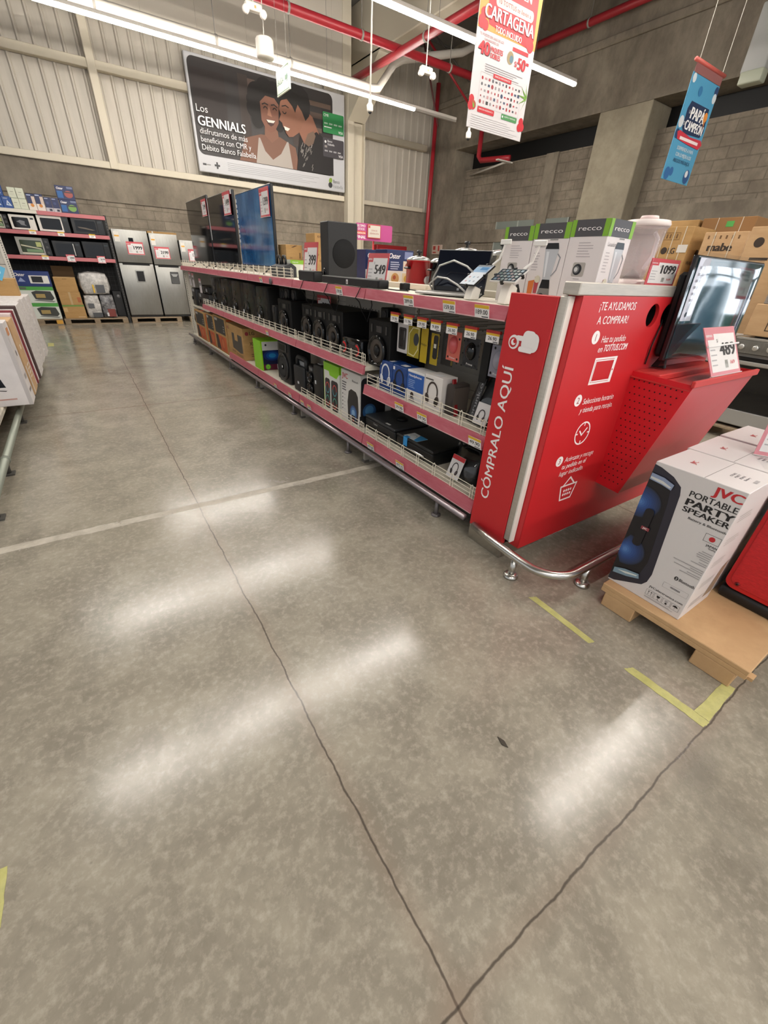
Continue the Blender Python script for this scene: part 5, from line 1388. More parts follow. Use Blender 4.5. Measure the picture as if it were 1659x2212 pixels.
mb = MB(); mb.T = Matrix.Rotation(-0.25, 4, 'Y'); mb.box((-0.006, 0, 0), (0.006, 0.03, 0.235), C('8a1c20', 0.4), 0.002); mb.box((-0.009, 0.003, 0.005), (-0.006, 0.028, 0.23), C('2a0e10')); tag(mb.build('folded_card', None, (1.88, 1.945, LS), LEFT), 'thin dark red card leaning beside the brown case', 'card')
def bag(name, label, loc, w, h, d, body, k, lean=0.0, rz=LEFT, window=None, txt=None):
    t = thing(name, label, 'bag', loc, rz, 'clear zip bags of headphones')
    rr = random.Random(k)
    SHR = Matrix(((1, 0, 0, 0), (0, 1, math.tan(lean), 0), (0, 0, 1, 0), (0, 0, 0, 1)))
    mb = MB(); mb.T = SHR
    b = bmesh.new(); bmesh.ops.create_cube(b, size=1.0); bmesh.ops.subdivide_edges(b, edges=list(b.edges), cuts=6, use_grid_fill=True)
    for v in b.verts:
        u = v.co.x; q = v.co.z + 0.5
        bulge = (1 - (2 * u) ** 2 * 0.75) * (1 - (2 * q - 0.9) ** 2 * 0.6)
        v.co = Vector((u * w * (1 - 0.12 * q) + (rr.random() - 0.5) * 0.008, v.co.y * d * max(0.15, bulge) + d / 2 + (rr.random() - 0.5) * 0.008, q * h + (0.0 if q < 0.05 else (rr.random() - 0.5) * 0.008)))
    mb.bm(b, body, True); mb.build('pouch', t)
    mb = MB(); mb.T = SHR
    b = bmesh.new(); bmesh.ops.create_grid(b, x_segments=10, y_segments=12, size=0.5)
    for v in b.verts:
        u, q = v.co.x, v.co.y + 0.5
        v.co = Vector((u * w * 0.86, -0.012 + (2 * u) ** 2 * d * 0.28 + (2 * q - 0.9) ** 2 * d * 0.2 + 0.006 * math.sin(u * 17 + k) + rr.random() * 0.008, 0.02 + q * h * 0.9))
    mb.bm(b, FILM, True); mb.build('clear_front', t)
    if window:
        mb = MB(); mb.T = SHR; a0, b0, a1, b1 = window
        mb.box((a0 * w, -0.02, b0 * h), (a1 * w, -0.017, b1 * h), C('d9d6d6', 0.4))
        F = Face(mb, (a0 * w, -0.0203, b0 * h), (1, 0, 0), (0, 0, 1)); W_ = (a1 - a0) * w; H_ = (b1 - b0) * h
        headphones(F, W_ * 0.5, H_ * 0.42, W_ * 0.6, H_ * 0.6, C('2b2426'), C('55494c'))
        if txt:
            F.rect(0, H_ * 0.82, W_, H_, C('c52a30', 0.4), 1)
        mb.build('insert_card', t)
    mb = MB(); mb.T = SHR
    for q in range(0 if window else 3):
        mb.tube([(w * (-0.4 + 0.3 * q), d * 0.1, h * (0.95 - 0.1 * q)), (w * (-0.3 + 0.25 * q), -0.02, h * 0.8), (w * (-0.15 + 0.2 * q + 0.1 * math.sin(k)), -0.028, h * 0.62), (w * (0.1 + 0.12 * q), -0.024, h * 0.52), (w * 0.42, d * 0.1, h * (0.5 + 0.12 * q))], 0.006, BLKS, 6)
    mb.tube([(-w * 0.3, d * 0.4, h * 0.97), (-w * 0.2, d * 0.4, h * 1.08), (w * 0.2, d * 0.4, h * 1.08), (w * 0.3, d * 0.4, h * 0.97)], 0.009, BLK, 7); mb.build('handle', t)
    return t
NYL = noisy('black_nylon', '0c0c0d', '151517', scale=20, r0=0.35, r1=0.6)
t = bag('headphone_bag', 'shiny black and clear pouch with a grey printed strip, beside the kiosk panel', (1.85, 1.75, LS), 0.26, 0.31, 0.16, NYL, 3, 0.28, LEFT, (0.04, 0.1, 0.46, 0.5))
mb = MB(); mb.T = Matrix.Rotation(-0.28, 4, 'X'); F = Face(mb, (-0.03, -0.022, 0.03), (1, 0, 0.6), (-0.6, 0, 1)); mb.box((-0.035, -0.021, 0.05), (0.01, -0.016, 0.29), C('262628', 0.6)); Face(mb, (0.0, -0.0215, 0.06), (0, 0, 1), (-1, 0, 0)).text('prunk.o', 0.0, 0.0, 0.026, C('7d7d80'), 1, 'l', 0.02, 0.2); mb.build('printed_strip', t)

# ---------------------------------------------------------------- bottom shelf
BS = 0.2465
ORG = C('c0582a', 0.55)
def orange_box(label, y0, y1, h):
    w = y1 - y0
    t = thing('appliance_carton', label, 'box', at(1.79, y0, y1, 0.1665), LEFT, 'orange and charcoal cartons on the bottom shelf')
    mb = MB(); mb.box((-w / 2, 0, 0), (w / 2, 0.42, h), CARD, 0.003)
    F = front(mb, w, h)
    F.rect(w * 0.08, h * 0.52, w * 0.92, h * 0.95, C('33312f', 0.6), 1); F.rect(w * 0.05, h * 0.04, w * 0.92, h * 0.46, ORG, 1); F.disc(w * 0.6, h * 0.25, h * 0.19, C('a84424', 0.5), 2, 20, h * 0.2); F.disc(w * 0.62, h * 0.25, h * 0.13, C('c46a3c', 0.5), 3); F.poly([(w * 0.06, h * 0.05), (w * 0.06, h * 0.45), (w * 0.26, h * 0.45), (w * 0.4, h * 0.05)], C('3d2f2a', 0.6), 2)
    F.rrect(w * 0.1, h * 0.86, w * 0.35, h * 0.93, 0.01, C('a5a19c'), 2); F.rect(w * 0.12, h * 0.485, w * 0.3, h * 0.5, C('b9a184'), 2); F.lines(w * 0.75, h * 0.6, w * 0.9, h * 0.8, 3, C('8d8a86'), 2)
    Tt = topf(mb, w, h); Tt.rect(w * 0.08, 0.03, w * 0.92, 0.39, C('3a2c26', 0.6), 1); Tt.rect(w * 0.4, 0.03, w * 0.6, 0.39, ORG, 2)
    S = rside(mb, w, 0.42); S.rect(0.02, h * 0.02, 0.4, h * 0.97, ORG, 1); S.rect(0.19, h * 0.02, 0.23, h * 0.97, C('8f3f22'), 2)
    mb.build('carton', t)
orange_box('orange and charcoal carton farthest from the kiosk, beside dark bags', 8.6, 9.38, 0.49)
orange_box('orange and charcoal carton in the middle of the three', 7.95, 8.44, 0.52)
orange_box('orange and charcoal carton nearest the bronze one, with its orange side showing', 7.19, 7.92, 0.545)
for k, (yy, hh, lab) in enumerate(((9.5, 0.42, 'dark purse-like bag on the bottom shelf next to the farthest orange carton'), (9.69, 0.43, 'dark bag on the bottom shelf right against the white end panel'))):
    bag('soft_bag', lab, (1.85, yy, 0.1665), 0.17, hh, 0.2, NYL, 11 + k, 0.08)
t = thing('speaker_carton', 'bronze cardboard carton with a picture of tower speakers on the bottom shelf', 'box', at(1.785, 6.3, 7.1, 0.2465), LEFT)
w, h = 0.8, 0.43
mb = MB(); mb.box((-w / 2, 0, 0), (w / 2, 0.38, h), CARD, 0.003)
F = front(mb, w, h); F.disc(w * 0.05, h * 0.85, 0.022, C('8e2f38'), 1); F.text('LG', w * 0.09, h * 0.81, 0.045, C('4a3423'), 1, 'l', 0.03, 0.07)
F.poly([(w * 0.3, h * 0.24), (w * 0.3, h * 0.74), (w * 0.46, h * 0.74), (w * 0.46, h * 0.52), (w * 0.66, h * 0.52), (w * 0.66, h * 0.74), (w * 0.92, h * 0.74), (w * 0.92, h * 0.2), (w * 0.76, h * 0.16)], C('4c4640', 0.5), 1)
for q in (0.34, 0.7):
    F.rect(w * q, h * 0.25, w * (q + 0.1), h * 0.7, C('2f2b28', 0.4), 2)
F.text('XBOOM', w * 0.22, h * 0.1, 0.03, C('5c432b'), 1, 'l', 0.02, 0.18); F.lines(w * 0.5, h * 0.06, w * 0.95, h * 0.14, 2, C('5c432b'), 1)
S = rside(mb, w, 0.38); S.disc(0.06, h * 0.84, 0.026, C('8e2f38'), 1); S.text('LG', 0.1, h * 0.8, 0.045, C('4a3423'), 1, 'l', 0.03, 0.07); S.text('XBOOM', 0.09, h * 0.48, 0.045, C('4a3423'), 1, 'l', 0.03, 0.2); S.lines(0.1, h * 0.4, 0.26, h * 0.43, 1, C('5c432b'), 1); S.lines(0.1, h * 0.12, 0.2, h * 0.24, 2, C('6b5033'), 1)
Tt = topf(mb, w, h); Tt.text('LG', w * 0.45, 0.15, 0.05, C('6b5033'), 1); Tt.rect(0.0, 0.185, w, 0.195, C('8a6a3f'), 1)
mb.build('carton', t)
LIME = C('86c81a', 0.4)
t = thing('speaker_box', 'lime green box turned sideways with a blue glowing picture', 'box', (2.0, 5.6, 0.2465))
w, h = 0.4, 0.37
mb = MB(); mb.box((-0.2, 0, 0), (0.2, 0.3, h), LIME, 0.003)
F = front(mb, w, h); F.rect(0.02, h * 0.68, w, h * 0.97, C('c9c9c9', 0.4), 1); F.disc(0.07, h * 0.86, 0.013, BLK, 2); F.rect(0.02, h * 0.2, w, h * 0.68, C('14173a', 0.35), 1); F.rect(0.02, 0.002, w, h * 0.2, C('5a1a30', 0.35), 1)
for rr_, cc in ((0.12, '17316a'), (0.085, '1c4f98'), (0.05, '2a80bc')):
    F.disc(0.15, h * 0.5, rr_, C(cc, 0.3), 2 + int((0.13 - rr_) * 30), 24, rr_ * 0.55)
F.disc(0.08, h * 0.12, 0.035, C('58a03a'), 3); F.disc(0.08, h * 0.12, 0.022, C('86c81a'), 4); F.disc(0.08, h * 0.12, 0.012, C('58a03a'), 5)
mb.build('carton', t)

def pa_body(w, h, d, m):
    """trapezoid cabinet, wider in front, with rounded edges"""
    mb = MB(); mb.prism([(-w / 2, 0), (w / 2, 0), (w * 0.36, d), (-w * 0.36, d)], 'z', 0, h, m, 0.02); return mb
t = thing('pa_speaker', 'big black loudspeaker with one large round woofer, right of the lime box', 'speaker', at(1.84, 4.72, 5.08, BS), LEFT)
pa_body(0.36, 0.465, 0.3, C('17181a', 0.5)).build('cabinet', t)
mb = MB(); mb.lathe([(0.155, 0.0), (0.155, -0.02), (0.13, -0.026), (0.125, -0.016)], C('1e1f21', 0.45), (0, 0, 0.185), 40, 'y'); mb.lathe([(0.127, -0.014), (0.1, -0.022), (0.03, -0.016)], C('242526', 0.8), (0, 0, 0.185), 32, 'y'); mb.box((-0.012, -0.024, 0.175), (0.008, -0.019, 0.2), C('c9c9c9')); mb.build('woofer', t)
mb = MB(); mb.prism([(-0.14, 0.36), (0.12, 0.36), (0.13, 0.45), (-0.13, 0.45)], 'y', -0.012, 0.002, C('2f3133', 0.4), 0.004); mb.prism([(-0.09, 0.372), (0.08, 0.372), (0.09, 0.438), (-0.09, 0.438)], 'y', -0.014, -0.011, BLK); mb.build('horn', t)
t = thing('pa_speaker', 'small dark cylinder speaker tucked behind the big round-woofer one', 'speaker', (1.86, 5.17, BS), LEFT)
mb = MB(); mb.lathe([(0.05, 0), (0.055, 0.01), (0.055, 0.17), (0.045, 0.18)], C('16171a', 0.4), (0, 0.06, 0), 24); mb.build('body', t)
mb = MB(); mb.box((-0.02, -0.0, 0.1), (0.02, 0.006, 0.16), C('8a8c90', 0.3), 0.004); mb.build('badge', t)
t = thing('pa_speaker', 'black portable loudspeaker with a carry handle, second from the left', 'speaker', at(1.82, 4.28, 4.57, BS), LEFT)
w, h = 0.285, 0.375
mb = MB(); mb.box((-w / 2, 0.02, 0), (w / 2, 0.25, h - 0.1), C('16181a', 0.5), 0.03, 3); mb.box((-w / 2, 0.0, 0), (w / 2, 0.04, h - 0.095), C('1b1d20', 0.6), 0.018, 2)
mb.build('cabinet', t)
mb = MB(); mb.tube([(-w / 2 + 0.025, 0.05, h - 0.12), (-w / 2 + 0.025, 0.05, h - 0.035), (-w / 2 + 0.05, 0.05, h - 0.012), (w / 2 - 0.05, 0.05, h - 0.012), (w / 2 - 0.025, 0.05, h - 0.035), (w / 2 - 0.025, 0.05, h - 0.12)], 0.024, C('1d1f22', 0.5), 10); mb.build('handle', t)
mb = MB(); mb.prism([(-0.08, h - 0.1), (0.08, h - 0.1), (0.05, h - 0.055), (-0.1, h - 0.055)], 'y', 0.06, 0.075, C('9a9da1', 0.25)); mb.build('control_panel', t)
mb = MB(); mb.box((-0.03, -0.003, 0.09), (0.01, 0.001, 0.115), C('c5c7ca')); mb.build('badge', t)
t = thing('pa_speaker', 'small black two-driver loudspeaker squeezed between two bigger ones', 'speaker', at(1.85, 4.06, 4.22, BS), LEFT)
mb = MB(); mb.box((-0.08, 0, 0), (0.08, 0.2, 0.33), C('1a1b1d', 0.45), 0.014, 2); mb.build('cabinet', t)
for q, r_ in ((0.1, 0.062), (0.22, 0.055)):
    mb = MB(); woofer(mb, 0, q, r_); mb.build('driver', t)
mb = MB(); mb.box((-0.04, -0.006, 0.285), (0.04, 0.0, 0.318), C('5c5f64', 0.25), 0.003); mb.build('control_panel', t)
t = thing('pa_speaker', 'tall slim black column loudspeaker beside the lime and white box', 'speaker', at(1.82, 3.84, 4.04, BS), LEFT)
mb = MB(); mb.box((-0.1, 0, 0), (0.1, 0.24, 0.385), C('141517', 0.5), 0.028, 3); mb.build('cabinet', t)
mb = MB(); mb.box((-0.04, 0.03, 0.383), (0.03, 0.09, 0.392), C('9a9da1', 0.3), 0.004); mb.build('control_panel', t)
mb = MB(); mb.box((-0.05, -0.003, 0.19), (-0.02, 0.001, 0.225), C('c5c7ca')); mb.build('badge', t)
for (yy, hh) in ((4.45, 0.36),):
    t = thing('microphone_stand', 'dark speaker pole upright standing behind the handled loudspeaker', 'stand', (2.16, yy, BS), LEFT)
    mb = MB(); mb.tube([(0, 0, 0), (0, 0, 0.5)], 0.012, C('8d8f92', 0.3, 0.5), 8); mb.build('pole', t); mb = MB(); mb.lathe([(0.05, 0), (0.05, 0.012), (0.02, 0.02)], BLK, n=16); mb.build('base', t)
t = thing('speaker_box', 'lime and white box picturing two-woofer speakers with coloured rings', 'box', at(1.825, 3.47, 3.79, BS), LEFT)
w, h = 0.315, 0.45
mb = MB(); mb.box((-w / 2, 0, 0), (w / 2, 0.32, h), C('d6d8d2', 0.4), 0.003)
F = front(mb, w, h); F.rect(0, h * 0.84, w, h, LIME, 1); F.poly([(w * 0.35, h * 0.84), (w * 0.4, h * 0.76), (w * 0.85, h * 0.74), (w, h * 0.84)], LIME, 1); F.rect(0, 0, w * 0.03, h, C('b5d56a'), 1)
for q0, q1 in ((0.08, 0.42), (0.5, 0.95)):
    F.rrect(w * q0, h * 0.03, w * q1, h * 0.68, 0.03, C('211d24', 0.35), 2)
    cx = w * (q0 + q1) / 2
    for z_, c1, c2 in ((0.48, 'c8413f', '3f8fa0'), (0.2, '3f9a86', 'c84a3f')):
        F.arc(cx, h * z_, w * 0.12, 0, 180, w * 0.03, C(c1, 0.3), 3, 14, h * 0.11); F.arc(cx, h * z_, w * 0.12, 180, 360, w * 0.03, C(c2, 0.3), 3, 14, h * 0.11)
Tt = topf(mb, w, h); Tt.rect(0, 0, w, 0.32, LIME, 1); Tt.stroke([(w * 0.4, 0.06), (w * 0.6, 0.12), (w * 0.9, 0.16)], 0.02, C('1c2a10'), 2)
S = rside(mb, w, 0.32); S.rect(0, h * 0.84, 0.32, h, LIME, 1)
mb.build('carton', t)
t = thing('speaker_box', 'white party speaker carton with a glowing blue picture, left of the grey printer', 'box', at(1.825, 3.08, 3.43, BS), LEFT)
w, h = 0.345, 0.455
mb = MB(); mb.box((-w / 2, 0, 0), (w / 2, 0.34, h), C('d3d1ce', 0.4), 0.003)
F = front(mb, w, h); F.text('JVC', w * 0.06, h * 0.84, 0.045, C('b92530'), 1, 'l', 0.03, w * 0.3); F.lines(w * 0.06, h * 0.6, w * 0.3, h * 0.8, 4, C('55535a'), 1, 0.45)
for k in range(5):
    F.disc(w * 0.09, h * (0.52 - k * 0.075), 0.008, C('3a3a3e'), 1, 10); F.rect(w * 0.15, h * (0.51 - k * 0.075), w * 0.25, h * (0.52 - k * 0.075), C('a5a3a6'), 1)
F.text('Bluetooth', w * 0.6, h * 0.83, 0.018, C('3a3a3e'), 1, 'l', 0.01, w * 0.3)
F.poly([(w * 0.4, h * 0.04), (w * 0.36, h * 0.4), (w * 0.42, h * 0.62), (w * 0.55, h * 0.68), (w * 0.8, h * 0.66), (w * 0.9, h * 0.58), (w * 0.95, h * 0.3), (w * 0.9, h * 0.03)], C('1b1a20', 0.3), 1)
for r_, cc in ((0.065, '24457a'), (0.05, '3b6ea6'), (0.03, '7fa6cc')):
    F.disc(w * 0.68, h * 0.22, r_, C(cc, 0.3), 2 + int((0.07 - r_) * 60), 20, r_ * 1.1)
F.rect(w * 0.6, h * 0.06, w * 0.78, h * 0.18, C('15151a'), 5); F.rect(w * 0.66, h * 0.06, w * 0.73, h * 0.1, C('b92530'), 6)
S = rside(mb, w, 0.34); S.rrect(0.01, h * 0.02, 0.27, h * 0.95, 0.04, C('201f25', 0.3), 1); S.disc(0.1, h * 0.3, 0.07, C('2f5480', 0.3), 2); S.disc(0.1, h * 0.32, 0.045, C('4a7cab', 0.3), 3); S.rect(0.0, 0.0, 0.13, h * 0.22, C('101014'), 4)
mb.build('carton', t)
def printer(label, y0, y1, h, m, top, x=1.86, kind=0):
    w = y1 - y0
    t = thing('printer', label, 'printer', at(x, y0, y1, BS), LEFT, 'printers on the bottom shelf')
    mb = MB(); mb.prism([(0.02, 0), (0.36, 0), (0.36, h - 0.025), (0.0, h - 0.025), (0.0, h * 0.45)], 'x', -w / 2, w / 2, m, 0.012); mb.build('body', t)
    mb = MB(); mb.box((-w / 2, -0.004, h - 0.025), (w / 2, 0.36, h), top, 0.01, 2); mb.build('scanner_lid', t)
    mb = MB(); mb.box((-w * 0.36, -0.004, h * 0.1), (w * 0.3, 0.004, h * 0.42), BLKG, 0.004); mb.build('paper_slot', t)
    if kind == 0:
        mb = MB(); Face(mb, (-w / 2, -0.0045, 0), (1, 0, 0), (0, 0, 1)).text('Canon', w * 0.32, h * 0.62, 0.018, C('9c9c9c'), 1, 'l', 0.02, 0.06); mb.build('logo', t)
        mb = MB(); mb.box((0.06, 0.02, h), (0.12, 0.04, h + 0.001), C('dcdcdc')); mb.build('sticker', t)
        mb = MB(); mb.lathe([(0.05, h), (0.05, h + 0.015), (0.02, h + 0.03)], BLK, (0.05, 0.2, 0), 18); mb.build('cable_coil', t)
    else:
        mb = MB(); mb.box((-0.15, 0.01, h), (0.02, 0.12, h + 0.001), C('d8dde0')); F = Face(mb, (-0.15, 0.01, h + 0.0011), (1, 0, 0), (0, 1, 0)); F.poly([(0.08, 0.11), (0.17, 0.11), (0.17, 0), (0.13, 0)], C('3796d6'), 1); F.arc(0.06, 0.05, 0.03, 0, 200, 0.004, C('8a949a'), 1, 8); mb.build('leaflet', t)
        mb = MB(); mb.box((-0.13, -0.006, h * 0.45), (-0.08, -0.003, h), C('2f93d8', 0.4)); mb.box((-0.13, -0.006, h), (-0.08, 0.03, h + 0.0015), C('2f93d8', 0.4)); mb.build('blue_tape', t)
    return t
printer('grey printer on the bottom shelf behind the 659.00 label', 2.58, 3.04, 0.135, C('1b1d1f', 0.45), C('2b2d30', 0.5))
printer('black printer with a blue tape and leaflet on its lid', 2.09, 2.55, 0.125, C('121314', 0.4), C('151617', 0.45), 1.86, 1)
bag('headphone_bag', 'clear bag with a red-topped headphone card, lying on the bottom shelf by the kiosk', (1.86, 1.83, BS), 0.27, 0.2, 0.16, NYL, 5, 0.35, LEFT, (-0.32, 0.08, 0.12, 0.85), True)
bag('headphone_bag', 'black wrinkled bag behind the red-topped headphone card', (2.02, 1.95, BS), 0.26, 0.28, 0.14, NYL, 8, 0.2)
bag('headphone_bag', 'black bag pressed against the kiosk panel on the bottom shelf', (1.9, 1.63, BS), 0.15, 0.24, 0.14, NYL, 9, 0.2)
# ================================================================== back rack, refrigerators, left shelving, right-hand goods
YR = 13.05
t = thing('display_rack', 'black steel rack with pink strips holding microwaves, standing on the floor at the back wall', 'rack', (-0.1, YR, 0))
def rk(): return W((-0.1, YR, 0))
for (px, py) in ((0.9, YR + 0.05), (0.9, YR + 0.6), (-1.35, YR + 0.05), (-1.35, YR + 0.6)):
    mb = rk(); mb.box((px, py, 0), (px + 0.05, py + 0.05, 2.24), C('1a1a1b', 0.5))
    if py < YR + 0.3:
        for j in range(36):
            mb.box((px + 0.02, py - 0.002, 0.2 + j * 0.055), (px + 0.03, py, 0.22 + j * 0.055), C('6a6864'))
    mb.build('upright', t)
mb = rk(); mb.box((-1.35, YR + 0.62, 0.1), (0.93, YR + 0.64, 2.2), C('161617', 0.7))
for j in range(24):
    mb.box((-1.35 + j * 0.095, YR + 0.612, 0.15), (-1.345 + j * 0.095, YR + 0.62, 1.3), C('3a3a3b'))
for j in range(12):
    mb.box((-1.35, YR + 0.612, 0.15 + j * 0.095), (0.93, YR + 0.62, 0.155 + j * 0.095), C('3a3a3b'))
mb.build('mesh_back', t)
for z, x0 in ((2.215, -0.32), (1.845, -1.35), (1.385, -1.35)):
    mb = rk(); mb.box((-1.35, YR + 0.02, z - 0.03), (0.92, YR + 0.62, z), C('2a2a2b' if z < 2 else 'cfc9be', 0.6)); s_ = mb.build('shelf', t)
    mb = rk(); mb.box((x0, YR - 0.015, z - 0.07), (0.92, YR + 0.02, z + 0.004), C('bd6e73', 0.45), 0.006); mb.build('price_strip', s_)
mb = rk(); mb.box((-1.35, YR - 0.01, 2.155), (-0.32, YR + 0.02, 2.215), C('d8d2c6')); mb.build('white_strip', t)
for (px, pz, tx, lab) in ((-0.5, 1.785, '239', 'small shelf label under the smaller white microwave'), (0.0, 1.785, '299', 'small shelf label under the larger white microwave'), (0.58, 1.785, '329', 'small shelf label under the black microwave of the upper row'), (-0.42, 1.325, '199', 'small shelf label under the toaster oven with green print')):
    mb = MB(); mb.box((-0.06, 0, 0), (0.06, 0.003, 0.075), PAPER); F = Face(mb, (-0.06, 0, 0), (1, 0, 0), (0, 0, 1)); F.rect(0, 0.052, 0.12, 0.075, YEL, 1); F.text(tx, 0.06, 0.015, 0.025, NUM, 1, 'c', 0.02)
    tag(mb.build('price_label', None, (px, YR - 0.02, pz)), lab, 'price label')
for (px, tx, lab) in ((0.05, '299', 'pink-topped price card under the black microwave with a bright handle'), (0.64, '319', 'pink-topped price card under the right-hand black microwave')):
    price_sign(lab, tx, (px, YR - 0.022, 1.30), 0.16, 0.14)

def microwave(label, x0, x1, z, h, body, kind, cat='microwave'):
    w = x1 - x0
    t = thing('microwave' if cat == 'microwave' else 'toaster_oven', label, cat, ((x0 + x1) / 2, YR + 0.03, z))
    mb = MB(); mb.box((-w / 2, 0.01, 0.01), (w / 2, 0.38, h), body, 0.008); mb.build('body', t)
    dr = 0.78 if kind != 'oven' else 0.8
    mb = MB(); mb.box((-w / 2, 0, 0.012), (-w / 2 + w * dr, 0.014, h - 0.002), body if kind != 'oven' else C('9b9a94', 0.3), 0.004)
    F = Face(mb, (-w / 2, -0.0008, 0), (1, 0, 0), (0, 0, 1), 0.001)
    gl = C('15161a', 0.08) if kind != 'oven' else C('3a4436', 0.1)
    F.rrect(w * 0.1, h * 0.16, w * (dr - 0.04 if kind != 'full' else 0.74), h * 0.84, 0.02, gl, 1)
    if kind == 'white':
        F.poly([(w * 0.25, h * 0.55), (w * 0.4, h * 0.66), (w * 0.58, h * 0.6), (w * 0.55, h * 0.4), (w * 0.62, h * 0.3), (w * 0.4, h * 0.35), (w * 0.35, h * 0.48)], C('77797e'), 2)  # crumpled reflection painted on the door glass as a grey shape
    if kind == 'oven':
        F.poly([(w * 0.12, h * 0.6), (w * 0.7, h * 0.42), (w * 0.72, h * 0.36), (w * 0.12, h * 0.52)], C('b8b49c'), 2); F.rect(w * 0.25, h * 0.2, w * 0.74, h * 0.36, C('6f8a68'), 2); F.rect(w * 0.1, h * 0.08, w * 0.74, h * 0.17, C('c5c0ae'), 2); F.rect(w * 0.58, h * 0.5, w * 0.74, h * 0.76, C('a8ae72'), 2)
    if kind == 'dark':
        F.poly([(w * 0.15, h * 0.45), (w * 0.4, h * 0.42), (w * 0.7, h * 0.3), (w * 0.6, h * 0.27), (w * 0.2, h * 0.38)], C('5c544a'), 2)
    mb.build('door', t)
    mb = MB(); mb.box((-w / 2 + w * dr + 0.003, 0, 0.012), (w / 2, 0.014, h - 0.002), body if kind == 'white' else C('1b1b1d', 0.2), 0.003)
    F = Face(mb, (-w / 2 + w * dr, -0.0008, 0), (1, 0, 0), (0, 0, 1), 0.001)
    if kind == 'oven':
        for q in (0.2, 0.5, 0.8):
            F.disc(w * 0.1, h * q, 0.025, C('3c3c3e', 0.3), 1)
    else:
        F.rect(w * 0.04, h * 0.74, w * 0.17, h * 0.86, C('2a3034', 0.2), 1)
    mb.build('control_panel', t)
    if kind == 'handle':
        mb = MB(); mb.box((w * 0.22, -0.03, h * 0.1), (w * 0.25, 0.0, h * 0.86), C('d8d6d2', 0.2), 0.006); mb.build('handle', t)
    for sx in (-0.4, 0.4):
        mb = MB(); mb.box((sx * w - 0.02, 0.05, 0), (sx * w + 0.02, 0.3, 0.012), BLK); mb.build('foot', t)
    return t
WMW = C('dcd7d0', 0.35)
microwave('dark toaster oven at the left end of the upper rack row', -1.24, -0.86, 1.846, 0.26, C('3f3e3a', 0.3), 'oven', 'toaster oven')
microwave('smaller white microwave with a crumpled reflection on its door, upper rack row', -0.83, -0.4, 1.846, 0.27, WMW, 'white')
microwave('larger white microwave with a wide dark door, upper rack row', -0.36, 0.2, 1.846, 0.3, WMW, 'full')
microwave('black microwave at the right end of the upper rack row', 0.25, 0.86, 1.846, 0.31, C('191818', 0.25), 'dark')
microwave('toaster oven with green food print on its door, lower rack row', -0.85, -0.27, 1.386, 0.34, C('232323', 0.3), 'oven', 'toaster oven')
microwave('black microwave with a bright vertical handle, lower rack row', -0.22, 0.3, 1.386, 0.31, C('141415', 0.25), 'handle')
microwave('plain black microwave at the right end of the lower rack row', 0.34, 0.86, 1.386, 0.33, C('141415', 0.2), 'plain')

def small_box(label, x0, x1, z, h, base, art, d=0.2, grp=None, y=YR + 0.03):
    w = x1 - x0
    mb = MB(); mb.box((-w / 2, 0, 0), (w / 2, d, h), base, 0.003); art(front(mb, w, h, lift=0.0015), w, h)
    return tag(mb.build('product_box', None, ((x0 + x1) / 2, y, z)), label, 'box', grp)
BL = C('234a8c', 0.45); DN = C('222c55', 0.45)
def a_iron(F, w, h):
    F.poly([(w * 0.3, h * 0.25), (w * 0.85, h * 0.2), (w * 0.5, h * 0.7)], C('c9d2de'), 2); F.poly([(w * 0.42, h * 0.32), (w * 0.66, h * 0.3), (w * 0.5, h * 0.52)], C('5a7fb4'), 3); F.lines(w * 0.15, h * 0.78, w * 0.7, h * 0.9, 2, C('b9c6da'), 1)
rowlab = [('front row, first from the left', -1.2, 2.216), ('front row, second from the left', -1.01, 2.216), ('front row, third from the left', -0.84, 2.216)]
for (lb, xa, z_) in rowlab:
    small_box('blue iron box on top of the rack, ' + lb, xa, xa + 0.165, z_, 0.2, BL, a_iron, grp='blue iron boxes on top of the rack')
small_box('blue iron box on top of the rack, upper row at the left', -1.15, -0.98, 2.417, 0.2, BL, a_iron, grp='blue iron boxes on top of the rack')
small_box('blue iron box on top of the rack, upper row next to the cream boxes', -0.96, -0.79, 2.417, 0.2, BL, a_iron, grp='blue iron boxes on top of the rack')
small_box('blue iron box topping the whole pile on the rack', -1.13, -0.96, 2.618, 0.18, BL, a_iron, grp='blue iron boxes on top of the rack')
def a_cream(F, w, h):
    F.rect(0, 0, w, h * 0.06, C('9ca38f'), 1); F.rect(w * 0.3, h * 0.55, w * 0.7, h * 0.62, C('9a9a8c'), 1); F.lines(w * 0.2, h * 0.3, w * 0.8, h * 0.45, 2, C('b9b9a9'), 1)
for (xa, z_, lb) in ((-0.69, 2.216, 'cream box with grey print on the rack top, lower left of four'), (-0.56, 2.216, 'cream box with grey print on the rack top, lower right of four'), (-0.70, 2.397, 'cream box with grey print on the rack top, upper left of four'), (-0.565, 2.397, 'cream box with grey print on the rack top, upper right of four')):
    small_box(lb, xa, xa + 0.127, z_, 0.18, C('c9ccb9', 0.5), a_cream, grp='cream boxes on top of the rack')
def a_shave(F, w, h):
    F.rect(0, 0, w, h * 0.4, C('d9cfc6'), 1); F.rect(w * 0.6, h * 0.4, w, h * 0.85, C('cbb8ad'), 2); F.disc(w * 0.5, h * 0.3, w * 0.22, C('c9823c'), 3); F.rect(w * 0.1, h * 0.88, w * 0.6, h * 0.94, C('a9b2cc'), 2)
def a_dark(F, w, h):
    F.rect(0, 0, w, h * 0.27, C('b9b6bc'), 1); F.rect(w * 0.45, h * 0.05, w * 0.85, h * 0.2, C('2a2c3c'), 2); F.disc(w * 0.4, h * 0.6, w * 0.2, C('3a4672'), 2); F.rect(w * 0.1, h * 0.88, w * 0.6, h * 0.93, C('a9b2cc'), 2)
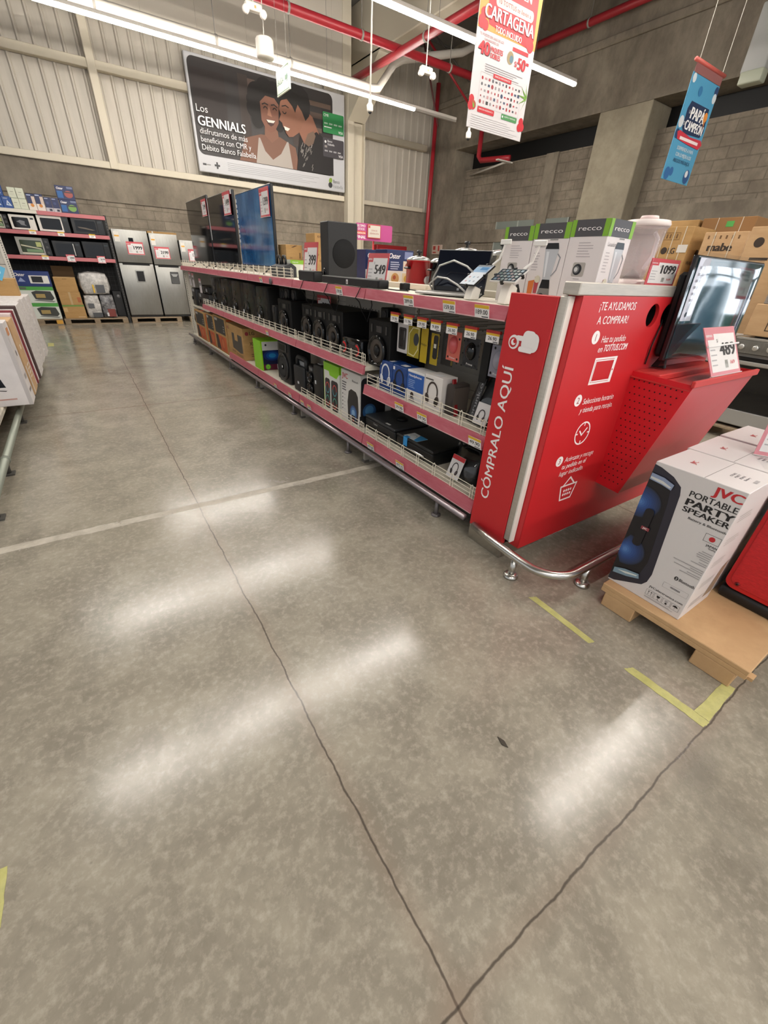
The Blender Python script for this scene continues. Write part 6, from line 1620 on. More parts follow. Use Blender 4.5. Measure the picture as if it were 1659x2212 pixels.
for (xa, lb, fn, hh) in ((-0.42, 'navy and cream box with an orange picture on the rack, left one', a_shave, 0.28), (-0.275, 'navy and cream box with an orange picture on the rack, right one', a_shave, 0.29), (-0.128, 'navy and grey box on the rack top, left of its twin', a_dark, 0.25), (0.002, 'navy and grey box on the rack top, beside the pan boxes', a_dark, 0.25)):
    small_box(lb, xa, xa + 0.122 + (0.015 if xa < -0.2 else 0), 2.22, hh, DN, fn, grp='navy boxes on top of the rack')
def a_pan(col):
    def f_(F, w, h):
        F.text('Oster', w * 0.08, h * 0.72, h * 0.17, WT, 2, 'l', 0.03, w * 0.36, 0.2); F.disc(w * 0.68, h * 0.4, w * 0.24, C(col, 0.4), 2, 20, h * 0.26); F.rect(w * 0.42, h * 0.5, w * 0.94, h * 0.58, C('3a3a40'), 3); F.rect(w * 0.05, h * 0.1, w * 0.36, h * 0.6, C('2c5f9a'), 1); F.rect(w * 0.65, h * 0.8, w * 0.97, h * 0.95, C('6d7695'), 1)
    return f_
small_box('navy pan box with a green pot picture on the rack top, under the red one', 0.14, 0.45, 2.22, 0.24, DN, a_pan('6f9a4a'), 0.3)
small_box('navy pan box with a red pot picture, topping the rack at the right', 0.13, 0.45, 2.461, 0.24, DN, a_pan('9a4a44'), 0.3)

# pallets and floor stock below
def wood_pallet(label, x0, x1, y0, d=0.9, blocks=3, h=0.125):
    w = x1 - x0
    t = thing('wooden_pallet', label, 'pallet', (x0, y0, 0))
    for k in range(6):
        mb = MB(); mb.box((0, k * d / 6 + 0.004, h - 0.022), (w, (k + 1) * d / 6 - 0.02, h), PINE, 0.002); mb.build('deck_board', t)
    for k in range(blocks):
        q = (w - 0.12) * k / (blocks - 1)
        mb = MB(); mb.box((q, 0, 0.02), (q + 0.12, 0.12, h - 0.022), PINE, 0.004); mb.box((q, d - 0.14, 0.02), (q + 0.12, d - 0.02, h - 0.022), PINE, 0.004); mb.build('block', t)
    mb = MB(); mb.box((0, 0.0, 0), (w, 0.1, 0.02), PINE, 0.002); mb.box((0, d - 0.13, 0), (w, d - 0.03, 0.02), PINE, 0.002); mb.build('bottom_board', t)
    return t
t = wood_pallet('short wooden pallet with an orange block under the green and white boxes', -1.3, -0.47, YR - 0.03, 0.6)
mb = MB(); mb.box((0.7, -0.004, 0.022), (0.82, 0.001, 0.1), C('cf9a3a', 0.7)); mb.build('orange_paint', t)
wood_pallet('long wooden pallet under the brown cartons and wrapped bundles', -0.44, 0.88, YR - 0.03, 0.6)
wood_pallet('wooden pallet under the two big refrigerators', 0.97, 2.15, YR + 0.02, 0.9)
def a_micro(F, w, h):
    F.text('Oster', w * 0.05, h * 0.66, h * 0.2, WT, 2, 'l', 0.03, w * 0.28, 0.2); F.rrect(w * 0.42, h * 0.2, w * 0.95, h * 0.72, 0.01, C('dcdad6'), 2); F.rect(w * 0.48, h * 0.27, w * 0.78, h * 0.66, C('1d2028'), 3); F.rect(0, 0, w, h * 0.16, C('1b2f66'), 1); F.poly([(w * 0.1, h * 0.3), (w * 0.3, h * 0.3), (w * 0.2, h * 0.58)], C('8d9ac0'), 2)
small_box('navy carton picturing a white microwave, on top of the green and white boxes', -1.12, -0.46, 0.79, 0.3, C('23366f', 0.4), a_micro, 0.4)
def a_oven(F, w, h):
    F.rect(0, h * 0.78, w, h, C('4a9a44', 0.5), 1); F.rect(w * 0.02, h * 0.82, w * 0.26, h * 0.96, C('55604f'), 2); F.poly([(w * 0.36, h * 0.66), (w * 0.5, h * 0.76), (w * 0.9, h * 0.72), (w * 0.96, h * 0.3), (w * 0.88, h * 0.16), (w * 0.42, h * 0.24)], C('3a3c3a', 0.4), 2); F.rect(w * 0.46, h * 0.32, w * 0.72, h * 0.56, C('a08a55'), 3); F.poly([(w * 0.36, h * 0.16), (w * 0.9, h * 0.05), (w * 0.97, h * 0.12), (w * 0.5, h * 0.22)], C('7a7c7a'), 2)
small_box('green and white oven carton, lower of the two', -1.13, -0.47, 0.126, 0.33, C('cfd3cc', 0.45), a_oven, 0.42, 'green and white oven cartons')
small_box('green and white oven carton, upper of the two', -1.13, -0.47, 0.457, 0.33, C('cfd3cc', 0.45), a_oven, 0.42, 'green and white oven cartons')
def a_tape(F, w, h):
    F.rect(w * 0.45, 0, w * 0.55, h, C('b49a72'), 1); F.rect(w * 0.8, h * 0.2, w * 0.96, h * 0.6, C('a8623c'), 1)
small_box('brown carton at the bottom of the back stack, with a green edge', -0.4, 0.03, 0.126, 0.29, CARD, lambda F, w, h: (F.rect(0, h * 0.88, w, h, C('6c8a42'), 1), F.rect(w * 0.02, h * 0.5, w * 0.2, h * 0.8, C('c0a070'), 1), F.lines(w * 0.6, h * 0.1, w * 0.95, h * 0.2, 1, C('c9b492'), 1)), 0.4)
small_box('brown carton in the middle of the back stack, with an orange patch', -0.4, 0.02, 0.417, 0.27, CARD, a_tape, 0.4)
small_box('brown carton on top of the back stack, with an open flap', -0.41, 0.01, 0.688, 0.3, CARD, lambda F, w, h: (F.rect(0, h * 0.97, w, h, C('c7a878'), 1), F.rect(w * 0.4, h * 0.86, w * 0.6, h * 0.9, C('7d5d36'), 1)), 0.4)
mb = MB(); mb.box((-0.4, YR + 0.5, 0.13), (0.02, YR + 0.6, 1.2), C('6b5236', 0.8)); tag(mb.build('carton_sheet'), 'dark brown cardboard sheet standing behind the brown carton stack', 'cardboard')
CLING = noisy('wrapped_white', 'a9a6a2', 'd6d3cf', scale=9, r0=0.12, r1=0.3, detail=4, c2='6f6d6c', scale2=16, fac2=0.7)
CLINGD = noisy('wrapped_dark', '3a3a3c', '77767a', scale=10, r0=0.12, r1=0.3, detail=4, c2='c9c7c5', scale2=13, fac2=0.5)
def lump(name, label, cat, loc, size, m, k, extra=None):
    t = thing(name, label, cat, loc)
    rr = random.Random(k); ph = [rr.random() * 6 for _ in range(6)]
    b = bmesh.new(); bmesh.ops.create_cube(b, size=1.0); bmesh.ops.subdivide_edges(b, edges=list(b.edges), cuts=7, use_grid_fill=True)
    for v in b.verts:
        c = v.co.copy()
        sp = c.normalized() * 0.56
        c = c.lerp(sp, 0.38)
        wv = 0.02 * math.sin(c.x * 13 + ph[0] + c.z * 5) + 0.018 * math.sin(c.z * 15 + ph[1] - c.x * 6) + 0.012 * math.sin((c.x + c.z) * 27 + ph[2])
        c *= 1 + wv
        v.co = Vector((c.x * size[0] * 1.1, (c.y + 0.5) * size[1], max(0.0, (c.z * 1.08 + 0.5)) * size[2]))
    mb = MB(); mb.bm(b, m, True); mb.build('wrapped_bundle', t)
    if extra:
        extra(t)
    return t
def ex1(t):
    mb = MB(); mb.T = Matrix.Rotation(-0.35, 4, 'X'); mb.box((-0.15, -0.0, 0.15), (0.17, 0.004, 0.36), C('ddd5d2', 0.3)); F = Face(mb, (-0.15, 0, 0.15), (1, 0, 0), (0, 0, 1), 0.001); F.text('259', 0.17, 0.09, 0.07, C('6b686c'), 1, 'c', 0.02, 0.14); F.rect(0.24, 0.18, 0.3, 0.2, C('c04048'), 1); mb.build('price_sheet', t)
    mb = MB(); mb.box((-0.06, -0.02, 0.03), (-0.03, 0.0, 0.2), C('d8b23a')); mb.box((0.0, -0.015, 0.03), (0.18, 0.0, 0.2), C('55565a', 0.3)); mb.build('printed_panel', t)
lump('wrapped_bundle', 'dark wrapped bundle at the lower right of the rack, showing red tins', 'bundle', (0.535, YR + 0.06, 0.126), (0.28, 0.36, 0.5), CLINGD, 5, lambda t: [(lambda mb: (mb.box((-0.04, -0.02, 0.03), (0.12, 0.02, 0.2), C('7a3a34', 0.3)), mb.box((-0.07, -0.022, 0.04), (-0.03, 0.0, 0.12), C('c9c9cc')), mb.build('red_tin_print', t)))(MB())])
lump('wrapped_bundle', 'white wrapped bundle at the bottom, beside the brown carton stack', 'bundle', (0.22, YR + 0.06, 0.126), (0.29, 0.36, 0.49), CLING, 3, lambda t: [(lambda mb: (mb.box((-0.1, -0.02, 0.22), (0.02, 0.02, 0.32), C('55565a', 0.4)), mb.box((-0.05, -0.02, 0.02), (0.15, 0.02, 0.12), C('4a4b4e', 0.4)), mb.build('grey_print', t)))(MB())])
lump('wrapped_bundle', 'big bright wrapped bundle with a 259 sheet, on top of the two others', 'bundle', (0.37, YR + 0.06, 0.645), (0.54, 0.36, 0.44), CLING, 4, ex1)
t = thing('boxed_appliance', 'black appliance carton behind the dark wrapped bundle', 'box', (0.80, YR + 0.2, 0.126)); mb = MB(); mb.box((-0.1, 0.16, 0), (0.1, 0.38, 0.58), C('1c1c1e', 0.4), 0.01); mb.build('carton', t); mb = MB(); mb.lathe([(0.04, 0.16), (0.04, 0.15)], C('8a8a8c', 0.3), (0.02, 0, 0.46), 16, 'y'); mb.build('printed_dial', t)

# refrigerators
def fridge(label, x0, x1, z, h, price, dispenser, carton=False):
    w = x1 - x0
    t = thing('refrigerator', label, 'refrigerator', ((x0 + x1) / 2, YR + 0.12, z), 0, 'steel refrigerators at the back wall')
    hs = h * 0.645
    mb = MB(); mb.box((-w / 2 + 0.01, 0.06, 0), (w / 2 - 0.01, 0.7, h - 0.01), C('3a3a3b', 0.5), 0.006); mb.build('cabinet', t)
    mb = MB(); mb.box((-w / 2, 0, 0.05), (w / 2, 0.065, hs - 0.02), INOX, 0.008, 2); mb.box((-w / 2 + 0.08, -0.002, hs - 0.055), (w / 2 - 0.08, 0.01, hs - 0.02), BLK); mb.build('lower_door', t)
    mb = MB(); mb.box((-w / 2, 0, hs - 0.005), (w / 2, 0.065, h), INOX, 0.008, 2); mb.build('freezer_door', t)
    mb = MB()
    if dispenser == 0:
        mb.box((-0.06, -0.012, hs - 0.42), (0.14, 0.0, hs - 0.16), C('b5b5b2', 0.3, 0.6), 0.006); mb.box((-0.04, -0.014, hs - 0.4), (0.12, -0.011, hs - 0.18), BLKS, 0.004)
    else:
        mb.box((0.0, -0.01, hs - 0.42), (0.2, 0.0, hs - 0.15), C('4b4c4c', 0.4), 0.01); mb.prism([(0.02, hs - 0.2), (0.18, hs - 0.2), (0.14, hs - 0.26), (0.06, hs - 0.26)], 'y', -0.03, -0.01, C('a5a6a4', 0.3, 0.5))
    mb.build('water_dispenser', t)
    mb = MB(); mb.box((-w * 0.45, -0.003, h - 0.25), (-w * 0.3, 0.0, h - 0.05), C('d9d6d0')); mb.box((-w * 0.44, -0.0035, h - 0.15), (-w * 0.31, -0.003, h - 0.12), C('d8a03a')); mb.build('energy_label', t)
    if dispenser == 0:
        mb = MB(); mb.box((-0.05, -0.004, h - 0.28), (0.05, 0.0, h - 0.16), BLKG); mb.build('control_panel', t)
    if carton:
        mb = MB(); mb.box((-w / 2 + 0.0, 0.1, h - 0.005), (w / 2 + 0.02, 0.66, h + 0.04), C('a88350', 0.8)); mb.box((-w / 2 + 0.1, 0.098, h - 0.005), (-w / 2 + 0.13, 0.1, h + 0.04), C('d9d5cc')); mb.build('packing_board', t)
    return t
fridge('big steel refrigerator next to the rack, price sign reading 1999', 0.985, 1.735, 0.126, 1.88, '1999', 0)
price_sign('red-edged price sign reading 1999 on the left refrigerator door', '1999', (1.42, YR + 0.112, 1.51), 0.36, 0.26)
fridge('steel refrigerator with a cardboard top, price sign reading 2199', 1.765, 2.4, 0.126, 1.85, '2199', 1, True)
price_sign('red-edged price sign reading 2199 on the right refrigerator door', '2199', (2.0, YR + 0.112, 1.45), 0.34, 0.25)
t = wood_pallet('wooden pallet under the third refrigerator, mostly behind the shelf end', 2.36, 3.1, YR + 0.02, 0.9)
fridge('third steel refrigerator, mostly hidden behind the televisions', 2.43, 3.06, 0.126, 1.75, '1799', 1)
price_sign('price sign on the third refrigerator, left of the black televisions', '1799', (2.74, YR + 0.112, 1.42), 0.26, 0.27)

# ------------------------------------------------------------------ left-hand shelving and cartons
t = thing('low_shelf', 'low white display shelf carrying a row of flat cartons on the left', 'shelf unit', (-1.3, 6.4, 0))
def lf(): return W((-1.3, 6.4, 0))
mb = lf(); mb.box((-1.75, 3.3, 0.2), (-0.84, 9.3, 0.245), CRE, 0.004); mb.build('deck', t)
for yy in (3.9, 5.2, 6.6, 8.0, 9.2):
    mb = lf(); mb.prism([(-0.86, 0.2), (-1.3, 0.2), (-1.3, 0.0), (-1.18, 0.0)], 'y', yy, yy + 0.04, C('c9c4ba', 0.5)); mb.build('bracket', t)
mb = lf(); mb.box((-1.7, 3.3, 0.0), (-1.5, 9.3, 0.2), C('5a5753', 0.7)); mb.build('plinth', t)
t = thing('bumper_rail', 'greenish grey floor rail along the left-hand shelf', 'rail', (-0.77, 5.5, 0))
mb = W((-0.77, 5.5, 0)); mb.tube([(-0.77, 2.9, 0.14), (-0.77, 9.0, 0.14)], 0.026, C('8f9489', 0.4, 0.3), 12); mb.lathe([(0.031, 3.86), (0.031, 3.9)], C('747a70', 0.4), (-0.77, 0, 0.14), 12, 'y'); mb.build('tube', t)
for yy in (3.2, 3.95, 5.3, 6.7, 8.1):
    mb = W((-0.77, 5.5, 0)); mb.tube([(-0.80, yy, 0), (-0.785, yy, 0.13)], 0.018, C('4a4844', 0.6), 8); mb.box((-0.85, yy - 0.04, 0), (-0.76, yy + 0.04, 0.012), C('4a4844', 0.6)); mb.build('foot', t)
CW = noisy('worn_white_carton', 'c9c4c4', 'dbd6d6', scale=3, r0=0.5, r1=0.6)
CWD = noisy('printed_white_carton', 'cbc6c4', 'dedad8', scale=26, r0=0.4, r1=0.6, detail=2, c2='8d8684', scale2=30, fac2=0.6)
def flat_carton(label, y0, y1, h, m, xr=-0.615, art=None, bev=0.004, xl=-1.68, lean=0.0):
    w = xr - xl
    t = thing('flat_carton', label, 'box', ((xl + xr) / 2, y0, 0.246), 0, 'flat television cartons standing on the low shelf')
    mb = MB(); mb.box((-w / 2, 0, 0), (w / 2, y1 - y0 - 0.004, h), m, bev)
    if art:
        art(front(mb, w, h, lift=0.001), rside(mb, w, y1 - y0, lift=0.001), w, h, y1 - y0)
    mb.build('carton', t)
    return t
def a_w1(F, S, w, h, d):
    F.poly([(w * 0.1, h * 0.28), (w * 0.86, h * 0.24), (w * 0.80, h * 0.66), (w * 0.1, h * 0.7)], C('15161c', 0.25), 1); F.poly([(w * 0.1, h * 0.4), (w * 0.8, h * 0.36), (w * 0.78, h * 0.55), (w * 0.1, h * 0.6)], C('232c3d', 0.25), 2); F.poly([(w * 0.5, h * 0.27), (w * 0.52, h * 0.27), (w * 0.86, h * 0.2), (w * 0.85, h * 0.19)], C('2a2523'), 2); F.lines(w * 0.6, h * 0.08, w * 0.96, h * 0.14, 1, C('b98f86'), 1, 0.3)
    F.rect(w * 0.97, 0, w, h, C('b5b0b0'), 1)
    S.rect(d * 0.2, h * 0.84, d * 0.7, h * 0.93, C('c98a5c'), 1); S.disc(d * 0.5, h * 0.62, 0.025, C('3a3436'), 1); S.rect(d * 0.3, h * 0.3, d * 0.75, h * 0.36, C('9a9494'), 1); S.rect(d * 0.25, h * 0.14, d * 0.8, h * 0.18, C('77706f'), 1)
flat_carton('nearest white television carton standing upright on the left shelf', 5.0, 5.27, 0.70, CW, art=a_w1)
flat_carton('dark-edged thin carton right behind the nearest white one', 5.275, 5.36, 0.69, C('3a2f2b', 0.7), -0.63)
def a_br(F, S, w, h, d):
    S.rect(d * 0.05, h * 0.02, d * 0.2, h * 0.4, C('c9c3ba'), 1); S.lines(d * 0.4, h * 0.2, d * 0.9, h * 0.42, 4, C('cfc4b2'), 1, 0.4); S.rect(d * 0.4, h * 0.6, d * 0.6, h * 0.66, C('d9cdb8'), 1)
flat_carton('brown cardboard carton between white ones in the left row', 5.365, 5.74, 0.675, CARD2, art=a_br)
flat_carton('thin white carton with red lines behind the brown one', 5.745, 5.86, 0.70, C('cdbfc0', 0.5), -0.62, lambda F, S, w, h, d: (S.rect(d * 0.1, h * 0.1, d * 0.3, h, C('a8484f'), 1), S.rect(d * 0.7, 0, d * 0.8, h, C('8f8a8a'), 1)))
flat_carton('thin dark red carton in the left row', 5.865, 5.95, 0.715, C('7a2630', 0.5), -0.61)
flat_carton('thin white carton in front of the dark brown one, left row', 5.955, 6.1, 0.71, CW, -0.615)
flat_carton('thin dark brown carton, left row, beside the printed white bundle', 6.105, 6.22, 0.735, C('3f2a28', 0.6), -0.6)
flat_carton('white printed carton, first of the far bundle in the left row', 6.225, 6.62, 0.735, CWD, -0.595)
flat_carton('white printed carton, second of the far bundle in the left row', 6.63, 7.05, 0.74, CWD, -0.61)
flat_carton('white printed carton, third of the far bundle in the left row', 7.06, 7.5, 0.735, CWD, -0.60)
flat_carton('white printed carton at the far end of the left row', 7.51, 7.95, 0.73, CWD, -0.58)
mb = MB(); mb.box((-0.1, 0, 0), (0.1, 0.2, 0.2), CARD, 0.003); tag(mb.build('small_carton', None, (-0.745, 7.6, 0.97)), 'small brown carton on top of the far white cartons on the left', 'box')
t = thing('tilted_card', 'light blue card leaning on the small brown carton at the left edge', 'sign', (-0.82, 7.58, 1.172)); mb = MB(); mb.T = Matrix.Rotation(0.5, 4, 'Y'); mb.box((-0.06, -0.004, 0.0), (0.06, 0.0, 0.16), C('5aa9cc', 0.4)); Face(mb, (-0.06, -0.004, 0), (1, 0, 0), (0, 0, 1)).disc(0.06, 0.08, 0.03, C('cfe4ee'), 1); mb.build('printed_card', t)
t = thing('partition_panel', 'pale grey panel with a perforated upright edge at the far end of the left shelf', 'partition', (-1.55, 10.5, 0))
mb = MB()
for k in range(4):
    mb.box((-0.7, 0, 0.02 + k * 0.62), (0.66, 0.03, 0.634 + k * 0.62), C('b5b0a8', 0.55), 0.003)
mb.build('board', t)
mb = MB(); mb.box((0.62, -0.02, 0), (0.68, 0.05, 2.5), C('c5c0b7', 0.5))
for j in range(70):
    mb.box((0.655, -0.022, 0.1 + j * 0.034), (0.668, -0.02, 0.12 + j * 0.034), C('4a4844'))
mb.build('upright', t)
t = thing('wrapped_box', 'dark blue box in clear wrap at the left edge of the photo', 'box', (-1.14, 4.35, 0.246)); mb = MB(); mb.box((-0.3, 0, 0), (0.3, 0.35, 0.2), C('1d3f66', 0.3), 0.004); F = rside(mb, 0.6, 0.35); F.stroke([(0.06, 0.03), (0.2, 0.03), (0.2, 0.08), (0.06, 0.08)], 0.006, WT, 1, True); mb.build('carton', t)
mb = MB(); mb.box((-0.31, -0.01, 0.0), (0.33, 0.37, 0.235), FILM, 0.01); mb.build('clear_wrap', t)

# ------------------------------------------------------------------ pallet of party speakers
t = thing('display_pallet', 'low hardboard-topped pallet in front of the red kiosk', 'pallet', (1.93, 0.06, 0))
mb = MB(); mb.box((0, 0, 0.106), (1.35, 0.655, 0.13), PLY, 0.003); mb.build('top_board', t)
mb = MB()
mb.box((0.0, 0.0, 0.082), (1.35, 0.655, 0.106), PLY, 0.002); mb.build('lower_board', t)
for bx in (0.0, 0.6, 1.2):
    for by in (0.03, 0.47):
        mb = MB(); mb.box((bx, by, 0), (bx + 0.15, by + 0.16, 0.082), PLY, 0.004); mb.build('block', t)
mb = MB(); mb.T = Matrix.Rotation(0, 4, 'X'); mb.box((0.01, -0.02, 0.085), (0.05, 0.01, 0.1), PLY); mb.build('splinter', t)
PBW = C('d3cfcf', 0.45)
def jvc(label, x0, x1, dy=0.0, rz=0.0, full=True):
    """party speaker carton: its front faces the aisle"""
    w, h, d = 0.355, 0.68, x1 - x0
    t = thing('party_speaker_box', label, 'box', (x0, 0.548 + dy, 0.1305), LEFT + rz, 'white party speaker cartons on the pallet')
    mb = MB(); mb.box((-w / 2, 0, 0), (w / 2, d, h), PBW, 0.002)
    F = front(mb, w, h, lift=0.0008)
    if full:
        K = C('1b181d', 0.35); K2 = C('2c2a36', 0.35)
        F.poly([(0.0, 0.665), (0.03, 0.66), (0.09, 0.638), (0.132, 0.606), (0.142, 0.57), (0.178, 0.15), (0.172, 0.1), (0.155, 0.072), (0.12, 0.055), (0.03, 0.012), (0.0, 0.008)], K2, 1)
        F.poly([(0.0, 0.63), (0.06, 0.618), (0.1, 0.575), (0.112, 0.5), (0.14, 0.2), (0.128, 0.12), (0.08, 0.09), (0.0, 0.05)], K, 2)
        for (cy, ry) in ((0.475, 0.078), (0.21, 0.082)):
            cx = 0.0 if cy > 0.4 else 0.022
            for rr_, cc in ((0.097, '15161f'), (0.093, '23293c'), (0.088, '283453'), (0.080, '2a395e'), (0.071, '2a3d69'), (0.062, '2b4274'), (0.053, '2d487f'), (0.043, '31508a'), (0.033, '385b98'), (0.023, '4369a6'), (0.013, '527ab5')):
                n_ = 28
                pts = []
                for i in range(n_):
                    a_ = -math.pi / 2 + math.pi * i / (n_ - 1)
                    pts.append((max(0.0, cx + rr_ * math.cos(a_)), cy + rr_ * ry / 0.09 * math.sin(a_)))
                if cx > 0:
                    pts += [(max(0.0, cx - rr_ * 0.6), cy + rr_ * 0.5), (max(0.0, cx - rr_ * 0.6), cy - rr_ * 0.5)]
                F.poly(pts, C(cc, 0.3), 3 + int((0.1 - rr_) * 60))
        F.rrect(0.04, 0.255, 0.08, 0.462, 0.018, K, 9); F.rect(0.052, 0.35, 0.089, 0.367, C('8a3a42', 0.4), 10); F.text('JVC', 0.07, 0.354, 0.009, WT, 11, 'c', 0.03, 0.02)
        F.poly([(0.004, 0.626), (0.06, 0.622), (0.107, 0.606), (0.103, 0.578), (0.06, 0.588), (0.004, 0.594)], C('8b9ab8', 0.25), 9); F.poly([(0.006, 0.61), (0.06, 0.606), (0.1, 0.592), (0.095, 0.585), (0.06, 0.593), (0.006, 0.6)], C('cdd0cf', 0.25), 10)
        F.poly([(0.012, 0.088), (0.06, 0.108), (0.127, 0.12), (0.136, 0.096), (0.08, 0.074), (0.012, 0.058)], C('7d96a8', 0.25), 9); F.poly([(0.03, 0.085), (0.08, 0.1), (0.125, 0.11), (0.12, 0.102), (0.07, 0.086)], C('cfd6d4', 0.25), 10)
        RJ = C('bd2a30', 0.45); KT = C('1c1a1c', 0.5)
        F.text('JVC', 0.246, 0.626, 0.038, RJ, 1, 'l', 0.04, 0.104)
        F.text('PORTABLE', 0.173, 0.583, 0.027, KT, 1, 'l', 0.015, 0.178); F.text('PARTY', 0.174, 0.543, 0.031, KT, 1, 'l', 0.045, 0.178); F.text('SPEAKER', 0.173, 0.512, 0.024, KT, 1, 'l', 0.03, 0.178)
        F.text('Battery & Bluetooth', 0.207, 0.486, 0.0105, KT, 1, 'l', 0.012, 0.146)
        F.stroke([(0.292, 0.424), (0.351, 0.424), (0.351, 0.460), (0.292, 0.460)], 0.0012, KT, 1, True); F.disc(0.321, 0.442, 0.0115, RJ, 1)
        F.text('JAPAN', 0.352, 0.405, 0.0105, KT, 1, 'r', 0.015, 0.042); F.text('Quality', 0.352, 0.395, 0.008, KT, 1, 'r', 0.005, 0.028)
        for i, (a0, z_) in enumerate(((0.31, 0.372), (0.30, 0.362), (0.296, 0.352), (0.30, 0.342), (0.315, 0.332), (0.318, 0.318), (0.29, 0.308), (0.225, 0.285), (0.3, 0.275), (0.235, 0.265), (0.296, 0.251), (0.268, 0.241))):
            F.rect(a0, z_, 0.35, z_ + 0.004, C('a39fa0', 0.5), 1)
        F.disc(0.273, 0.195, 0.0085, KT, 1, 16, 0.011); F.stroke([(0.27, 0.190), (0.277, 0.199), (0.273, 0.202), (0.273, 0.188), (0.277, 0.191), (0.27, 0.2)], 0.0011, PBW, 2)
        F.text('Bluetooth', 0.286, 0.188, 0.0155, KT, 1, 'l', 0.015, 0.064)
        F.stroke([(0.236, 0.122), (0.344, 0.124), (0.344, 0.152), (0.236, 0.15)], 0.0008, C('8f8b8c'), 1, True)
        for i in range(22):
            F.rect(0.268 + i * 0.002, 0.134, 0.268 + i * 0.002 + (0.0012 if i % 3 else 0.0006), 0.143, C('55525a'), 1)
        F.text('JVCelectronics.com', 0.189, 0.082, 0.0115, KT, 1, 'l', 0.012, 0.153)
        for i in range(4):
            a0 = 0.186 + i * 0.0395; F.stroke([(a0, 0.036), (a0 + 0.035, 0.036), (a0 + 0.035, 0.068), (a0, 0.068)], 0.0009, KT, 1, True)
        for i in (0.198, 0.211):
            F.stroke([(i, 0.041), (i, 0.06)], 0.0012, KT, 1); F.poly([(i - 0.004, 0.058), (i + 0.004, 0.058), (i, 0.064)], KT, 2)
        F.poly([(0.236, 0.062), (0.252, 0.062), (0.25, 0.052), (0.244, 0.049), (0.238, 0.052)], KT, 1); F.rect(0.2435, 0.042, 0.2445, 0.05, KT, 1); F.rect(0.239, 0.041, 0.249, 0.0425, KT, 1)
        F.disc(0.2825, 0.045, 0.005, KT, 1, 10); F.lines(0.275, 0.052, 0.29, 0.064, 3, C('77747a'), 1); F.poly([(0.31, 0.053), (0.314, 0.06), (0.322, 0.064), (0.33, 0.06), (0.335, 0.053)], KT, 1); F.stroke([(0.322, 0.053), (0.322, 0.043), (0.319, 0.041)], 0.001, KT, 1)
        F.lines(0.186, 0.022, 0.345, 0.031, 2, C('8f8b8c'), 1, 0.35)
        S = rside(mb, w, d, lift=0.0008)
        for i in range(5):
            S.lines(0.05, 0.05 + i * 0.12, 0.2, 0.09 + i * 0.12, 3, C('bab4b1'), 1, 0.4)
        S.poly([(0.2, 0.05), (0.3, 0.05), (0.3, 0.25), (0.25, 0.22)], C('8f7d6a'), 1)
    Tt = topf(mb, w, h, 0.0008)
    Tt.rect(w * 0.545, 0, w * 0.552, d, C('7d7878'), 1)
    Tt.text('JVC', w * 0.3, d * 0.45, 0.022, C('bd3a40', 0.5), 1, 'c', 0.03, 0.045, 0, math.pi / 2)
    for i, s_ in enumerate(('PORTABLE', 'PARTY', 'SPEAKER', 'Battery')):
        Tt.text(s_, w * 0.70 + i * 0.017, d * 0.4, 0.010, C('55525a', 0.5), 1, 'l', 0.01, 0.055, 0, math.pi / 2)
    Tt.rect(w * 0.90, d * 0.42, w * 0.94, d * 0.56, C('a5a2a4'), 1)
    mb.build('carton', t)
    return t
jvc('nearest white party speaker carton, its printed front facing the aisle', 1.985, 2.30)
jvc('second white party speaker carton, directly behind the nearest one', 2.312, 2.67, 0.012, 0.012)
jvc('third white party speaker carton, farthest on the pallet', 2.70, 3.05, 0.02, -0.02)
t = thing('trolley_speaker', 'red party loudspeaker with a black base at the right edge of the photo', 'speaker', (2.36, 0.215, 0.1305), LEFT)
w, h = 0.29, 0.62
mb = MB(); mb.box((-w / 2, 0.05, 0.0), (w / 2, 0.34, h), C('17171a', 0.5), 0.03, 3); mb.box((-w / 2, 0.01, 0.0), (w / 2, 0.08, 0.06), C('141416', 0.4), 0.015, 2); mb.build('cabinet', t)
RDG = noisy('red_grille', 'b3161d', 'c81f26', scale=60, r0=0.4, r1=0.55, detail=2, stretch=(1, 1, 3), bump=0.15)
def rr_pts(x0, z0, x1, z1, r, n=6):
    pts = []
    for cx, cz, t0 in ((x1 - r, z0 + r, -90), (x1 - r, z1 - r, 0), (x0 + r, z1 - r, 90), (x0 + r, z0 + r, 180)):
        for i in range(n + 1):
            a_ = math.radians(t0 + 90.0 * i / n); pts.append((cx + r * math.cos(a_), cz + r * math.sin(a_)))
    return pts
mb = MB(); mb.prism(rr_pts(-w / 2 + 0.002, 0.065, w / 2 - 0.002, h - 0.01, 0.045), 'y', 0.012, 0.06, C('c0181f', 0.35), 0.004); mb.prism(rr_pts(-w / 2 + 0.02, 0.09, w / 2 - 0.02, h - 0.04, 0.04), 'y', 0.006, 0.02, RDG, 0.003); mb.build('red_front', t)
for (sx, sz) in ((-0.09, 0.105), (0.08, 0.092), (-0.1, h - 0.06), (0.09, h - 0.06)):
    mb = MB(); mb.lathe([(0.011, 0.006), (0.011, 0.002), (0.005, 0.001)], C('7a0d12', 0.5), (sx, 0, sz), 12, 'y'); mb.lathe([(0.005, 0.003), (0.005, 0.0)], BLK, (sx, 0, sz), 10, 'y'); mb.build('screw', t)
t = price_sign('clear-based price sign reading 899 on top of the party speaker cartons', '899', (2.57, 0.43, 0.816), 0.24, 0.24, math.radians(-60), 0.12, fr=SRL)
mb = MB(); mb.box((-0.12, -0.2, -0.004), (0.12, 0.0, -0.001), ACRYL); mb.build('clear_base', t)

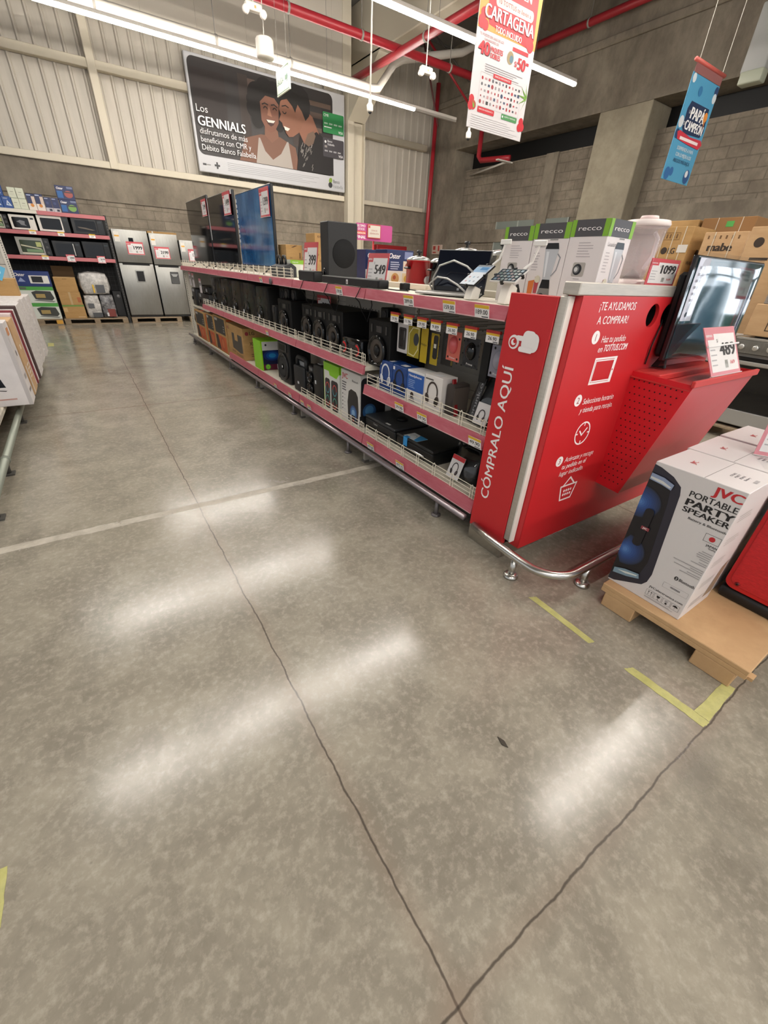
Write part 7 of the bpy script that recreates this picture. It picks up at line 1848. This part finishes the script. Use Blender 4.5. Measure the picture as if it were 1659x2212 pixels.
# ------------------------------------------------------------------ television on the kiosk tray
t = thing('television', 'television in clear plastic leaning on the red kiosk tray', 'television', (2.95, 1.085, 1.093), 0.0)
mb = MB(); mb.T = Matrix.Rotation(-0.03, 4, 'X')
mb.box((-0.42, 0.004, 0.045), (0.42, 0.03, 0.53), TFRM, 0.005); mb.box((-0.4, 0.03, 0.06), (0.4, 0.078, 0.46), BLK, 0.015); mb.build('bezel', t)
mb = MB(); mb.T = Matrix.Rotation(-0.03, 4, 'X')
mb.box((-0.408, 0.0, 0.058), (0.408, 0.006, 0.52), noisy('teal_reflection_glass', '123038', '1d4a50', scale=1.5, r0=0.04, r1=0.08)); mb.build('screen', t)  # unlit screen; teal of the mirrored store painted into its colour
mb = MB(); mb.T = Matrix.Rotation(-0.03, 4, 'X')
mb.box((-0.405, -0.003, 0.24), (-0.29, -0.001, 0.52), C('b9b9c6', 0.3)); F = Face(mb, (-0.405, -0.003, 0.24), (1, 0, 0), (0, 0, 1)); F.lines(0.02, 0.09, 0.09, 0.26, 6, C('8f8f9c'), 1); F.disc(0.04, 0.03, 0.012, BLK, 1); F.text('17', 0.05, 0.09, 0.02, C('a05a64'), 1); mb.build('feature_sticker', t)
b = bmesh.new(); bmesh.ops.create_grid(b, x_segments=24, y_segments=16, size=0.5)
for v in b.verts:
    u, q = v.co.x, v.co.y + 0.5
    v.co = Vector((u * 0.86, -0.010 - 0.003 * math.sin(u * 6 + q * 2) - 0.0008 * math.sin(q * 9 + u * 5) + 0.012 * (abs(u) * 2) ** 8 + 0.01 * (abs(q - 0.5) * 2) ** 10, 0.02 + q * 0.525))
mb = MB(); mb.T = Matrix.Rotation(-0.03, 4, 'X'); mb.bm(b, FILM, True); mb.build('plastic_wrap', t)
for sx in (-0.36, 0.36):
    mb = MB(); mb.prism([(0.005, 0.0), (0.08, 0.0), (0.05, 0.06), (0.02, 0.06)], 'x', sx - 0.012, sx + 0.012, BLK, 0.004); mb.build('stand_foot', t)
mb = MB(); mb.tube([(2.51, 1.165, 1.11), (2.5, 1.16, 1.2), (2.53, 1.165, 1.3), (2.55, 1.175, 1.33)], 0.004, BLK, 6); tag(mb.build('hanging_cable'), 'black cord dropping from the kiosk hole to the television', 'cable')
t = price_sign('tilted price sign reading 489 with a white band, clipped to the red tray', '489', (2.80, 0.872, 1.094), 0.37, 0.25, 0, 0.52, fr=SRL)
mb = MB(); mb.T = Matrix.Rotation(-0.52, 4, 'X'); mb.tube([(-0.19, -0.008, 0.15), (0.19, -0.008, 0.155)], 0.005, C('eeecec', 0.3), 6); mb.build('band', t)
t = price_sign('price sign reading 859 on a pole, seen mirrored in the television screen', '859', (4.38, 0.74, 1.44), 0.5, 0.3, math.pi, 0.0, True)
mb = MB(); mb.tube([(0, 0.012, -1.44), (0, 0.012, 0.02)], 0.012, C('b3272c', 0.4), 8); mb.lathe([(0.14, -1.44), (0.14, -1.448), (0.02, -1.44)], C('b3272c', 0.4), (0, 0.012, 0), 18); mb.build('pole', t)

# ------------------------------------------------------------------ stove and washing machine cartons behind
t = thing('gas_stove', 'steel gas stove with a black glass oven door behind the red tray', 'stove', at(5.8, 1.2, 1.86, 0.126), LEFT)
w, h = 0.66, 0.93
mb = MB(); mb.box((-w / 2, 0.03, 0.02), (w / 2, 0.62, h - 0.03), C('8f8d8a', 0.4, 0.5), 0.004); mb.build('body', t)
mb = MB(); mb.box((-w / 2, 0.0, h - 0.17), (w / 2, 0.05, h - 0.04), INOX, 0.006); mb.build('control_panel', t)
for k in range(5):
    mb = MB(); mb.lathe([(0.028, 0), (0.026, -0.03), (0.02, -0.034)], C('c9c7c2', 0.25, 0.7), (-w / 2 + 0.08 + k * 0.125, 0, h - 0.105), 16, 'y'); mb.build('knob', t)
mb = MB(); mb.box((-w / 2 + 0.01, 0.0, 0.2), (w / 2 - 0.01, 0.04, h - 0.2), C('0d0d0f', 0.12), 0.006); mb.build('oven_door', t)
mb = MB(); mb.box((-w / 2 + 0.02, -0.05, h - 0.275), (w / 2 - 0.02, -0.025, h - 0.235), C('b9b7b2', 0.25, 0.6), 0.008); mb.build('door_handle', t)
mb = MB(); mb.box((-w / 2 + 0.01, 0.0, 0.03), (w / 2 - 0.01, 0.04, 0.19), C('a5a4a1', 0.35, 0.4), 0.006); mb.build('drawer', t)
mb = MB(); mb.box((-w / 2 - 0.005, 0.0, h - 0.04), (w / 2 + 0.005, 0.63, h - 0.015), C('b5b2ac', 0.25, 0.6), 0.006)
for k in range(4):
    mb.lathe([(0.07, h - 0.015), (0.07, h - 0.003), (0.03, h)], C('3a3a3b', 0.4), (-0.16 + 0.32 * (k % 2), 0.18 + 0.28 * (k // 2), 0), 16)
mb.build('hob', t)
wood_pallet('wooden pallet under the gas stove and its white neighbour', 5.75, 6.45, 1.1, 1.9)
def wash(name_lab, x, y0, y1, z, h, m, fn=None, d=0.66, cat='box'):
    w = y1 - y0
    t = thing('appliance_carton', name_lab, cat, at(x, y0, y1, z), LEFT)
    mb = MB(); mb.box((-w / 2, 0, 0), (w / 2, d, h), m, 0.006)
    if fn: fn(front(mb, w, h, lift=0.002), rside(mb, w, d, lift=0.002), w, h)
    mb.build('carton', t)
    return t
KP = C('33261a', 0.6); STP = C('cbbfa8', 0.5)
def a_lg(F, S, w, h):
    for q in (0.22, 0.5, 0.78): F.rect(w * q, 0, w * q + 0.012, h, STP, 3)
    F.disc(w * 0.36, h * 0.72, 0.045, KP, 1); F.text('LG', w * 0.48, h * 0.685, 0.075, KP, 1, 'l', 0.04, w * 0.18); F.text('WASHING MACHINE', w * 0.1, h * 0.56, 0.045, KP, 1, 'l', 0.02, w * 0.72); F.rect(w * 0.08, h * 0.5, w * 0.8, h * 0.508, KP, 1); F.rect(w * 0.1, h * 0.44, w * 0.82, h * 0.47, C('5a1f1c'), 1)
    F.rect(w * 0.72, h * 0.7, w * 0.98, h * 0.79, C('cfcac2'), 4); F.stroke([(w * 0.18, h * 0.85), (w * 0.68, h * 0.85), (w * 0.68, h * 0.93), (w * 0.18, h * 0.93)], 0.005, C('6b4c2a'), 1, True)
    for i in range(5): F.rect(w * (0.22 + i * 0.09), h * 0.865, w * (0.26 + i * 0.09), h * 0.915, C('6b4c2a'), 1)
    S.disc(0.3, h * 0.7, 0.05, KP, 1); S.text('WASHING', 0.08, h * 0.56, 0.05, KP, 1, 'l', 0.02, 0.4)
def a_mabe(F, S, w, h):
    for q in (0.25, 0.68): F.rect(w * q, 0, w * q + 0.012, h, STP, 3)
    F.text('mabe', w * 0.18, h * 0.78, 0.095, KP, 1, 'l', 0.05, w * 0.56); F.lines(w * 0.2, h * 0.62, w * 0.7, h * 0.65, 1, C('7d5c38'), 1, 0.5); S.text('mabe', 0.12, h * 0.7, 0.07, KP, 1, 'l', 0.05, 0.25); S.rect(0.4, 0, 0.412, h, STP, 2)
    for i in range(6): F.rect(w * (0.1 + i * 0.14), h * 0.92, w * (0.14 + i * 0.14), h * 0.96, C('6b4c2a'), 1)
wash('lower washing machine carton under the LG-marked one', 7.5, 3.46, 3.97, 0.126, 1.02, CARD)
wash('washing machine carton marked LG on top of its stack, beyond the blender', 7.5, 3.46, 3.97, 1.1465, 1.06, CARD, a_lg)
wash('lower carton under the mabe-marked one', 7.5, 2.78, 3.3, 0.126, 1.0, CARD2)
wash('washing machine carton marked mabe, above the plastic-wrapped television', 7.5, 2.78, 3.3, 1.1265, 1.0, CARD2, a_mabe)
wood_pallet('wooden pallet under the washing machine cartons', 7.45, 8.25, 2.7, 1.35)
wash('lower brown carton at the back, behind the LG-marked stack', 8.3, 3.8, 4.36, 0.0, 1.2, CARD)
wash('brown carton marked SAMSUNG behind the LG-marked one', 8.3, 3.8, 4.36, 1.2005, 1.16, CARD, lambda F, S, w, h: F.text('SAMSUNG', w * 0.08, h * 0.86, 0.07, KP, 1, 'l', 0.05, w * 0.7))
wash('lower brown carton behind the mabe-marked stack', 8.3, 3.05, 3.75, 0.0, 1.2, CARD)
wash('brown carton with a green patch, highest of the back row', 8.3, 3.05, 3.75, 1.2005, 1.17, C('8f683f', 0.8), lambda F, S, w, h: (F.rect(w * 0.48, h * 0.9, w * 0.62, h * 0.96, C('4fa04a'), 2), F.rect(w * 0.3, 0, w * 0.315, h, STP, 3), F.rect(w * 0.75, 0, w * 0.765, h, STP, 3)))
wash('lower carton at the right edge, behind the stove', 6.7, 1.85, 2.47, 0.0, 1.0, CARD2)
wash('tall orange-brown carton at the right edge of the photo', 6.7, 1.85, 2.47, 1.0005, 1.1, CARD2, lambda F, S, w, h: (F.disc(w * 0.2, h * 0.86, 0.05, KP, 1), F.lines(w * 0.15, h * 0.7, w * 0.5, h * 0.76, 1, KP, 1)))
wash('low carton printed with a 4, lying on the steel stove', 5.86, 1.28, 1.84, 1.0575, 0.3, CARD2, lambda F, S, w, h: (F.stroke([(w * 0.3, h * 0.2), (w * 0.85, h * 0.2), (w * 0.85, h * 0.6), (w * 0.3, h * 0.6)], 0.008, KP, 1, True), F.lines(w * 0.36, h * 0.24, w * 0.58, h * 0.56, 4, KP, 1, 0.6), F.text('4', w * 0.68, h * 0.35, 0.07, KP, 1, 'l', 0.02)), 0.4)
t = wash('wrapped pale bundle on the low carton above the stove', 5.9, 1.32, 1.8, 1.358, 0.36, noisy('cloudy_wrap', '77716c', 'a39c94', scale=4, r0=0.2, r1=0.4), None, 0.36, 'bundle')
wash('white boxed stove beside the steel one, mostly behind the kiosk', 5.82, 1.95, 2.6, 0.126, 0.9, C('a9a7a3', 0.4), lambda F, S, w, h: (F.rect(w * 0.1, h * 0.2, w * 0.9, h * 0.7, C('1b1b1d', 0.2), 1), F.rect(w * 0.1, h * 0.76, w * 0.9, h * 0.78, C('d5d3cf'), 1)), 0.6, 'stove')

# clearance sign
t = thing('clearance_sign', 'pink clearance sign on a red post beyond the shelving', 'sign', (3.75, 6.0, 0))
mb = MB(); mb.tube([(0, 0.02, 0), (0, 0.02, 1.9)], 0.014, C('b3272c', 0.4), 8); mb.lathe([(0.2, 0), (0.2, 0.015), (0.03, 0.03)], C('b3272c', 0.4), (0, 0.02, 0), 20); mb.build('post', t)
mb = MB(); mb.prism(rr_pts(-0.30, 1.825, 0.31, 2.025, 0.02, 4), 'y', 0.0, 0.008, C('c24f8e', 0.45))
F = Face(mb, (-0.30, 0, 1.825), (1, 0, 0), (0, 0, 1), 0.001)
F.text('ÚLTIMO', 0.02, 0.155, 0.028, WT, 1, 'l', 0.03, 0.13); F.text('STOCK', 0.03, 0.118, 0.026, WT, 1, 'l', 0.03, 0.11); F.rect(0, 0.068, 0.16, 0.105, C('d8622f'), 1); F.text('LIQUIDACIÓN', 0.01, 0.075, 0.02, WT, 2, 'l', 0.03, 0.14); F.text('FINAL', 0.01, 0.02, 0.036, WT, 1, 'l', 0.04, 0.15)
mb.build('pink_board', t)
mb = MB(); mb.box((-0.125, -0.02, 1.855), (0.1, -0.01, 2.02), C('c0504a', 0.4), 0.003); F = Face(mb, (-0.125, -0.02, 1.855), (1, 0, 0), (0, 0, 1), 0.0008); F.rect(0.012, 0.012, 0.213, 0.153, C('d8d0c4'), 1); F.text('ZONA DE', 0.112, 0.085, 0.018, C('b5645c'), 2, 'c', 0.01, 0.1); F.text('LIQUIDACIÓN', 0.112, 0.05, 0.018, C('b5645c'), 2, 'c', 0.01, 0.15); F.rect(0.015, 0.12, 0.045, 0.148, C('c0504a'), 2); mb.build('white_card', t)

# yellow floor tapes and scraps
TAPE = noisy('worn_yellow_tape', 'aeab68', 'bbb87a', scale=16, r0=0.45, r1=0.6, c2='8f8c62', scale2=22, fac2=0.5)
def tape(pts, label, torn=3):
    rr = random.Random(torn); out = []
    for i in range(len(pts)):
        (x0, y0), (x1, y1) = pts[i], pts[(i + 1) % len(pts)]
        for k in range(8):
            q = k / 8; out.append((x0 + (x1 - x0) * q + (rr.random() - 0.5) * 0.004, y0 + (y1 - y0) * q + (rr.random() - 0.5) * 0.004))
    mb = MB(); mb.prism(out, 'z', 0.0003, 0.0016, TAPE)
    return tag(mb.build('floor_tape'), label, 'floor tape')
tape([(1.628, 0.925), (1.668, 0.905), (1.657, 0.548), (1.622, 0.56)], 'straight strip of yellow tape on the floor beside the guard rail')
tape([(1.628, 0.385), (1.672, 0.368), (1.676, 0.195), (1.678, 0.058), (1.632, 0.062), (1.632, 0.2)], 'worn yellow tape strip running along the pallet front, ending at the corner', 5)
tape([(1.679, 0.115), (1.95, 0.112), (1.952, 0.068), (1.679, 0.06)], 'torn yellow tape strip running under the pallet corner', 8)
tape([(-0.66, 0.955), (-0.572, 0.95), (-0.574, 0.80), (-0.6, 0.74), (-0.66, 0.74)], 'yellow tape scrap at the left edge of the photo', 9)
tape([(-0.72, 10.35), (-0.63, 10.3), (-0.62, 9.95), (-0.71, 9.95)], 'small far yellow tape scrap beyond the left cartons', 12)
mb = MB(); mb.prism([(0.905, 0.42), (0.912, 0.445), (0.902, 0.47), (0.893, 0.44)], 'z', 0.0003, 0.004, C('3a342c', 0.8)); tag(mb.build('floor_scrap'), 'small dark scrap lying on the open floor', 'litter')
